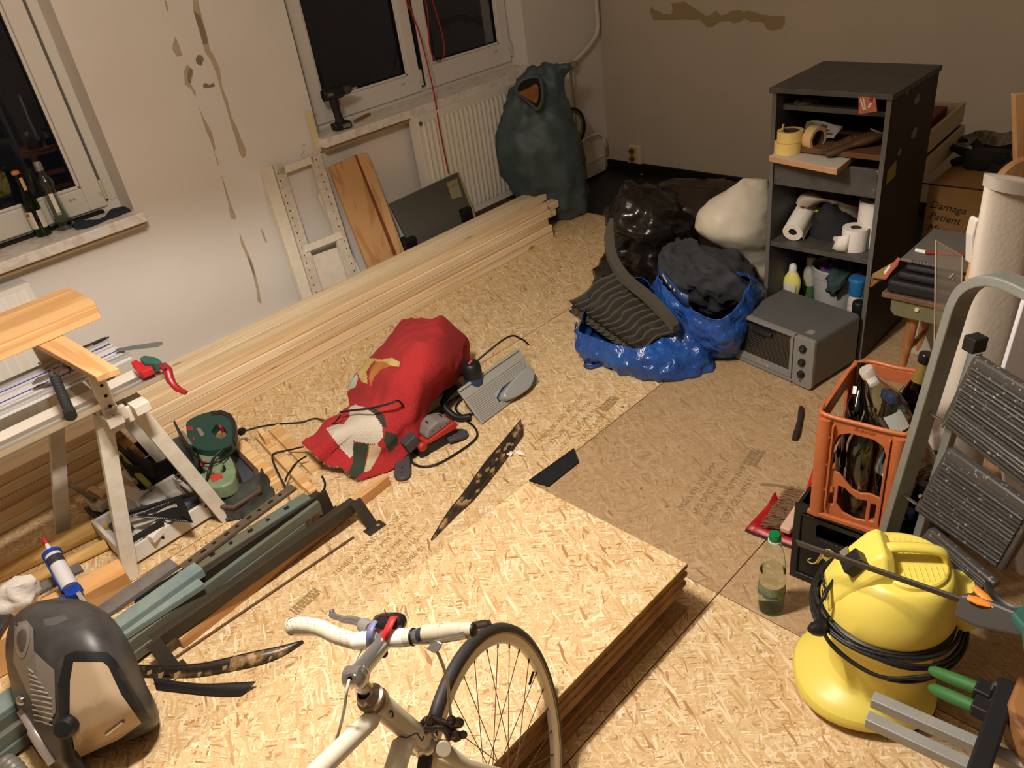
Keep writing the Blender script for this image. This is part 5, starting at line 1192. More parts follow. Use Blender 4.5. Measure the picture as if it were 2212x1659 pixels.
# ---- step ladder: everything lies in the ladder's own plane
m_alu=mat('dull_aluminium',(136,137,130),rough=.42,metal=.35,var=.12,vscale=30); m_alud=mat('aluminium_inner',(84,80,70),rough=.55,metal=.3)
LF=G(1868,1322); LT=G(2080,632,.93); wdir=V((-.476,-.879,0)).normalized(); rdir=(LT-LF).normalized(); LNn=wdir.cross(rdir).normalized()
if LNn.dot(CAMP-LF)<0: LNn=-LNn
def LP(x,y,o=0): return PL(x,y,LF+LNn*o,LNn)
ld=thing('step_ladder','folded aluminium step ladder with ribbed black treads leaning at the right edge','ladder',tuple(LF))
def sweep(pts,wd,th,mt,name,up=LNn):
    """rectangular tube along pts; width in plane wd, thickness th along normal"""
    ps=[V(p) for p in pts]; rg=[]
    for i,p in enumerate(ps):
        d=(ps[min(i+1,len(ps)-1)]-ps[max(i-1,0)]).normalized(); s=d.cross(up).normalized()
        rg.append([p+s*wd/2+up*th/2,p-s*wd/2+up*th/2,p-s*wd/2-up*th/2,p+s*wd/2-up*th/2])
    mb=MB(); mb.loft(rg); return obj(name,mb,mt,ld,world=True,bevel=.003)
Wd=.46; Rb=LF+wdir*Wd
hoop=[LF,LP(1915,1165),LP(1998,880),LP(2060,690)]
top=catmull([LP(2060,690),LP(2072,655),LP(2090,625),LP(2120,607),LP(2160,604),LP(2212,622),LP(2300,668),LP(2420,735)],5)
sweep(hoop[:1]+[hoop[0].lerp(hoop[3],t) for t in (.33,.66)]+top,.020,.045,m_alu,'main_frame')
rt=top[-1]; sweep([rt,rt+wdir*.03-rdir*.05,Rb],.020,.045,m_alu,'right_rail')
sweep([LP(2108,760,-.05),LP(2030,1010,-.05),LP(1960,1240,-.05)],.020,.020,m_alu,'rear_leg')
sweep([LP(2094,735,-.02),LP(2119,748,-.02)],.032,.034,m_vb,'end_cap')
bolt=MB(); bolt.tube([LP(2003,889,.0),LP(2034,908,.0)],.004,8); obj('pivot_rod',bolt,m_metal,ld,world=True)
bolt=MB(); bolt.tube([LP(1953,1070,.0),LP(1978,1088,.0)],.004,8); obj('pivot_rod',bolt,m_metal,ld,world=True)
for px,py in ((2035,918),(1989,1072)):
    p=LP(px,py,.014); mb=MB(); mb.lathe([(0,0),(.006,0),(.004,.004),(0,.005)],10,T=M4.Translation(p)@LNn.to_track_quat('Z','Y').to_matrix().to_4x4()); obj('rivet',mb,m_metal,ld,world=True)
m_tread,_tt,_tb=nt('black_ribbed_rubber')
def _f3():
    t=_tt;b=_tb;L=t.links
    tc=N(t,'ShaderNodeTexCoord'); n=N(t,'ShaderNodeTexNoise'); n.inputs['Scale'].default_value=130; n.inputs['Detail'].default_value=3; L.new(tc.outputs['Object'],n.inputs[0])
    rp=N(t,'ShaderNodeValToRGB'); e=rp.color_ramp.elements; e[0].position=.62; e[0].color=lin((62,59,56)); e[1].position=.74; e[1].color=lin((150,142,126)); L.new(n.outputs[0],rp.inputs[0]); L.new(rp.outputs[0],b.inputs[0]); b.inputs['Roughness'].default_value=.28
_f3()
def tread(TL,TRr,BL,BR,o,nr=17,name='tread',mt=m_tread):
    """corner pixels: TL/TR upper edge, BL/BR lower edge; ribs run along the width"""
    A,B,Cc,D=LP(*TL,o),LP(*TRr,o),LP(*BR,o),LP(*BL,o)
    ex=(B-A).normalized(); 
    mb=MB(); mb.slab([A,B,Cc,D],-LNn,.022); tr=obj(name,mb,mt,ld,world=True,bevel=.008,bseg=3)
    mb=MB(); L_=(A-D).length
    for i in range(nr):
        t=.07+.80*i/(nr-1); a=D.lerp(A,t); b2=Cc.lerp(B,t); a2=a.lerp(b2,.055); b3=a.lerp(b2,.945)
        mb.tube([a2+LNn*.0015,b3+LNn*.0015],.0036,6)
    obj('grip_ribs',mb,mt,tr,world=False,stuff=True) if False else obj('grip_ribs',mb,mt,ld,world=True,stuff=True,smooth=60)
    return tr
tread((2100,768),(2330,908),(2028,915),(2262,1100),.014)
tread((2043,966),(2240,1105),(1970,1102),(2162,1238),.014,nr=15)
tread((2004,1140),(2150,1262),(1962,1186),(2100,1305),.004,nr=10)
# ---- bar clamp laid over the vacuum
m_bar=mat('black_clamp_bar',(52,46,42),rough=.45,metal=.3); m_orange=mat('orange_trigger',(222,132,40),rough=.45); m_teal=mat('teal_grip',(44,88,80),rough=.5)
ca=G(1722,1172,.475); cb_=G(2082,1298,.535)
TC=frame(ca,cb_-ca,(0,0,1)); Lc=(cb_-ca).length
cl=thing('bar_clamp','long black one-hand bar clamp with orange triggers lying over the yellow vacuum','clamp',tuple(ca))
mb=MB(); mb.bx(0,Lc+.10,-.0025,.0025,-.009,.009); mb.xf(TC@rotm(20,0,0)); obj('bar',mb,m_bar,cl,world=True,bevel=.001)
mb=MB(); mb.prism([(Lc-.006,-.030),(Lc+.03,-.034),(Lc+.10,-.022),(Lc+.145,-.03),(Lc+.15,.012),(Lc+.02,.020),(Lc-.004,.012)],-.016,.016,T=TC@rotm(60,0,0)); obj('clamp_body',mb,mat('clamp_grey',(66,62,58),rough=.5),cl,world=True,bevel=.005)
for (a,b2) in (((2090,1290),(2140,1308)),((2104,1268),(2150,1312))):
    p=G(*a,.56); q=G(*b2,.56); mb=MB(); mb.tube([p,p.lerp(q,.5),q],[.006,.009,.005],10,flat=(1,.6)); obj('trigger',mb,m_orange,cl,world=True,smooth=50)
mb=MB(); mb.slab([G(x,y,.56) for x,y in ((2178,1340),(2212,1318),(2290,1300),(2290,1400),(2212,1422),(2205,1372))],(0,0,1),.02); obj('grip',mb,m_teal,cl,world=True,bevel=.005)
mb=MB(); mb.tube(catmull([G(2130,1260,.54),G(2145,1290,.55),G(2180,1318,.555),G(2230,1330,.56)],5),[.006,.009]+[.012]*14,8,flat=(.5,1)); obj('jaw_arm',mb,m_blk,cl,world=True,smooth=50)
# ---- square tubes bottom right
m_sq=mat('light_grey_square_tube',(156,155,150),rough=.4,metal=.25,var=.1,vscale=30)
z1=.30
for lbl,(a,b2) in (('upper light grey square metal bar poking in at the bottom right corner',((1884,1510),(2290,1690))),('lower light grey square metal bar poking in at the bottom right corner',((1872,1552),(2190,1702)))):
    p=G(*a,z1); q=G(*b2,z1); T=frame(p,q-p,(0,0,1)); mb=MB(); mb.bx(0,(q-p).length,-.012,.012,-.012,.012); mb.xf(T); single('square_bar',mb,m_sq,lbl,'metal bar',group='pair of grey square bars bottom right',bevel=.002)
hz=.325
hk=thing('spring_clamp','black clamp head with green handles gripping the two grey square bars','clamp',tuple(G(2130,1580,hz)))
mb=MB(); p=G(2170,1500,hz+.03); q=G(2105,1690,hz+.03); T=frame(p,q-p,(0,0,1)); mb.bx(-.03,(q-p).length,-.017,.017,-.014,.010); mb.xf(T); obj('clamp_bar',mb,m_blk,hk,world=True,bevel=.005)
for a,b2 in (((2008,1446),(2125,1492)),((2008,1484),(2112,1530))):
    p=G(*a,hz-.02); q=G(*b2,hz+.01); mb=MB(); mb.tube([p,p.lerp(q,.1),p.lerp(q,.5),p.lerp(q,.95),q],[.006,.011,.013,.012,.010],12); obj('handle',mb,mat('green_rubber_grip',(52,104,50),rough=.6),hk,world=True,smooth=50)
for a in ((2125,1495),(2120,1530)):
    p=G(*a,hz+.015); mb=MB(); mb.box(p,(.035,.03,.03)); obj('jaw',mb,m_blk,hk,world=True,bevel=.004); mb=MB(); mb.lathe([(0,0),(.006,0),(.005,.008),(0,.009)],10,T=TR(p.x+.012,p.y-.012,p.z+.014)); obj('screw',mb,m_metal,hk,world=True,smooth=40)
mb=MB(); mb.slab([G(x,y,.30) for x,y in ((2212,1440),(2330,1380),(2330,1750),(2250,1720),(2168,1610),(2160,1570))],(0,0,1),.075); single('timber_block',mb,wood('dark_old_timber',(142,98,58),(104,68,38),1.0,'y',knots=False),'rough dark brown timber block at the bottom right corner','wood',bevel=.008)
mb=MB(); mb.bx(-.04,.04,-.04,.04,0,.30); q=G(2260,1600,.30); mb.xf(TR(q.x+.02,q.y-.03,0)); single('timber_post',mb,wood('dark_old_timber',(142,98,58),(104,68,38)),'upright post carrying the dark timber block, mostly hidden','wood')
# ================================================================== back right: stool, boxes, rolls
m_grst=mat('green_grey_painted_wood',(112,108,78),rough=.6,var=.15,vscale=20,stretch=(1,1,.2)); m_leg=wood('stool_leg_wood',(176,124,78),(150,100,58),1.0,'z',knots=False)
SX,SY,SZ=2.475,.895,.40
st_=thing('stool','old wooden stool with a green grey frame and brown top right of the cabinet','stool',(SX+.17,SY-.17,0))
mb=MB(); mb.bx(SX,SX+.34,SY-.37,SY,SZ-.018,SZ); obj('seat',mb,mat('worn_brown_top',(112,84,64),rough=.6,var=.25,vscale=10),st_,world=True,bevel=.003)
mb=MB(); mb.prism([(SY-.028,SZ-.018),(SY-.345,SZ-.018),(SY-.345,SZ-.06),(SY-.33,SZ-.082),(SY-.045,SZ-.082),(SY-.030,SZ-.065)],SX+.014,SX+.03,plane='yz'); fa_=obj('apron',mb,m_grst,st_,world=True,bevel=.002)
mb=MB(); mb.bx(SX+.03,SX+.32,SY-.045,SY-.03,SZ-.08,SZ-.018); obj('apron',mb,m_grst,st_,world=True,bevel=.002)
mb=MB(); mb.lathe([(0,0),(.008,0),(.006,.006),(0,.007)],14,T=TR(SX+.013,SY-.115,SZ-.042)@rotm(0,-90,0)); obj('screw_cap',mb,mat('cream_button',(206,204,160),rough=.4),st_,world=True,smooth=40)
for (x,y,dx,dy) in ((SX+.06,SY-.10,.0,.0),(SX+.30,SY-.07,.04,.03),(SX+.06,SY-.30,-.03,-.04),(SX+.30,SY-.30,.04,-.04)):
    mb=MB(); f0=G(1943,782) if dx==0 and dy==0 else V((x+dx,y+dy,0)); f0.z=0
    if dx==0 and dy==0: f0=V((2.50+.10,.86-.02,0))
    mb.tube([V((x,y,SZ-.02)),V((x,y,SZ-.02)).lerp(f0,.5),f0],[.019,.018,.013],14); obj('leg',mb,m_leg,st_,world=True,smooth=50)
mb=MB(); mb.tube([(SX+.10,SY-.09,.17),(SX+.32,SY-.06,.12)],.009,10); obj('stretcher',mb,m_leg,st_,world=True,smooth=50)
# things piled on the stool
m_bf=mat('black_folder',(24,24,25),rough=.6)
zz=SZ+.001
for i,(dx,dy,w_,d_,h_) in enumerate(((.0,.0,.30,.36,.045),(.012,-.012,.29,.34,.028),(.022,-.018,.28,.33,.022))):
    mb=MB(); mb.bx(SX+.005+dx,SX+.005+dx+w_,SY-.03+dy-d_,SY-.01+dy-.012*i,zz,zz+h_); single('black_folder',mb,m_bf,'soft black folder on the stool, %s of the three'%('lowest','middle','topmost')[i],'folder',group='black folders on the stool',bevel=.012,bseg=3); zz+=h_+.002
nb=thing('spiral_notebook','grey spiral notebook lying on the black folders','notebook',(SX+.16,SY-.2,zz))
mb=MB(); mb.bx(SX+.045,SX+.33,SY-.34,SY-.03,zz,zz+.010); obj('cover',mb,mat('grey_cover',(112,106,100),rough=.5,var=.15,vscale=6),nb,world=True,bevel=.002)
mb=MB(); 
for i in range(26):
    y=SY-.33+i*.0105; mb.tube([(SX+.042+.006*cos(t),y,zz+.007+.007*sin(t)) for t in [2*pi*j/8 for j in range(8)]],.0009,4,closed=True)
obj('spiral',mb,m_metal,nb,world=True,stuff=True)
mb=MB(); mb.tube([G(1986,540,zz+.018),G(2000,544,zz+.018)],.0055,10); mk=thing('red_marker','red marker with a white cap lying on the grey notebook','pen',tuple(G(1998,543,zz+.012)))
mb=MB(); a=G(1978,540,zz+.017); b_=G(2000,545,zz+.017); mb.tube([a,b_],.0065,12); obj('cap',mb,mat('white_cap',(226,222,212)),mk,world=True,smooth=50)
mb=MB(); c=G(2095,551,zz+.017); mb.tube([b_,c],.006,12); obj('barrel',mb,mat('dark_red_barrel',(140,28,30),rough=.4),mk,world=True,smooth=50)
mb=MB(); mb.slab([G(x,y,.385) for x,y in ((1884,585),(1960,562),(1965,590),(1930,612),(1884,610))],(0,0,1),.004)
ca_=thing('cardboard_tray','open folded brown cardboard tray wedged between cabinet and stool','box',tuple(G(1900,610,.42)))
def quadp(parent,pts,mt,name='flap',th=.004):
    P=[V(p) for p in pts]; n=(P[1]-P[0]).cross(P[2]-P[0]).normalized(); mb=MB(); mb.slab(P,n,th); return obj(name,mb,mt,parent,world=True)
m_card=mat('brown_cardboard',(150,116,72),rough=.85,var=.12,vscale=5)
quadp(ca_,[G(1884,592,.43),G(1940,560,.47),G(1940,572,.455),G(1912,604,.42),G(1884,600,.425)],m_card)
quadp(ca_,[G(1884,592,.43),G(1879,620,.385),G(1912,602,.40),G(1912,598,.42)],m_card)
mb=MB(); mb.tube([G(1910,602,.44),G(1942,558,.49)],.007,6,flat=(1,.5)); single('orange_folder_edge',mb,mat('orange_folder',(176,92,60),rough=.6),'orange folder edge sticking out left of the black folders','folder')
mb=MB(); mb.slab([G(1908,592,.44),G(1922,574,.46),G(1924,584,.45),G(1912,596,.435)],(0,0,1),.01); single('tissue_ball',mb,m_tissue,'small white tissue beside the orange folder','tissue',bevel=.004)
# white box under the stool with handwriting
wbx=thing('white_box','white box with black handwriting under the stool','box',(2.93,.74,0))
mb=MB(); mb.bx(2.80,3.05,.50,.88,0,.285); obj('carton',mb,mat('white_carton',(178,170,158),rough=.8),wbx,world=True,bevel=.003)
m_ink=mat('black_marker_ink',(26,24,24),rough=.7)
Tt=M4(((0,0,-1,2.7985),(-1,0,0,.72),(0,1,0,.25),(0,0,0,1)))
for s,dz,sz in (('MALIEN',0,.042),('Kram,',-.048,.042),('EXTRA',-.0,.0)):
    if sz: obj('handwriting',text_mesh(s,sz,TR(0,0,dz)@Tt,shear=.15),m_ink,wbx,world=True,fix=False)
# cardboard removal box behind
cbx=thing('cardboard_box','big brown moving box with three lines of handwriting behind the stool','box',(3.4,.72,0))
mb=MB(); mb.bx(3.10,3.70,.38,1.0,0,.555); obj('carton',mb,mat('dark_cardboard',(132,96,50),rough=.85,var=.12,vscale=3),cbx,world=True,bevel=.003)
mb=MB(); mb.slab([WX(1990,394,3.097),WX(2145,412,3.097),WX(2145,414,3.097),WX(1990,397,3.097)],(-1,0,0),.001); obj('flap_joint',mb,m_hole,cbx,world=True)
for s,px,py,sz in (('Damaga',2008,441,.045),('Patient',2006,465,.045),('Mannschaft',2002,490,.045)):
    p=WX(px,py,3.0985); Tt=M4(((0,0,-1,p.x),(-1,0,0,p.y),(0,1,0,p.z),(0,0,0,1))); obj('handwriting',text_mesh(s,sz*.9,Tt@rotm(0,0,-4),shear=.3,align='LEFT'),m_ink,cbx,world=True,fix=False)
# white drawer and drawer frame on the box behind the cabinet
m_wdr=mat('cream_drawer',(178,166,140),rough=.6)
wd=thing('wooden_crate','cream open wooden box with red things in it stacked behind the cabinet','box',(3.4,1.05,.56))
zt=.66
A,B=WX(2000,345,3.2),None
p0=G(2003,292,.735); p1=G(2066,238,.735); d_=(p1-p0); d_.z=0; L_=.52; dn=d_.normalized(); sN=V((-dn.y,dn.x,0))
def drw(z0,z1,off,parent,open_=True):
    q0=p0+V((0,0,0)); base=V((q0.x,q0.y,0))-dn*.06
    T=frame((base.x,base.y,z0),dn,(0,0,1)); h=z1-z0; w2=.36
    mb=MB(); mb.bx(0,L_,off,off+.012,0,h); mb.xf(T); obj('side',mb,m_wdr,parent,world=True,bevel=.002)
    mb=MB(); mb.bx(L_,L_+.012,off,w2,0,h); mb.xf(T); obj('end',mb,m_wdr,parent,world=True,bevel=.002)
    mb=MB(); mb.bx(0,L_,w2-.012,w2,0,h); mb.xf(T); obj('side',mb,m_wdr,parent,world=True,bevel=.002)
    mb=MB(); mb.bx(0,L_,off+.012,w2-.012,0,.01); mb.xf(T); obj('bottom',mb,m_wdr,parent,world=True)
    return T
T=drw(.655,.735,0,wd)
mb=MB(); mb.bx(.25,.47,.05,.2,.012,.075); mb.xf(T); single('red_box',mb,mat('dark_red_box',(96,24,26),rough=.6),'dark red box lying in the cream wooden box behind the cabinet','box',bevel=.003)
mb=MB(); mb.bx(.36,.5,.21,.30,.012,.078); mb.xf(T); single('tan_box',mb,mat('tan_box',(176,130,84),rough=.7),'small tan box in the cream wooden box behind the cabinet','box',bevel=.003)
wd2=thing('wooden_crate','lower cream wooden box under the one with red things','box',(3.4,1.05,.56)); drw(.565,.645,-.012,wd2)
# gloves, striped cloth on the box
m_glv=mat('black_glove_fabric',(20,20,20),rough=.9)
gv=thing('work_gloves','pair of black work gloves lying on the moving box','gloves',tuple(G(2110,340,.56)))
zg=.575
def fing(pts,r,nm='finger'):
    mb=MB(); ps=catmull([G(x,y,z) for x,y,z in pts],4); mb.tube(ps,[r*(1.15-.3*i/len(ps)) for i in range(len(ps))],10); obj(nm,mb,m_glv,gv,world=True,smooth=60)
fing([(2100,335,zg+.01),(2072,325,zg+.02),(2054,315,zg+.02)],.014); fing([(2090,342,zg+.01),(2068,348,zg),(2054,354,zg-.01)],.015); fing([(2115,325,zg+.03),(2110,312,zg+.05),(2103,306,zg+.06)],.017,'thumb'); fing([(2095,330,zg+.02),(2068,322,zg+.03),(2056,319,zg+.03)],.012)
mb=MB(); mb.loft(smooth_rings(sil([(2102,322,2178,326,.4),(2090,335,2182,340,.6),(2086,352,2186,350,.6),(2086,368,2165,372,.5)],tuple(G(2125,350,zg)),k=.6,seg=24),4)); displace(mb,.012,25); obj('palm',mb,m_glv,gv,world=True,smooth=60)
fing([(2140,365,zg+.01),(2160,368,zg),(2190,352,zg)],.018,'cuff')
fing([(2078,308,zg+.02),(2060,304,zg+.02),(2052,308,zg+.02)],.012); fing([(2085,306,zg+.02),(2070,297,zg+.02),(2058,293,zg+.02)],.010)
mb=MB(); P=[]
for j in range(5):
    P.append([G(2052+j*2+i*26,314-j*7-(3 if i>3 else 0)+(6*sin(i*1.9)),zg+.012+.012*sin(i*1.4+j)) for i in range(7)])
mb.grid(bicubic(P,4,5)); single('striped_cloth',mb,mat('grey_white_cloth',(136,124,112),rough=.9,var=.5,vscale=14,col2=(70,60,54),stretch=(1,4,1)),'pale striped cloth under the black gloves','cloth',smooth=60,solid=.004)
# upright boards, round disc, white roll, white sheet, acrylic
def upq(name,label,cat,quad,p0,mt,th,bev=.002,nrm=None,floor_=True):
    n=V(nrm).normalized() if nrm else V((CF.x,CF.y,0)).normalized(); P=[PL(x,y,p0,n) for x,y in quad]
    mb=MB(); mb.slab(P,n,th); return single(name,mb,mt,label,cat,bevel=bev)
upq('upright_board','light orange board standing at the far right edge behind the white roll','board',[(2193,204),(2290,196),(2290,900),(2198,420)],(2.6,.52,0),wood('light_board',(204,162,114),(186,142,94),1.0,'z',knots=False),.02)
n_=V((CF.x,CF.y,0)).normalized(); dd=PL(2212,410,(2.45,.50,0),n_); T=M4.Translation(dd)@n_.to_track_quat('Z','Y').to_matrix().to_4x4()
mb=MB(); mb.lathe([(0,0),(.085,0),(.09,.006),(.09,.018),(0,.018)],48,T=T); single('wooden_disc',mb,wood('disc_wood',(168,126,84),(142,102,62),1.0,'z',knots=False),'round brown wooden disc behind the top of the white roll','disc',smooth=40)
m_roll=mat('cream_white_felt',(206,194,178),rough=.8,var=.05,bump=.1,bscale=90)
wr_=thing('insulation_roll','wide cream white roll standing upright behind the step ladder','roll',(2.05,.43,0))
p0r=(2.02,.45,0); rows_=[(2132,378,2240,392,.30),(2124,430,2238,448,.3),(2108,520,2224,540,.32),(2092,620,2206,640,.4),(2062,760,2172,780,.55),(2030,880,2140,900,.6),(1985,1080,2085,1100,.6),(1955,1210,2048,1230,.6)]
mb=MB(); mb.loft(smooth_rings(sil(rows_,p0r,k=.5,seg=40,power=.75),5)); obj('roll_body',mb,m_roll,wr_,world=True,smooth=50)
rows_=[(2131,381,2244,395,.32),(2128,400,2242,416,.33),(2127,403,2241,419,.33)]
mb=MB(); mb.loft(sil([(2131,379,2242,393,.52),(2128,404,2240,420,.52)],p0r,k=.52,seg=40,power=.75)); obj('grey_collar',mb,mat('grey_collar',(176,166,156),rough=.7),wr_,world=True,smooth=50)
upq('white_strip','narrow white rounded strip left of the cream roll','strip',[(2108,478),(2116,472),(2122,480),(2110,560),(2098,572),(2100,510)],(2.12,.50,0),mat('bright_white_strip',(214,206,194),rough=.5),.03,.004)
upq('wood_offcut','small light wooden board between acrylic sheet and cream roll','board',[(2104,566),(2122,562),(2105,660),(2085,700),(2090,620)],(2.16,.52,0),wood('offcut_wood',(206,150,90),(182,126,70),1.0,'z',knots=False),.02)
upq('white_sheet','smooth white sheet leaning behind the ladder treads at the right edge','sheet',[(2225,612),(2420,720),(2330,1300),(2200,1240),(2150,900),(2165,810)],(1.72,.30,0),mat('cool_white_sheet',(206,200,204),rough=.6),.012)
m_acr=mat('acrylic_clear',(232,222,206),rough=.12,trans=.82,ior=1.1)
n_=V((CF.x,CF.y,0)).normalized(); pa_=(2.14,.57,0)
P=[PL(x,y,pa_,n_) for x,y in ((2022,520),(2079,553),(2077,640),(2052,800),(2012,1000),(2018,760))]
ac=thing('acrylic_sheet','clear acrylic sheet with a slanted top standing left of the cream roll','sheet',tuple(P[5]-V((0,0,P[5].z))))
bl=PL(2008,1010,pa_,n_); 
mb=MB(); mb.slab([P[0],P[1],P[2],P[3],P[4],P[5]],n_,.005); obj('pane',mb,m_acr,ac,world=True)
mb=MB(); mb.tube([P[5],P[0],P[1],P[2]],.0016,5); obj('bright_edge',mb,mat('acrylic_edge',(196,176,146),rough=.3),ac,world=True)
mb=MB(); mb.tube([PL(2049,600,pa_,n_)-n_*.001,PL(2060,590,pa_,n_)-n_*.001],.0009,4); mb.tube([PL(2051,592,pa_,n_)-n_*.001,PL(2058,604,pa_,n_)-n_*.001],.0007,4); obj('scratch',mb,mat('white_scratch',(210,204,196),rough=.6),ac,world=True)
# ================================================================== middle of the floor
# ---- raised stack of boards
zt=.185
SXa,SXb,SYa,SYb=-1.05,1.180,.797,1.352
q=[G(1487,1217,zt),G(1140,1040,zt)]
SXb=(q[0].x+q[1].x)/2; SYa=q[0].y; SYb=q[1].y
bt=.0145
nb_=6
m_osb3=osb('osb_stack_top',OC)
for i in range(nb_):
    ins=(0,.010,.004,.012,.006,.010)[i]; dx=(0,-.008,.006,-.004,.002,-.010)[i]
    ztop=zt-i*(bt+.0012); mb=MB(); x1=SXb+dx-(.0 if i==0 else .004); 
    o=osb_board('osb_board',SXa,x1,SYa+ins*.6,SYb-ins*.3,ztop-bt,ztop,m_osb3,None)
    o['category']='board'; o['group']='raised stack of strand boards'
    o['label']='loose strand board in the raised stack, %s'%(('topmost','second from the top','third from the top','fourth from the top','fifth from the top','lowest of the stack')[i])
zlow=zt-nb_*(bt+.0012)
for i,(x,nm) in enumerate(((.80,'far'),(-.1,'near'))):
    mb=MB(); mb.bx(x,x+.09,SYa+.12,SYb-.12,.0335,zlow-.001); single('support_block',mb,m_spruce,'timber block under the %s end of the raised board stack'%nm,'wood',bevel=.003)
a=G(1503,1327); b_=G(1222,1659)
mb=MB(); yy=G(1485,1318).y
for i in range(2):
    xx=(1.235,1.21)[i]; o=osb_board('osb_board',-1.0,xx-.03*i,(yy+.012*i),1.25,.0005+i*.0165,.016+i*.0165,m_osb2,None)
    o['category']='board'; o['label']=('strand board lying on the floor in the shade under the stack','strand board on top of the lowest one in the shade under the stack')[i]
# stamps printed on the floor panels
m_stamp=mat('faded_stamp_ink',(150,122,80),rough=.7); m_stamp2=mat('faded_stamp_ink_dark',(132,110,78),rough=.7)
def stamp(px,py,lines,sz,ang,mt,parent=floor,z=0.0,dl=1.5):
    p=G(px,py,z)
    for i,s in enumerate(lines):
        T=TR(p.x,p.y,z+.0004)@rotm(0,0,ang)@TR(0,-i*sz*dl,0)
        obj('stamped_print',text_mesh(s,sz,T,depth=.0002),mt,parent,world=False,fix=False)
L1=['TIMBER BOARD AG OSB/3','EN 300  15 MM  A 024','2500 X 675 MM  N+F','OSB 3 CE 0765','EN 13986 E1']
stamp(1212,905,L1,.030,10,m_stamp); stamp(1508,1050,['OSB/3 EN 300 15MM','SRG DE CTBA 0762','2500 MM X 675 MM N+F','OSB 3 CE FORM E1'],.030,8,m_stamp2)
stamp(800,1172,L1,.028,8,m_stamp)
def bars(px,py,w_,h_,ang,mt):
    p=G(px,py); mb=MB(); rb=random.Random(px)
    for r in range(3):
        x=-w_/2
        while x<w_/2:
            d=rb.uniform(.004,.014); mb.bx(x,min(x+d,w_/2),-h_/2+r*h_/3,-h_/2+r*h_/3+h_*.29,0,.0004); x+=d+rb.uniform(.001,.004)
    mb.xf(TR(p.x,p.y,.0002)@rotm(0,0,ang)); obj('stamped_code',mb,mt,floor,world=True,stuff=True)
bars(1315,872,.10,.045,8,m_stamp); bars(660,1298,.10,.04,8,m_stamp); bars(1628,988,.09,.05,8,m_stamp2)
mb=MB(); ps=[G(1643,1046),G(1680,1049),G(1715,1057),G(1735,1063)]; mb.grid([[p+V((.008,0,.0004)) for p in ps],[p+V((-.008,0,.0004)) for p in ps]]); obj('grey_streak',mb,m_stamp2,floor,world=True)
# ---- thin flaky strips
m_flk,_ft,_fb=nt('flaky_strip')
def _f4():
    t=_ft;b=_fb;L=t.links
    tc=N(t,'ShaderNodeTexCoord'); n=N(t,'ShaderNodeTexNoise'); n.inputs['Scale'].default_value=22; n.inputs['Detail'].default_value=4; L.new(tc.outputs['Object'],n.inputs[0])
    rp=N(t,'ShaderNodeValToRGB'); e=rp.color_ramp.elements; e[0].position=.50; e[0].color=lin((46,39,32)); e[1].position=.68; e[1].color=lin((176,142,98)); 
    x=rp.color_ramp.elements.new(.58); x.color=lin((92,74,52)); L.new(n.outputs[0],rp.inputs[0]); L.new(rp.outputs[0],b.inputs[0]); b.inputs['Roughness'].default_value=.35
_f4()
def ribbon(name,bot,top,mt,label,cat='strip',th=.003,flakes=0,fm_=None):
    B_=catmull([G(*p) for p in bot],6); T_=catmull([G(*p) for p in top],6); mb=MB()
    mb.grid([B_,[b.lerp(t,.5)+V((.002,0,0)) for b,t in zip(B_,T_)],T_]); t=thing(name,label,cat,tuple(sum(B_,V())/len(B_)*1.0))
    t.location.z=0
    obj('strip_body',mb,mt,t,world=True,solid=th,smooth=60)
    ed=MB(); ed.tube(T_,.0022,6); obj('top_edge',ed,mat('strip_edge',(48,44,42),rough=.45),t,world=True)
    rb=random.Random(len(bot)+flakes)
    for i in range(flakes):
        k=rb.randrange(3,len(B_)-3); c=B_[k].lerp(T_[k],rb.uniform(.2,.9)); n_=V((rb.uniform(-.3,.3),-1,.35)).normalized(); a=V((rb.uniform(.006,.016),0,rb.uniform(-.004,.004))); b2=V((0,0,rb.uniform(.006,.012)))
        mb=MB(); c=c+n_*.004; mb.slab([c-a-b2*.6,c+a*.7-b2,c+a+b2*.6,c-a*.5+b2],n_,.0012); obj('paint_flake',mb,fm_ or mat('flake_beige',(196,166,124),rough=.6),t,world=True)
    return t
ribbon('flaky_strip',[(1130,942,.002),(1095,990,.002),(1060,1036,.002),(1020,1083,.002),(985,1115,.002),(935,1166,.002)],[(1125,907,.035),(1085,955,.035),(1045,1003,.035),(1005,1060,.033),(970,1103,.025),(931,1166,.006)],m_flk,'long dark strip with flaking beige paint standing on edge in the middle of the floor',flakes=16)
ribbon('flaky_strip',[(655,1388,.004),(610,1418,.002),(560,1437,.002),(500,1450,.002),(430,1462,.002),(360,1464,.002),(296,1462,.002)],[(654,1384,.010),(600,1398,.020),(550,1408,.028),(490,1422,.032),(430,1434,.032),(360,1438,.032),(298,1437,.032)],m_flk,'curved flaky brown strip running from the grey machine under the board stack',flakes=12)
ribbon('black_strip',[(520,1504,.002),(480,1505,.002),(430,1501,.002),(380,1495,.002),(338,1490,.002)],[(552,1473,.022),(500,1476,.024),(440,1478,.024),(385,1473,.024),(330,1464,.024)],mat('black_rubber_strip',(34,32,33),rough=.5),'smooth black rubber strip below the curved flaky one, running under the stack')
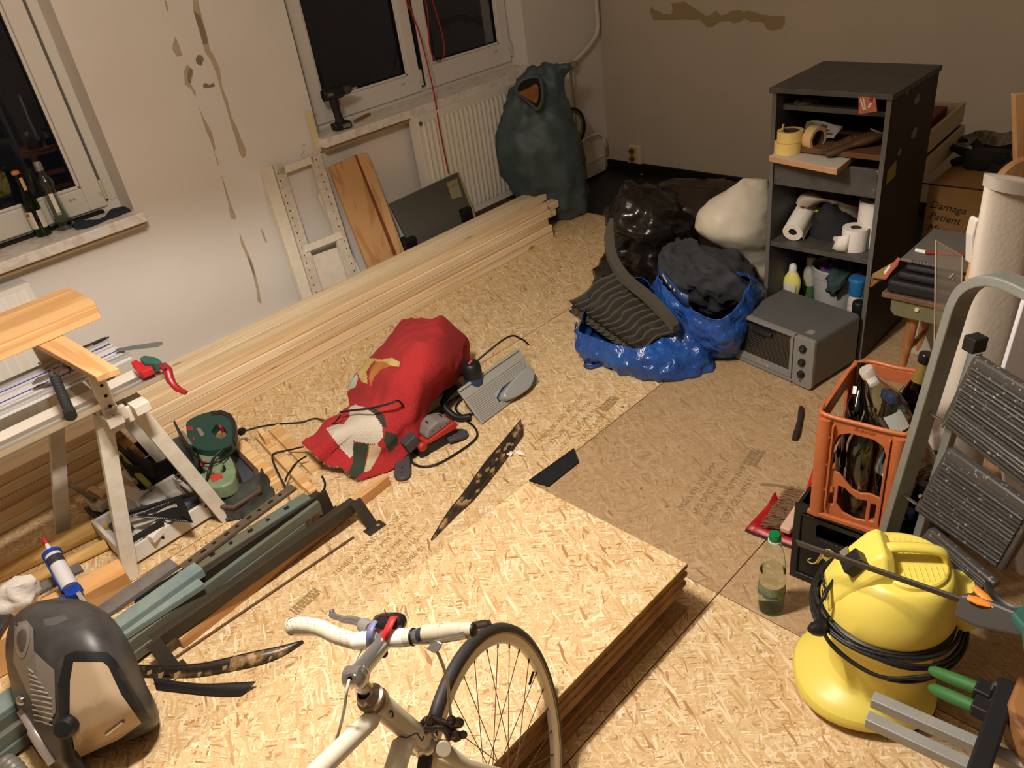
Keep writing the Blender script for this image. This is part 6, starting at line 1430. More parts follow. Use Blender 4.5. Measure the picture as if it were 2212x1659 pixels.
# flakes of white paper beside the strip
for i,(pl,lb) in enumerate((([(1112,975),(1122,973),(1138,985),(1126,984),(1116,981)],'larger white paper scrap beside the dark flaky strip'),([(1100,972),(1108,978),(1104,986),(1094,982)],'smaller white paper scrap touching the dark flaky strip'))):
    mb=MB(); mb.slab([G(x,y,.004+.006*(k%2)) for k,(x,y) in enumerate(pl)],(0,0,1),.0015); single('paper_scrap',mb,m_label,lb,'paper')
mb=MB(); P=[G(x,y,.001) for x,y in ((1143,1040),(1240,971),(1251,1000),(1186,1052))]; mb.slab(P,(0,0,1),.007); displace(mb,.0,1); mb2=mb
single('carpet_offcut',mb,mat('black_carpet',(28,29,32),rough=.95,bump=.6,bscale=300,var=.4,vscale=80),'small black carpet offcut lying at the corner of the board stack','carpet')
rb=random.Random(21)
for i,(x,y) in enumerate(((1385,1055),(1262,905),(1345,880),(1150,812),(1600,1010),(1440,1095))):
    mb=MB(); p=G(x,y); mb.box((p.x,p.y,.002),(.010,.006,.004),R=rotm(0,0,rb.uniform(0,180)).to_3x3())
    single('wood_chip',mb,m_chip2,'tiny dark debris chip on the floor '+['in the middle of the trodden boards','left of the code stamp','just above the code stamp','between circular saw and blue bag','left of the red dustpan','nearest the stack corner'][i],'debris',group='debris chips on the floor')
# crumbs on the vinyl
for x,y in ((1386,377),(1395,372),(1358,390),(1480,383),(1440,378),(1530,398),(1502,385)):
    mb=MB(); p=G(x,y,-.013); mb.lathe([(0,0),(.008,0),(.010,.004),(0,.007)],7,T=TR(p.x,p.y,-.013)@rotm(0,0,x)); single('plaster_crumb',mb,m_sockw,'pale plaster crumb on the dark floor, '+{1386:'largest of the left pair',1395:'right one of the left pair',1358:'leftmost of all',1480:'third from the cabinet',1440:'middle of the row',1530:'nearest the cabinet',1502:'second from the cabinet'}[x],'debris',group='plaster crumbs in the far corner')
# ---- timber batten and rod
m_tim=wood('orange_batten',(212,166,114),(190,140,88),1.0,'x',knots=True)
a=G(845,1047); b_=G(398,1402)
T=frame(b_,a-b_,(0,0,1)); L_=(a-b_).length
mb=MB(); mb.bx(0,L_,.0,.030,0,.040); mb.xf(T); single('timber_batten',mb,m_tim,'single orange brown timber batten on the floor right of the steel brackets','batten',bevel=.002)
a=G(764,1160,.004); b_=G(372,1425,.004); mb=MB(); mb.tube([a,b_],.004,8); single('thin_rod',mb,mat('rusty_rod',(92,62,38),rough=.6),'thin rusty rod on the floor right of the orange batten','rod',smooth=60)
# ---- steel frame parts (along X), left of the batten
m_teal=mat('teal_primer_steel',(96,112,106),rough=.5,var=.35,vscale=7,col2=(108,98,76)); m_teal2=mat('pale_blue_steel',(112,130,132),rough=.45,var=.25,vscale=9,col2=(138,150,140)); m_rust=mat('rusty_brown_steel',(104,88,70),rough=.6,var=.35,vscale=10); m_dsteel=mat('dark_primer_steel',(62,54,44),rough=.5,var=.3,vscale=8,metal=.2); m_gbar=mat('dusty_grey_bar',(94,88,84),rough=.6,var=.3,vscale=10,col2=(120,112,106))
def longbar(name,label,a,b2,w_,h_,z,mt,cat='metal profile',chan=None,par=None,bev=.0015,slots=0):
    """a, b2 pixel ends of the right upper edge at height z; body extends w_ to the left (+Y) and h_ down"""
    A=G(a[0],a[1],z); B_=G(b2[0],b2[1],z); T=frame(B_,A-B_,(0,0,1)); L_=(A-B_).length; t=.003
    tt=thing(name,label,cat,tuple((A+B_)/2-V((0,0,h_))))
    mb=MB()
    if chan=='up':   # U channel open upwards
        mb.bx(0,L_,0,w_,-h_,-h_+t); mb.bx(0,L_,0,t,-h_+t,0); mb.bx(0,L_,w_-t,w_,-h_+t,0); mb.bx(0,L_,t,t+.012,-t,0); 
    elif chan=='down':
        mb.bx(0,L_,0,w_,-t,0); mb.bx(0,L_,0,t,-h_,-t); mb.bx(0,L_,w_-t,w_,-h_,-t)
    else: mb.bx(0,L_,0,w_,-h_,0)
    mb.xf(T); obj('profile_body',mb,mt,tt,world=True,bevel=bev)
    for i in range(slots):
        x=L_*(.06+.9*i/slots); mb=MB(); mb.prism(rrect(x,x+(.018 if i%2 else .012),w_*.35,w_*.65,.003),.0002,.0012,plane='xy'); mb.xf(T); obj('slot',mb,m_hole,tt,world=True)
    return tt
longbar('steel_profile','long rusty brown slotted steel strip at the left of the profile bundle',(640,1052),(398,1230),.034,.012,.110,m_rust,chan='down',slots=9)
longbar('steel_profile','teal slotted steel channel beside the rusty strip',(672,1075),(300,1310),.045,.04,.095,m_teal,chan='down',slots=8)
longbar('steel_profile','wide twisted teal steel profile in the middle of the bundle',(690,1083),(-60,1640),.060,.035,.082,m_teal,chan='up')
longbar('steel_profile','teal profile partly hidden under the dark bars',(660,1130),(-90,1700),.075,.03,.045,m_teal,chan='up')
longbar('steel_profile','short pale blue steel profile lying on the bundle behind the grey machine',(438,1228),(120,1455),.050,.03,.125,m_teal2,chan='down')
longbar('steel_profile','pale blue steel piece lying in the middle of the bundle',(440,1260),(225,1400),.040,.02,.105,m_teal2,chan='down')
longbar('steel_bar','dusty dark grey flat bar on top of the steel bundle',(385,1220),(205,1345),.055,.016,.142,m_gbar,'metal bar')
longbar('steel_profile','pale teal profile poking out left of the grey machine',(60,1500),(-140,1640),.07,.03,.09,m_teal2,chan='down')
# brackets: dark bars with a bent foot
def bracket(label,top,foot_,nearpx,zt_,w_=.040):
    A=G(top[0],top[1],zt_); B_=G(nearpx[0],nearpx[1],zt_); Fp=G(foot_[0],foot_[1],.002)
    Fp=V((Fp.x,A.y+(Fp.y-A.y)*.9,0)); t=thing('steel_bracket',label,'bracket',(Fp.x,Fp.y,0),group='pair of dark steel bench brackets')
    T=frame(B_,A-B_,(0,0,1)); L_=(A-B_).length; mb=MB(); mb.bx(0,L_,0,.006,-w_,0); mb.bx(0,L_,.006,.030,-.005,0); mb.xf(T); obj('long_bar',mb,m_dsteel,t,world=True,bevel=.001)
    for xx,nm in ((L_,'upright'),(.0,'upright')):
        p=T@V((xx,0,0)); mb=MB(); mb.slab([p+V((-.020,0,0)),p+V((.020,0,0)),V((p.x+.026,Fp.y,.003)),V((p.x-.014,Fp.y,.003))],(0,1,0),.005); obj(nm,mb,m_dsteel,t,world=True,bevel=.001)
        mb=MB(); mb.bx(p.x-.028,p.x+.040,Fp.y-.024,Fp.y+.014,0,.004); fo_=obj('foot_plate',mb,m_dsteel,t,world=True,bevel=.001)
        mb=MB(); mb.lathe([(0,0),(.006,0),(.006,.001),(0,.001)],12,T=TR(p.x+.020,Fp.y-.006,.0042)); obj('screw_hole',mb,mat('steel_hole_light',(150,130,98)),fo_,world=True)
bracket('front dark steel bench bracket with a foot plate standing on the strand board',(768,1082),(783,1160),(330,1385),.090)
bracket('rear dark steel bench bracket just left of the front one',(694,1066),(706,1112),(285,1345),.090)
# ---- mitre saw under a red towel
m_tow=mat('red_towel',(178,44,46),rough=.95,var=.12,vscale=5,bump=.5,bscale=220)
tw_cols=[m_tow,mat('towel_yellow',(214,188,116),rough=.95,bump=.5,bscale=220),mat('towel_orange',(186,116,54),rough=.95),mat('towel_white',(206,196,180),rough=.95,bump=.5,bscale=220),mat('towel_green',(52,58,44),rough=.95),mat('towel_beige',(190,168,136),rough=.95),mat('towel_iceblue',(190,198,188),rough=.95),mat('towel_line',(44,36,34),rough=.95)]
ctl=[[(866,697,.16),(890,688,.25),(925,686,.29),(962,692,.27),(1003,722,.17),(1016,752,.09),(1010,792,.05)],
[(835,738,.14),(868,726,.27),(912,727,.335),(950,745,.32),(985,770,.21),(997,792,.15),(990,806,.11)],
[(795,780,.08),(838,764,.26),(885,768,.335),(925,790,.31),(955,815,.22),(958,828,.17),(950,838,.13)],
[(752,832,.05),(800,812,.20),(850,815,.285),(892,838,.26),(920,862,.17),(925,880,.11),(918,892,.08)],
[(752,878,.05),(792,868,.16),(838,878,.205),(870,900,.17),(893,925,.11),(898,940,.075),(896,952,.05)],
[(702,912,.09),(748,912,.15),(792,925,.165),(830,945,.13),(862,965,.07),(875,978,.04),(880,988,.02)],
[(665,945,.09),(700,958,.115),(742,972,.085),(782,994,.055),(812,1006,.035),(835,1010,.02),(850,1008,.012)],
[(652,957,.085),(680,985,.09),(703,1000,.055),(732,1010,.045),(768,1038,.012),(792,1030,.008),(812,1022,.006)]]
CP=[[G(*p) for p in r] for r in ctl]
P=bicubic(CP,24,26)
rb=random.Random(2)
for i,r in enumerate(P):
    for j,p in enumerate(r):
        u_=i/(len(P)-1); v_=j/(len(r)-1)
        fold=sin(v_*17+u_*5+2*mnoise.noise(p*3))*.5+sin(u_*22-v_*9+3*mnoise.noise(p*4+V((3,1,2))))*.35
        a=(.008+.018*max(0,v_-.3))*fold + .009*((1-2*abs(mnoise.noise(V((p.x*9,p.y*9,p.z*9+4)))))-.5)
        p.z=max(.004,p.z+a*1.3); p.y+=a*.7*(1 if v_>.3 else 0)
mb=MB(); mb.grid(P); mz=thing('towel','red printed towel draped over the mitre saw','towel',(1.55,2.3,0))
def toimg(p):
    d=p-CAMP; return (CX+F_PX*d.dot(CR)/d.dot(CF),CY+F_PX*d.dot(CD)/d.dot(CF))
def inpoly(x,y,pl):
    c=False; n=len(pl)
    for i in range(n):
        x1,y1=pl[i];x2,y2=pl[i-1]
        if (y1>y)!=(y2>y) and x<(x2-x1)*(y-y1)/(y2-y1)+x1: c=not c
    return c
pats=[(6,[(771,808),(759,819),(748,848),(769,835),(774,820)]),(2,[(811,783),(828,780),(845,790),(824,799),(808,816),(802,832),(797,816),(802,796)]),(1,[(771,803),(795,773),(824,777),(847,773),(865,783),(863,793),(847,790),(824,783),(808,780),(792,803),(795,829),(782,825)]),
 (5,[(798,960),(815,959),(825,969),(811,998),(798,1017),(786,1020),(795,985)]),(4,[(763,956),(782,956),(798,959),(792,985),(789,1017),(763,1040),(748,1027),(763,998)]),(4,[(834,930),(857,940),(860,959),(841,978),(828,952)]),
 (3,[(753,881),(769,874),(789,881),(808,894),(825,920),(828,943),(815,959),(802,959),(782,956),(763,952),(766,982),(756,990),(737,969),(724,952),(704,926),(727,917),(743,917),(756,900)]),(4,[(789,881),(806,880),(830,896),(836,925),(826,922),(810,894)])]
for k_,f in enumerate(mb.f):
    c=sum((mb.v[i] for i in f),V())/4; x,y=toimg(c)
    for mi,pl in pats:
        if inpoly(x,y,pl): mb.m[k_]=mi; break
obj('towel_cloth',mb,tw_cols,mz,world=True,smooth=80,solid=.003)
# fringe of threads on the short hem
mb=MB(); rb=random.Random(8); hem=P[-1]
for i in range(140):
    t=rb.random()*(len(hem)-2); p=hem[int(t)].lerp(hem[int(t)+1],t%1); mb.tube([p,p+V((rb.uniform(-.010,0),rb.uniform(-.008,.008),rb.uniform(-.008,.004)))],.0006,3)
obj('fringe',mb,mat('pale_fringe',(200,150,130),rough=.9),mz,world=True,stuff=True)
m_salu=mat('cast_aluminium',(136,134,126),rough=.45,metal=.4)
ms=thing('mitre_saw','mitre saw hidden under the red towel with its grey base showing','saw',(1.6,2.3,0))
b0=G(930,905,.0); b1=G(1000,862,.0); 
mb=MB(); T=frame(G(925,908,0),G(1000,862,0)-G(925,908,0),(0,0,1)); mb.bx(-.05,.20,.01,.27,.02,.065); mb.xf(T); obj('base',mb,m_salu,ms,world=True,bevel=.004)
mb=MB(); mb.bx(-.03,.185,.03,.20,.065,.14); mb.xf(T); obj('body',mb,m_blk,ms,world=True,bevel=.01)
mb=MB(); mb.lathe([(0,0),(.07,0),(.075,.02),(.075,.04),(0,.04)],28,T=T@TR(.07,.12,.16)@rotm(90,0,0)); obj('blade_guard',mb,m_dgrey,ms,world=True,smooth=40)
for dx in (-.03,.18):
    mb=MB(); mb.bx(dx-.015,dx+.015,.02,.24,0,.02); mb.xf(T); obj('foot',mb,m_blk2,ms,world=True,bevel=.004)
for (cx_,cy_,tx_,ty_,lb) in ((870,1040,872,985,''),(1010,937,975,948,'')):
    a=G(cx_,cy_,.004); c=G(tx_,ty_,.012); d=(c-a); T=frame(a,d,(0,0,1)); L_=d.length
    out=[(0+.03-.03*cos(rad(t)),.030*sin(rad(t))) for t in range(-90,91,15)]; out=[(L_+.02,-.026)]+[(x*1.0,y) for x,y in out][::1]+[(L_+.02,.026)]
    mb=MB(); mb.prism(out,0,.016); mb.xf(T); ft=obj('rubber_shoe',mb,mat('worn_grey_rubber',(70,68,72),rough=.45),ms,world=True,bevel=.006,bseg=3)
    for x in (.03,.055): 
        m2=MB(); m2.lathe([(0,0),(.005,0),(.004,.002),(0,.002)],10,T=T@TR(x,0,.0165)); obj('screw',m2,m_metal,ft,world=True)
# ---- circular saw standing on its base plate edge
cs=thing('circular_saw','blue and black circular saw standing on the edge of its ribbed grey base plate','saw',tuple(G(1100,870)))
A=G(1040,917,.003); B_=G(1165,823,.003); D=G(1006,830,.125); Cc=G(1140,738,.125)
Tp=frame(A,B_-A,(D-A)); Tp=M4(((*(Tp.col[0][:3]),),)) if False else None
ex=(B_-A).normalized(); up_=(D-A)-ex*(D-A).dot(ex); H_=up_.length; up_.normalize(); nn=ex.cross(up_).normalized()
if nn.dot(CAMP-A)<0: nn=-nn
TS=M4(((ex.x,up_.x,nn.x,A.x),(ex.y,up_.y,nn.y,A.y),(ex.z,up_.z,nn.z,A.z),(0,0,0,1))); W_=(B_-A).length; sk=(D-A).dot(ex)
m_pl=mat('ribbed_aluminium_plate',(166,164,156),rough=.4,metal=.15)
mb=MB(); out=[(0,0),(W_,0),(W_+sk*.2,H_),(0,H_)]; slot=[(W_*.36,H_*.16),(W_*.92,H_*.20),(W_*.95,H_*.45),(W_*.50,H_*.42),(W_*.36,H_*.30)]
holed(mb,out,[slot],0,.003,T=TS@rotm(-90,0,0)@M4.Scale(-1,4,(0,1,0)) if False else None); mb.v=[TS@V((p.x,p.z,p.y)) for p in mb.v]
obj('base_plate',mb,m_pl,cs,world=True)
mb=MB()
for i in range(14):
    y=H_*(.03+.62*i/13); segs=[(0.01,W_*.35),(W_*.96,W_*.99)] if .14<y/H_<.44 else [(.01,W_-.01)]
    for s0,s1 in segs: mb.tube([TS@V((s0,y,.0035)),TS@V((s1,y,.0035))],.0023,6)
obj('plate_rib',mb,m_pl,cs,world=True,stuff=True)
for y0,y1,h in ((H_*.70,H_*.76,.006),(H_*.93,H_*1.0,.010)): 
    mb=MB(); mb.bx(.0,W_,y0,y1,0,h); mb.xf(TS); obj('edge_rail',mb,m_pl,cs,world=True,bevel=.0015)
mb=MB(); gp_=[(W_*.40,H_*.14),(W_*.55,H_*.03),(W_*.75,H_*.02),(W_*.90,H_*.18),(W_*.93,H_*.36),(W_*.85,H_*.47),(W_*.60,H_*.40),(W_*.42,H_*.30)]
gp_=[(p.x,p.y) for p in catmull([V((x,y,0)) for x,y in gp_],4,closed=True)]
mb.prism(gp_,-.01,.042); mb.xf(TS); obj('blade_guard',mb,mat('brushed_guard',(176,180,180),rough=.35,metal=.35),cs,world=True,bevel=.006,bseg=3,smooth=40)
m_sblue=mat('saw_blue',(38,62,98),rough=.45)
mb=MB(); mb.bx(W_*.10,W_*.85,H_*.2,H_*.75,-.07,-.004); mb.xf(TS); obj('gear_housing',mb,m_sblue,cs,world=True,bevel=.012)
q=TS@V((W_*.28,H_*.55,-.07)); q.z+=.045; mb=MB(); mb.lathe([(0,-.09),(.034,-.09),(.036,-.05),(.036,.045),(.030,.062),(0,.065)],24,T=TR(q.x,q.y,q.z+.055)@rotm(0,0,0)); obj('motor',mb,m_sblue,cs,world=True,smooth=40)
mb=MB(); mb.lathe([(0,.0),(.038,.0),(.039,.02),(.036,.05),(.028,.058),(0,.06)],24,T=TR(q.x,q.y,q.z+.066)); obj('motor_cap',mb,m_blk,cs,world=True,smooth=40)
mb=MB(); mb.box((q.x,q.y,q.z+.1265),(.032,.010,.002),R=rotm(0,0,25).to_3x3()); obj('red_badge',mb,mat('saw_badge_red',(190,84,66),rough=.5),cs,world=True)
mb=MB(); mb.tube(catmull([TS@V((W_*.0,H_*.3,-.03)),TS@V((-.03,H_*.5,-.07)),TS@V((-.02,H_*.95,-.10)),TS@V((W_*.2,H_*1.1,-.10))],5),.014,10); obj('handle',mb,m_blk,cs,world=True,smooth=60)
mb=MB(); mb.tube(catmull([TS@V((W_*.2,H_*1.25,-.08)),G(1090,732,.19),G(1125,732,.16),G(1142,745,.12)],6),.004,8); obj('cable',mb,m_blk,cs,world=True,smooth=60)
# ---- sander
sd=thing('belt_sander','small red, black and grey electric tool lying beside the towel','power tool',tuple(G(940,975)))
a=G(895,965,.0); b_=G(985,940,.0); T=frame(G(910,992,0),G(985,950,0)-G(910,992,0),(0,0,1))
mb=MB(); mb.bx(0,.17,.0,.085,.0,.045); mb.xf(T); obj('base_housing',mb,m_blk,sd,world=True,bevel=.006)
mb=MB(); mb.prism([(.03,.045),(.165,.045),(.178,.062),(.16,.078),(.05,.060),(.03,.060)],-.003,.080,T=T,plane='xz'); obj('red_collar',mb,mat('tool_red',(176,48,34),rough=.45),sd,world=True,bevel=.004)
mb=MB(); mb.prism([(.045,.058),(.155,.074),(.150,.098),(.10,.112),(.06,.10),(.04,.075)],.004,.076,T=T,plane='xz'); obj('grey_housing',mb,mat('tool_grey',(128,120,118),rough=.5,var=.15),sd,world=True,bevel=.010,bseg=3)
for x in (.075,.105,.135):
    mb=MB(); mb.tube([T@V((x,.003,.085)),T@V((x,.04,.108)),T@V((x,.077,.088))],.0025,6); obj('vent_groove',mb,m_hole,sd,world=True)
mb=MB(); mb.bx(-.02,.035,.0,.06,.055,.10); mb.xf(T@rotm(0,-18,0)); obj('front_block',mb,m_dgrey,sd,world=True,bevel=.004)
mb=MB(); mb.lathe([(0,0),(.016,0),(.018,.012),(.013,.018),(0,.018)],16,T=T@TR(.012,-.001,.055)@rotm(90,0,0)); obj('red_knob',mb,mat('tool_red',(176,48,34)),sd,world=True,smooth=40)
# ---- cables on the floor
m_cab=m_vb
def cable(label,pts,r=.0042,name='power_cable'):
    mb=MB(); ps=catmull([G(*p) for p in pts],8)
    for p in ps: p.z=max(p.z,r+.0005)
    mb.tube(ps,r,8); return single(name,mb,m_cab,label,'cable',smooth=60)
cable('black power cable running over the towel and looping on the floor by the tool',[(735,890,.17),(765,886,.20),(800,882,.235),(840,872,.25),(860,866,.25),(872,880,.20),(876,905,.14),(878,940,.09),(882,975,.05),(893,1000,.01),(915,1008,.006),(945,1002,.006),(985,980,.006),(1020,955,.006),(1031,938,.006),(1020,918,.006),(985,898,.006),(950,890,.006)])
cable('thin black cable crossing the floor left of the towel',[(524,932,.006),(560,922,.006),(600,916,.006),(650,912,.006),(680,904,.006),(700,908,.03),(720,914,.12),(735,898,.17)],.0032)
cable('black cable hanging out under the left corner of the towel',[(655,965,.06),(625,972,.036),(595,978,.036),(588,990,.036),(600,1020,.036),(615,1050,.05),(620,1062,.07)],.0035)
cable('second black cable under the left corner of the towel',[(662,985,.06),(640,1000,.036),(622,1025,.036),(616,1040,.036)],.0035)
cable('black cable loop between the towel and the steel profiles',[(695,1028,.03),(702,1045,.006),(696,1062,.006),(675,1070,.006),(650,1073,.03)],.0038)
cable('black cable looping in front of the circular saw',[(1010,845,.03),(990,870,.006),(985,885,.006),(1000,898,.006),(1020,895,.006),(1035,885,.006)],.0045)
mb=MB(); mb.tube(catmull([G(668,1040,.012),G(664,1055,.006),G(666,1062,.004)],4),.0018,5); single('red_thread',mb,m_red,'short red thread under the towel corner','thread')
# ================================================================== left side: trestle, rails, tools
m_tw=mat('white_trestle_paint',(224,216,202),rough=.55,var=.1,vscale=14,col2=(206,194,176))
tr=thing('trestle','white painted adjustable wooden trestle carrying rails and boards','trestle',(.44,2.5,0))
def beam(p,q,w_,d_,name,mt=m_tw,par=tr,upv=(0,1,0),bev=.002,**k):
    p=V(p);q=V(q); T=frame(p,q-p,upv); mb=MB(); mb.bx(0,(q-p).length,-w_/2,w_/2,-d_/2,d_/2); mb.xf(T); return obj(name,mb,mt,par,world=True,bevel=bev,**k)
Ya,Yb=2.30,2.72
ap=WY(262,872,Ya)
fl=G(283,1250); fr_=G(494,1122); 
beam(V((.42,Ya,.57)),V((fl.x,Ya,0)),.046,.022,'leg',upv=(0,1,0)); beam(V((.50,Ya,.565)),V((fr_.x,Ya,0)),.046,.022,'leg')
g3=G(140,1165); beam(V((.42,Yb,.57)),V((g3.x,Yb,0)),.046,.022,'leg'); beam(V((.50,Yb,.565)),V((fr_.x,Yb,0)),.046,.022,'leg')
for y in (Ya,):
    pass
mb=MB(); q=WY(226,865,Ya-.02); 
def block(px,py,Y,sx,sy,sz,name='top_block',par=tr,mt=m_tw):
    p=WY(px,py,Y); mb=MB(); mb.box(p,(sx,sy,sz)); return obj(name,mb,mt,par,world=True,bevel=.003)
block(221,872,2.28,.050,.05,.035); block(248,893,2.25,.058,.045,.045); block(284,884,2.27,.055,.05,.05)
# cross rails between the two A frames
for x,z in ((.425,.572),(.505,.570)): beam(V((x,2.20,z)),V((x,2.80,z)),.030,.045,'cross_rail',upv=(1,0,0))
for x,z in ((.335,.20),(.575,.20)): pass
# height-adjustable slotted uprights
u0=WY(262,935,2.21); u1=WY(212,818,2.21)
up0=V((u0.x,2.235,u0.z)); up1=V((u1.x+.005,2.235,.752))
ub=beam(up0,up1,.018,.040,'adjusting_upright',upv=(1,0,0))
for t in (.25,.4,.55,.7,.85):
    p=up0.lerp(up1,t)+V((0,-.0205,0)); mb=MB(); mb.lathe([(0,0),(.005,0),(.005,.0015),(0,.0015)],12,T=TR(*p)@rotm(90,0,0)); obj('peg_hole',mb,m_hole,ub,world=True)
u0=WY(100,800,2.60); u1=WY(78,752,2.60); up0=V((u0.x+.02,2.60,.52)); up1=V((u1.x+.01,2.60,.752)); ub=beam(up0,up1,.018,.040,'adjusting_upright',upv=(1,0,0))
for t in (.6,.8):
    p=up0.lerp(up1,t)+V((0,-.0205,0)); mb=MB(); mb.lathe([(0,0),(.005,0),(.005,.0015),(0,.0015)],12,T=TR(*p)@rotm(90,0,0)); obj('peg_hole',mb,m_hole,ub,world=True)
pn=MB(); pn.tube([WY(228,888,2.22),WY(252,876,2.22)],.0045,8); obj('steel_pin',pn,m_metal,tr,world=True,smooth=50)
# short board on top (along Y) and long thick board across it
m_ob=wood('orange_pine_board',(218,174,124),(200,150,98),.8,'y',knots=False,ring=1.3); m_ob2=wood('thick_oak_board',(216,172,120),(196,148,96),.7,'x',knots=False)
P=[G(206,813,.772),G(256,795,.772),G(122,714,.772),G(70,739,.772)]
mb=MB(); mb.slab([V((p.x,p.y,.753)) for p in P],(0,0,1),.019); single('short_board',mb,m_ob,'short orange pine board lying on top of the white trestle','board',bevel=.002)
mb=MB(); mb.slab([V((-.75,2.43,.773)),V((.563,2.448,.773)),V((.575,2.50,.773)),V((.570,2.70,.773)),V((.540,2.712,.773)),V((-.75,2.70,.773))],(0,0,1),.042); single('thick_board',mb,m_ob2,'thick orange brown board lying across the top of the trestle','board',bevel=.003)
# ---- aluminium guide rail with blue lines
m_gr=mat('anodised_rail',(190,190,188),rough=.32,metal=.55); m_bl=mat('rail_blue_line',(34,58,150),rough=.5); m_grw=mat('pale_rail_face',(196,192,192),rough=.45)
gz=.655
gr_=thing('guide_rail','silver saw guide rail with two blue lines lying along the trestle','rail',(0,2.45,gz))
R0,R1=-.75,.575; yA,yB=2.372,2.585
mb=MB(); mb.bx(R0,R1,yA,yB,gz-.006,gz); obj('rail_plate',mb,m_grw,gr_,world=True)
for y,w_,h in ((yA+.005,.022,.010),(yB-.03,.020,.012),(yA+.055,.006,.003),(yA+.125,.006,.003),(yB-.008,.012,.006)):
    mb=MB(); mb.bx(R0,R1+.004,y,y+w_,gz,gz+h); obj('raised_rib',mb,m_gr,gr_,world=True,bevel=.0015)
for y in (yA+.085,yA+.155):
    mb=MB(); mb.bx(R0,R1-.004,y,y+.005,gz,gz+.0012); obj('blue_line',mb,m_bl,gr_,world=True)
mb=MB(); a=WY(345,745,2.50); b_=G(250,757,gz+.012); a=G(345,744,gz+.012); T=frame(b_,a-b_,(0,0,1)); mb.prism([(0,-.006),(.05,-.012),((a-b_).length,-.016),((a-b_).length+.012,0),((a-b_).length,.016),(.05,.014),(0,.008)],0,.002,T=T); single('spatula',mb,mat('dull_steel_blade',(136,142,140),rough=.4,metal=.6),'dull steel spatula handle sticking out past the guide rail end','spatula')
mb=MB(); mb.tube([G(202,744,gz+.03),G(216,737,gz+.035),G(235,728,gz+.03)],[.003,.004,.002],6); single('pencil',mb,m_blk,'thin black pencil on the far edge of the guide rail','pencil')
# lower white board with drilled holes and the clamp bar at the front
mb=MB(); mb.bx(-.75,.56,2.288,2.362,.600,.622); single('plywood_strip',mb,mat('white_strip_board',(206,198,186),rough=.6,var=.1),'white strip of board under the guide rail on the trestle','board',bevel=.002)
lv=thing('edge_clamp','long aluminium edge clamp with red and green handle lying along the front of the trestle','clamp',(0,2.19,.60))
cz=.632
e1=G(352,786,cz); Ycl=2.229
mb=MB(); mb.bx(-.75,.605,Ycl,Ycl+.052,cz-.020,cz); obj('aluminium_bar',mb,mat('bright_aluminium_bar',(200,198,190),rough=.22,metal=.8),lv,world=True,bevel=.002)
mb=MB(); mb.bx(-.75,.600,Ycl+.016,Ycl+.020,cz,cz+.004); obj('bar_rib',mb,mat('bright_aluminium_bar',(200,198,190)),lv,world=True)
mb=MB(); mb.prism([(.0,0),(.022,.004),(.05,.0),(.052,-.034),(.036,-.046),(.0,-.040)],-.012,.014); 
hx=.595
def HP(x,y,z=cz+.02): return G(x,y,z)
mb=MB(); mb.slab([HP(*p,cz+.012) for p in ((288,795),(300,790),(318,799),(330,797),(336,808),(312,818),(303,816))],(0,0,1),.022); obj('red_jaw',mb,mat('clamp_red',(178,34,40),rough=.4),lv,world=True,bevel=.003)
mb=MB(); mb.slab([HP(*p,cz+.02) for p in ((308,790),(318,783),(335,785),(350,790),(356,797),(340,801),(318,799))],(0,0,1),.026); obj('green_body',mb,mat('clamp_green',(44,88,78),rough=.45),lv,world=True,bevel=.004)
hp=[HP(352,790,cz+.035),HP(362,800,cz+.03),HP(368,820,cz+.01),HP(382,838,cz-.01),HP(402,849,cz-.02)]
mb=MB(); mb.tube(catmull(hp,6),[.013]*8+[.012]*6+[.010]*6+[.008]*4+[.007],12,flat=(1,.7)); obj('red_lever',mb,mat('clamp_dark_red',(140,26,36),rough=.35),lv,world=True,smooth=60)
mb=MB(); mb.lathe([(0,0),(.005,0),(.004,.004),(0,.005)],10,T=M4.Translation(HP(356,791,cz+.052))); obj('pivot_screw',mb,m_metal,lv,world=True)
# F-clamp with black ribbed handle
fcl=thing('screw_clamp','steel clamp with a black ribbed handle hanging over the front of the guide rail','clamp',tuple(G(128,830,.66)))
hz=.70
hh=[G(118,815,.73),G(128,838,.715),G(138,862,.70),G(148,885,.685),G(153,899,.68)]
mb=MB(); ps=catmull(hh,8); mb.tube(ps,[.011+ (.004 if i>14 else .003)*abs(sin(i*1.6)) + (.002 if i>24 else 0) for i in range(len(ps))],12); obj('ribbed_handle',mb,m_blk2,fcl,world=True,smooth=30)
mb=MB(); mb.tube(catmull([G(112,806,.735),G(116,818,.725),G(120,828,.72)],4),.009,10); obj('handle_collar',mb,m_dgrey,fcl,world=True,smooth=50)
mb=MB(); T=frame(G(76,826,.68),G(112,814,.69)-G(76,826,.68),(0,0,1)); mb.bx(0,.085,-.016,.016,0,.006); mb.xf(T); obj('steel_plate',mb,m_metal,fcl,world=True,bevel=.001)
mb=MB(); mb.tube(catmull([G(118,808,.735),G(112,797,.74),G(125,790,.74),G(150,795,.735),G(150,805,.72)],5),.004,8); obj('bent_bar',mb,m_dsteel,fcl,world=True,smooth=60)
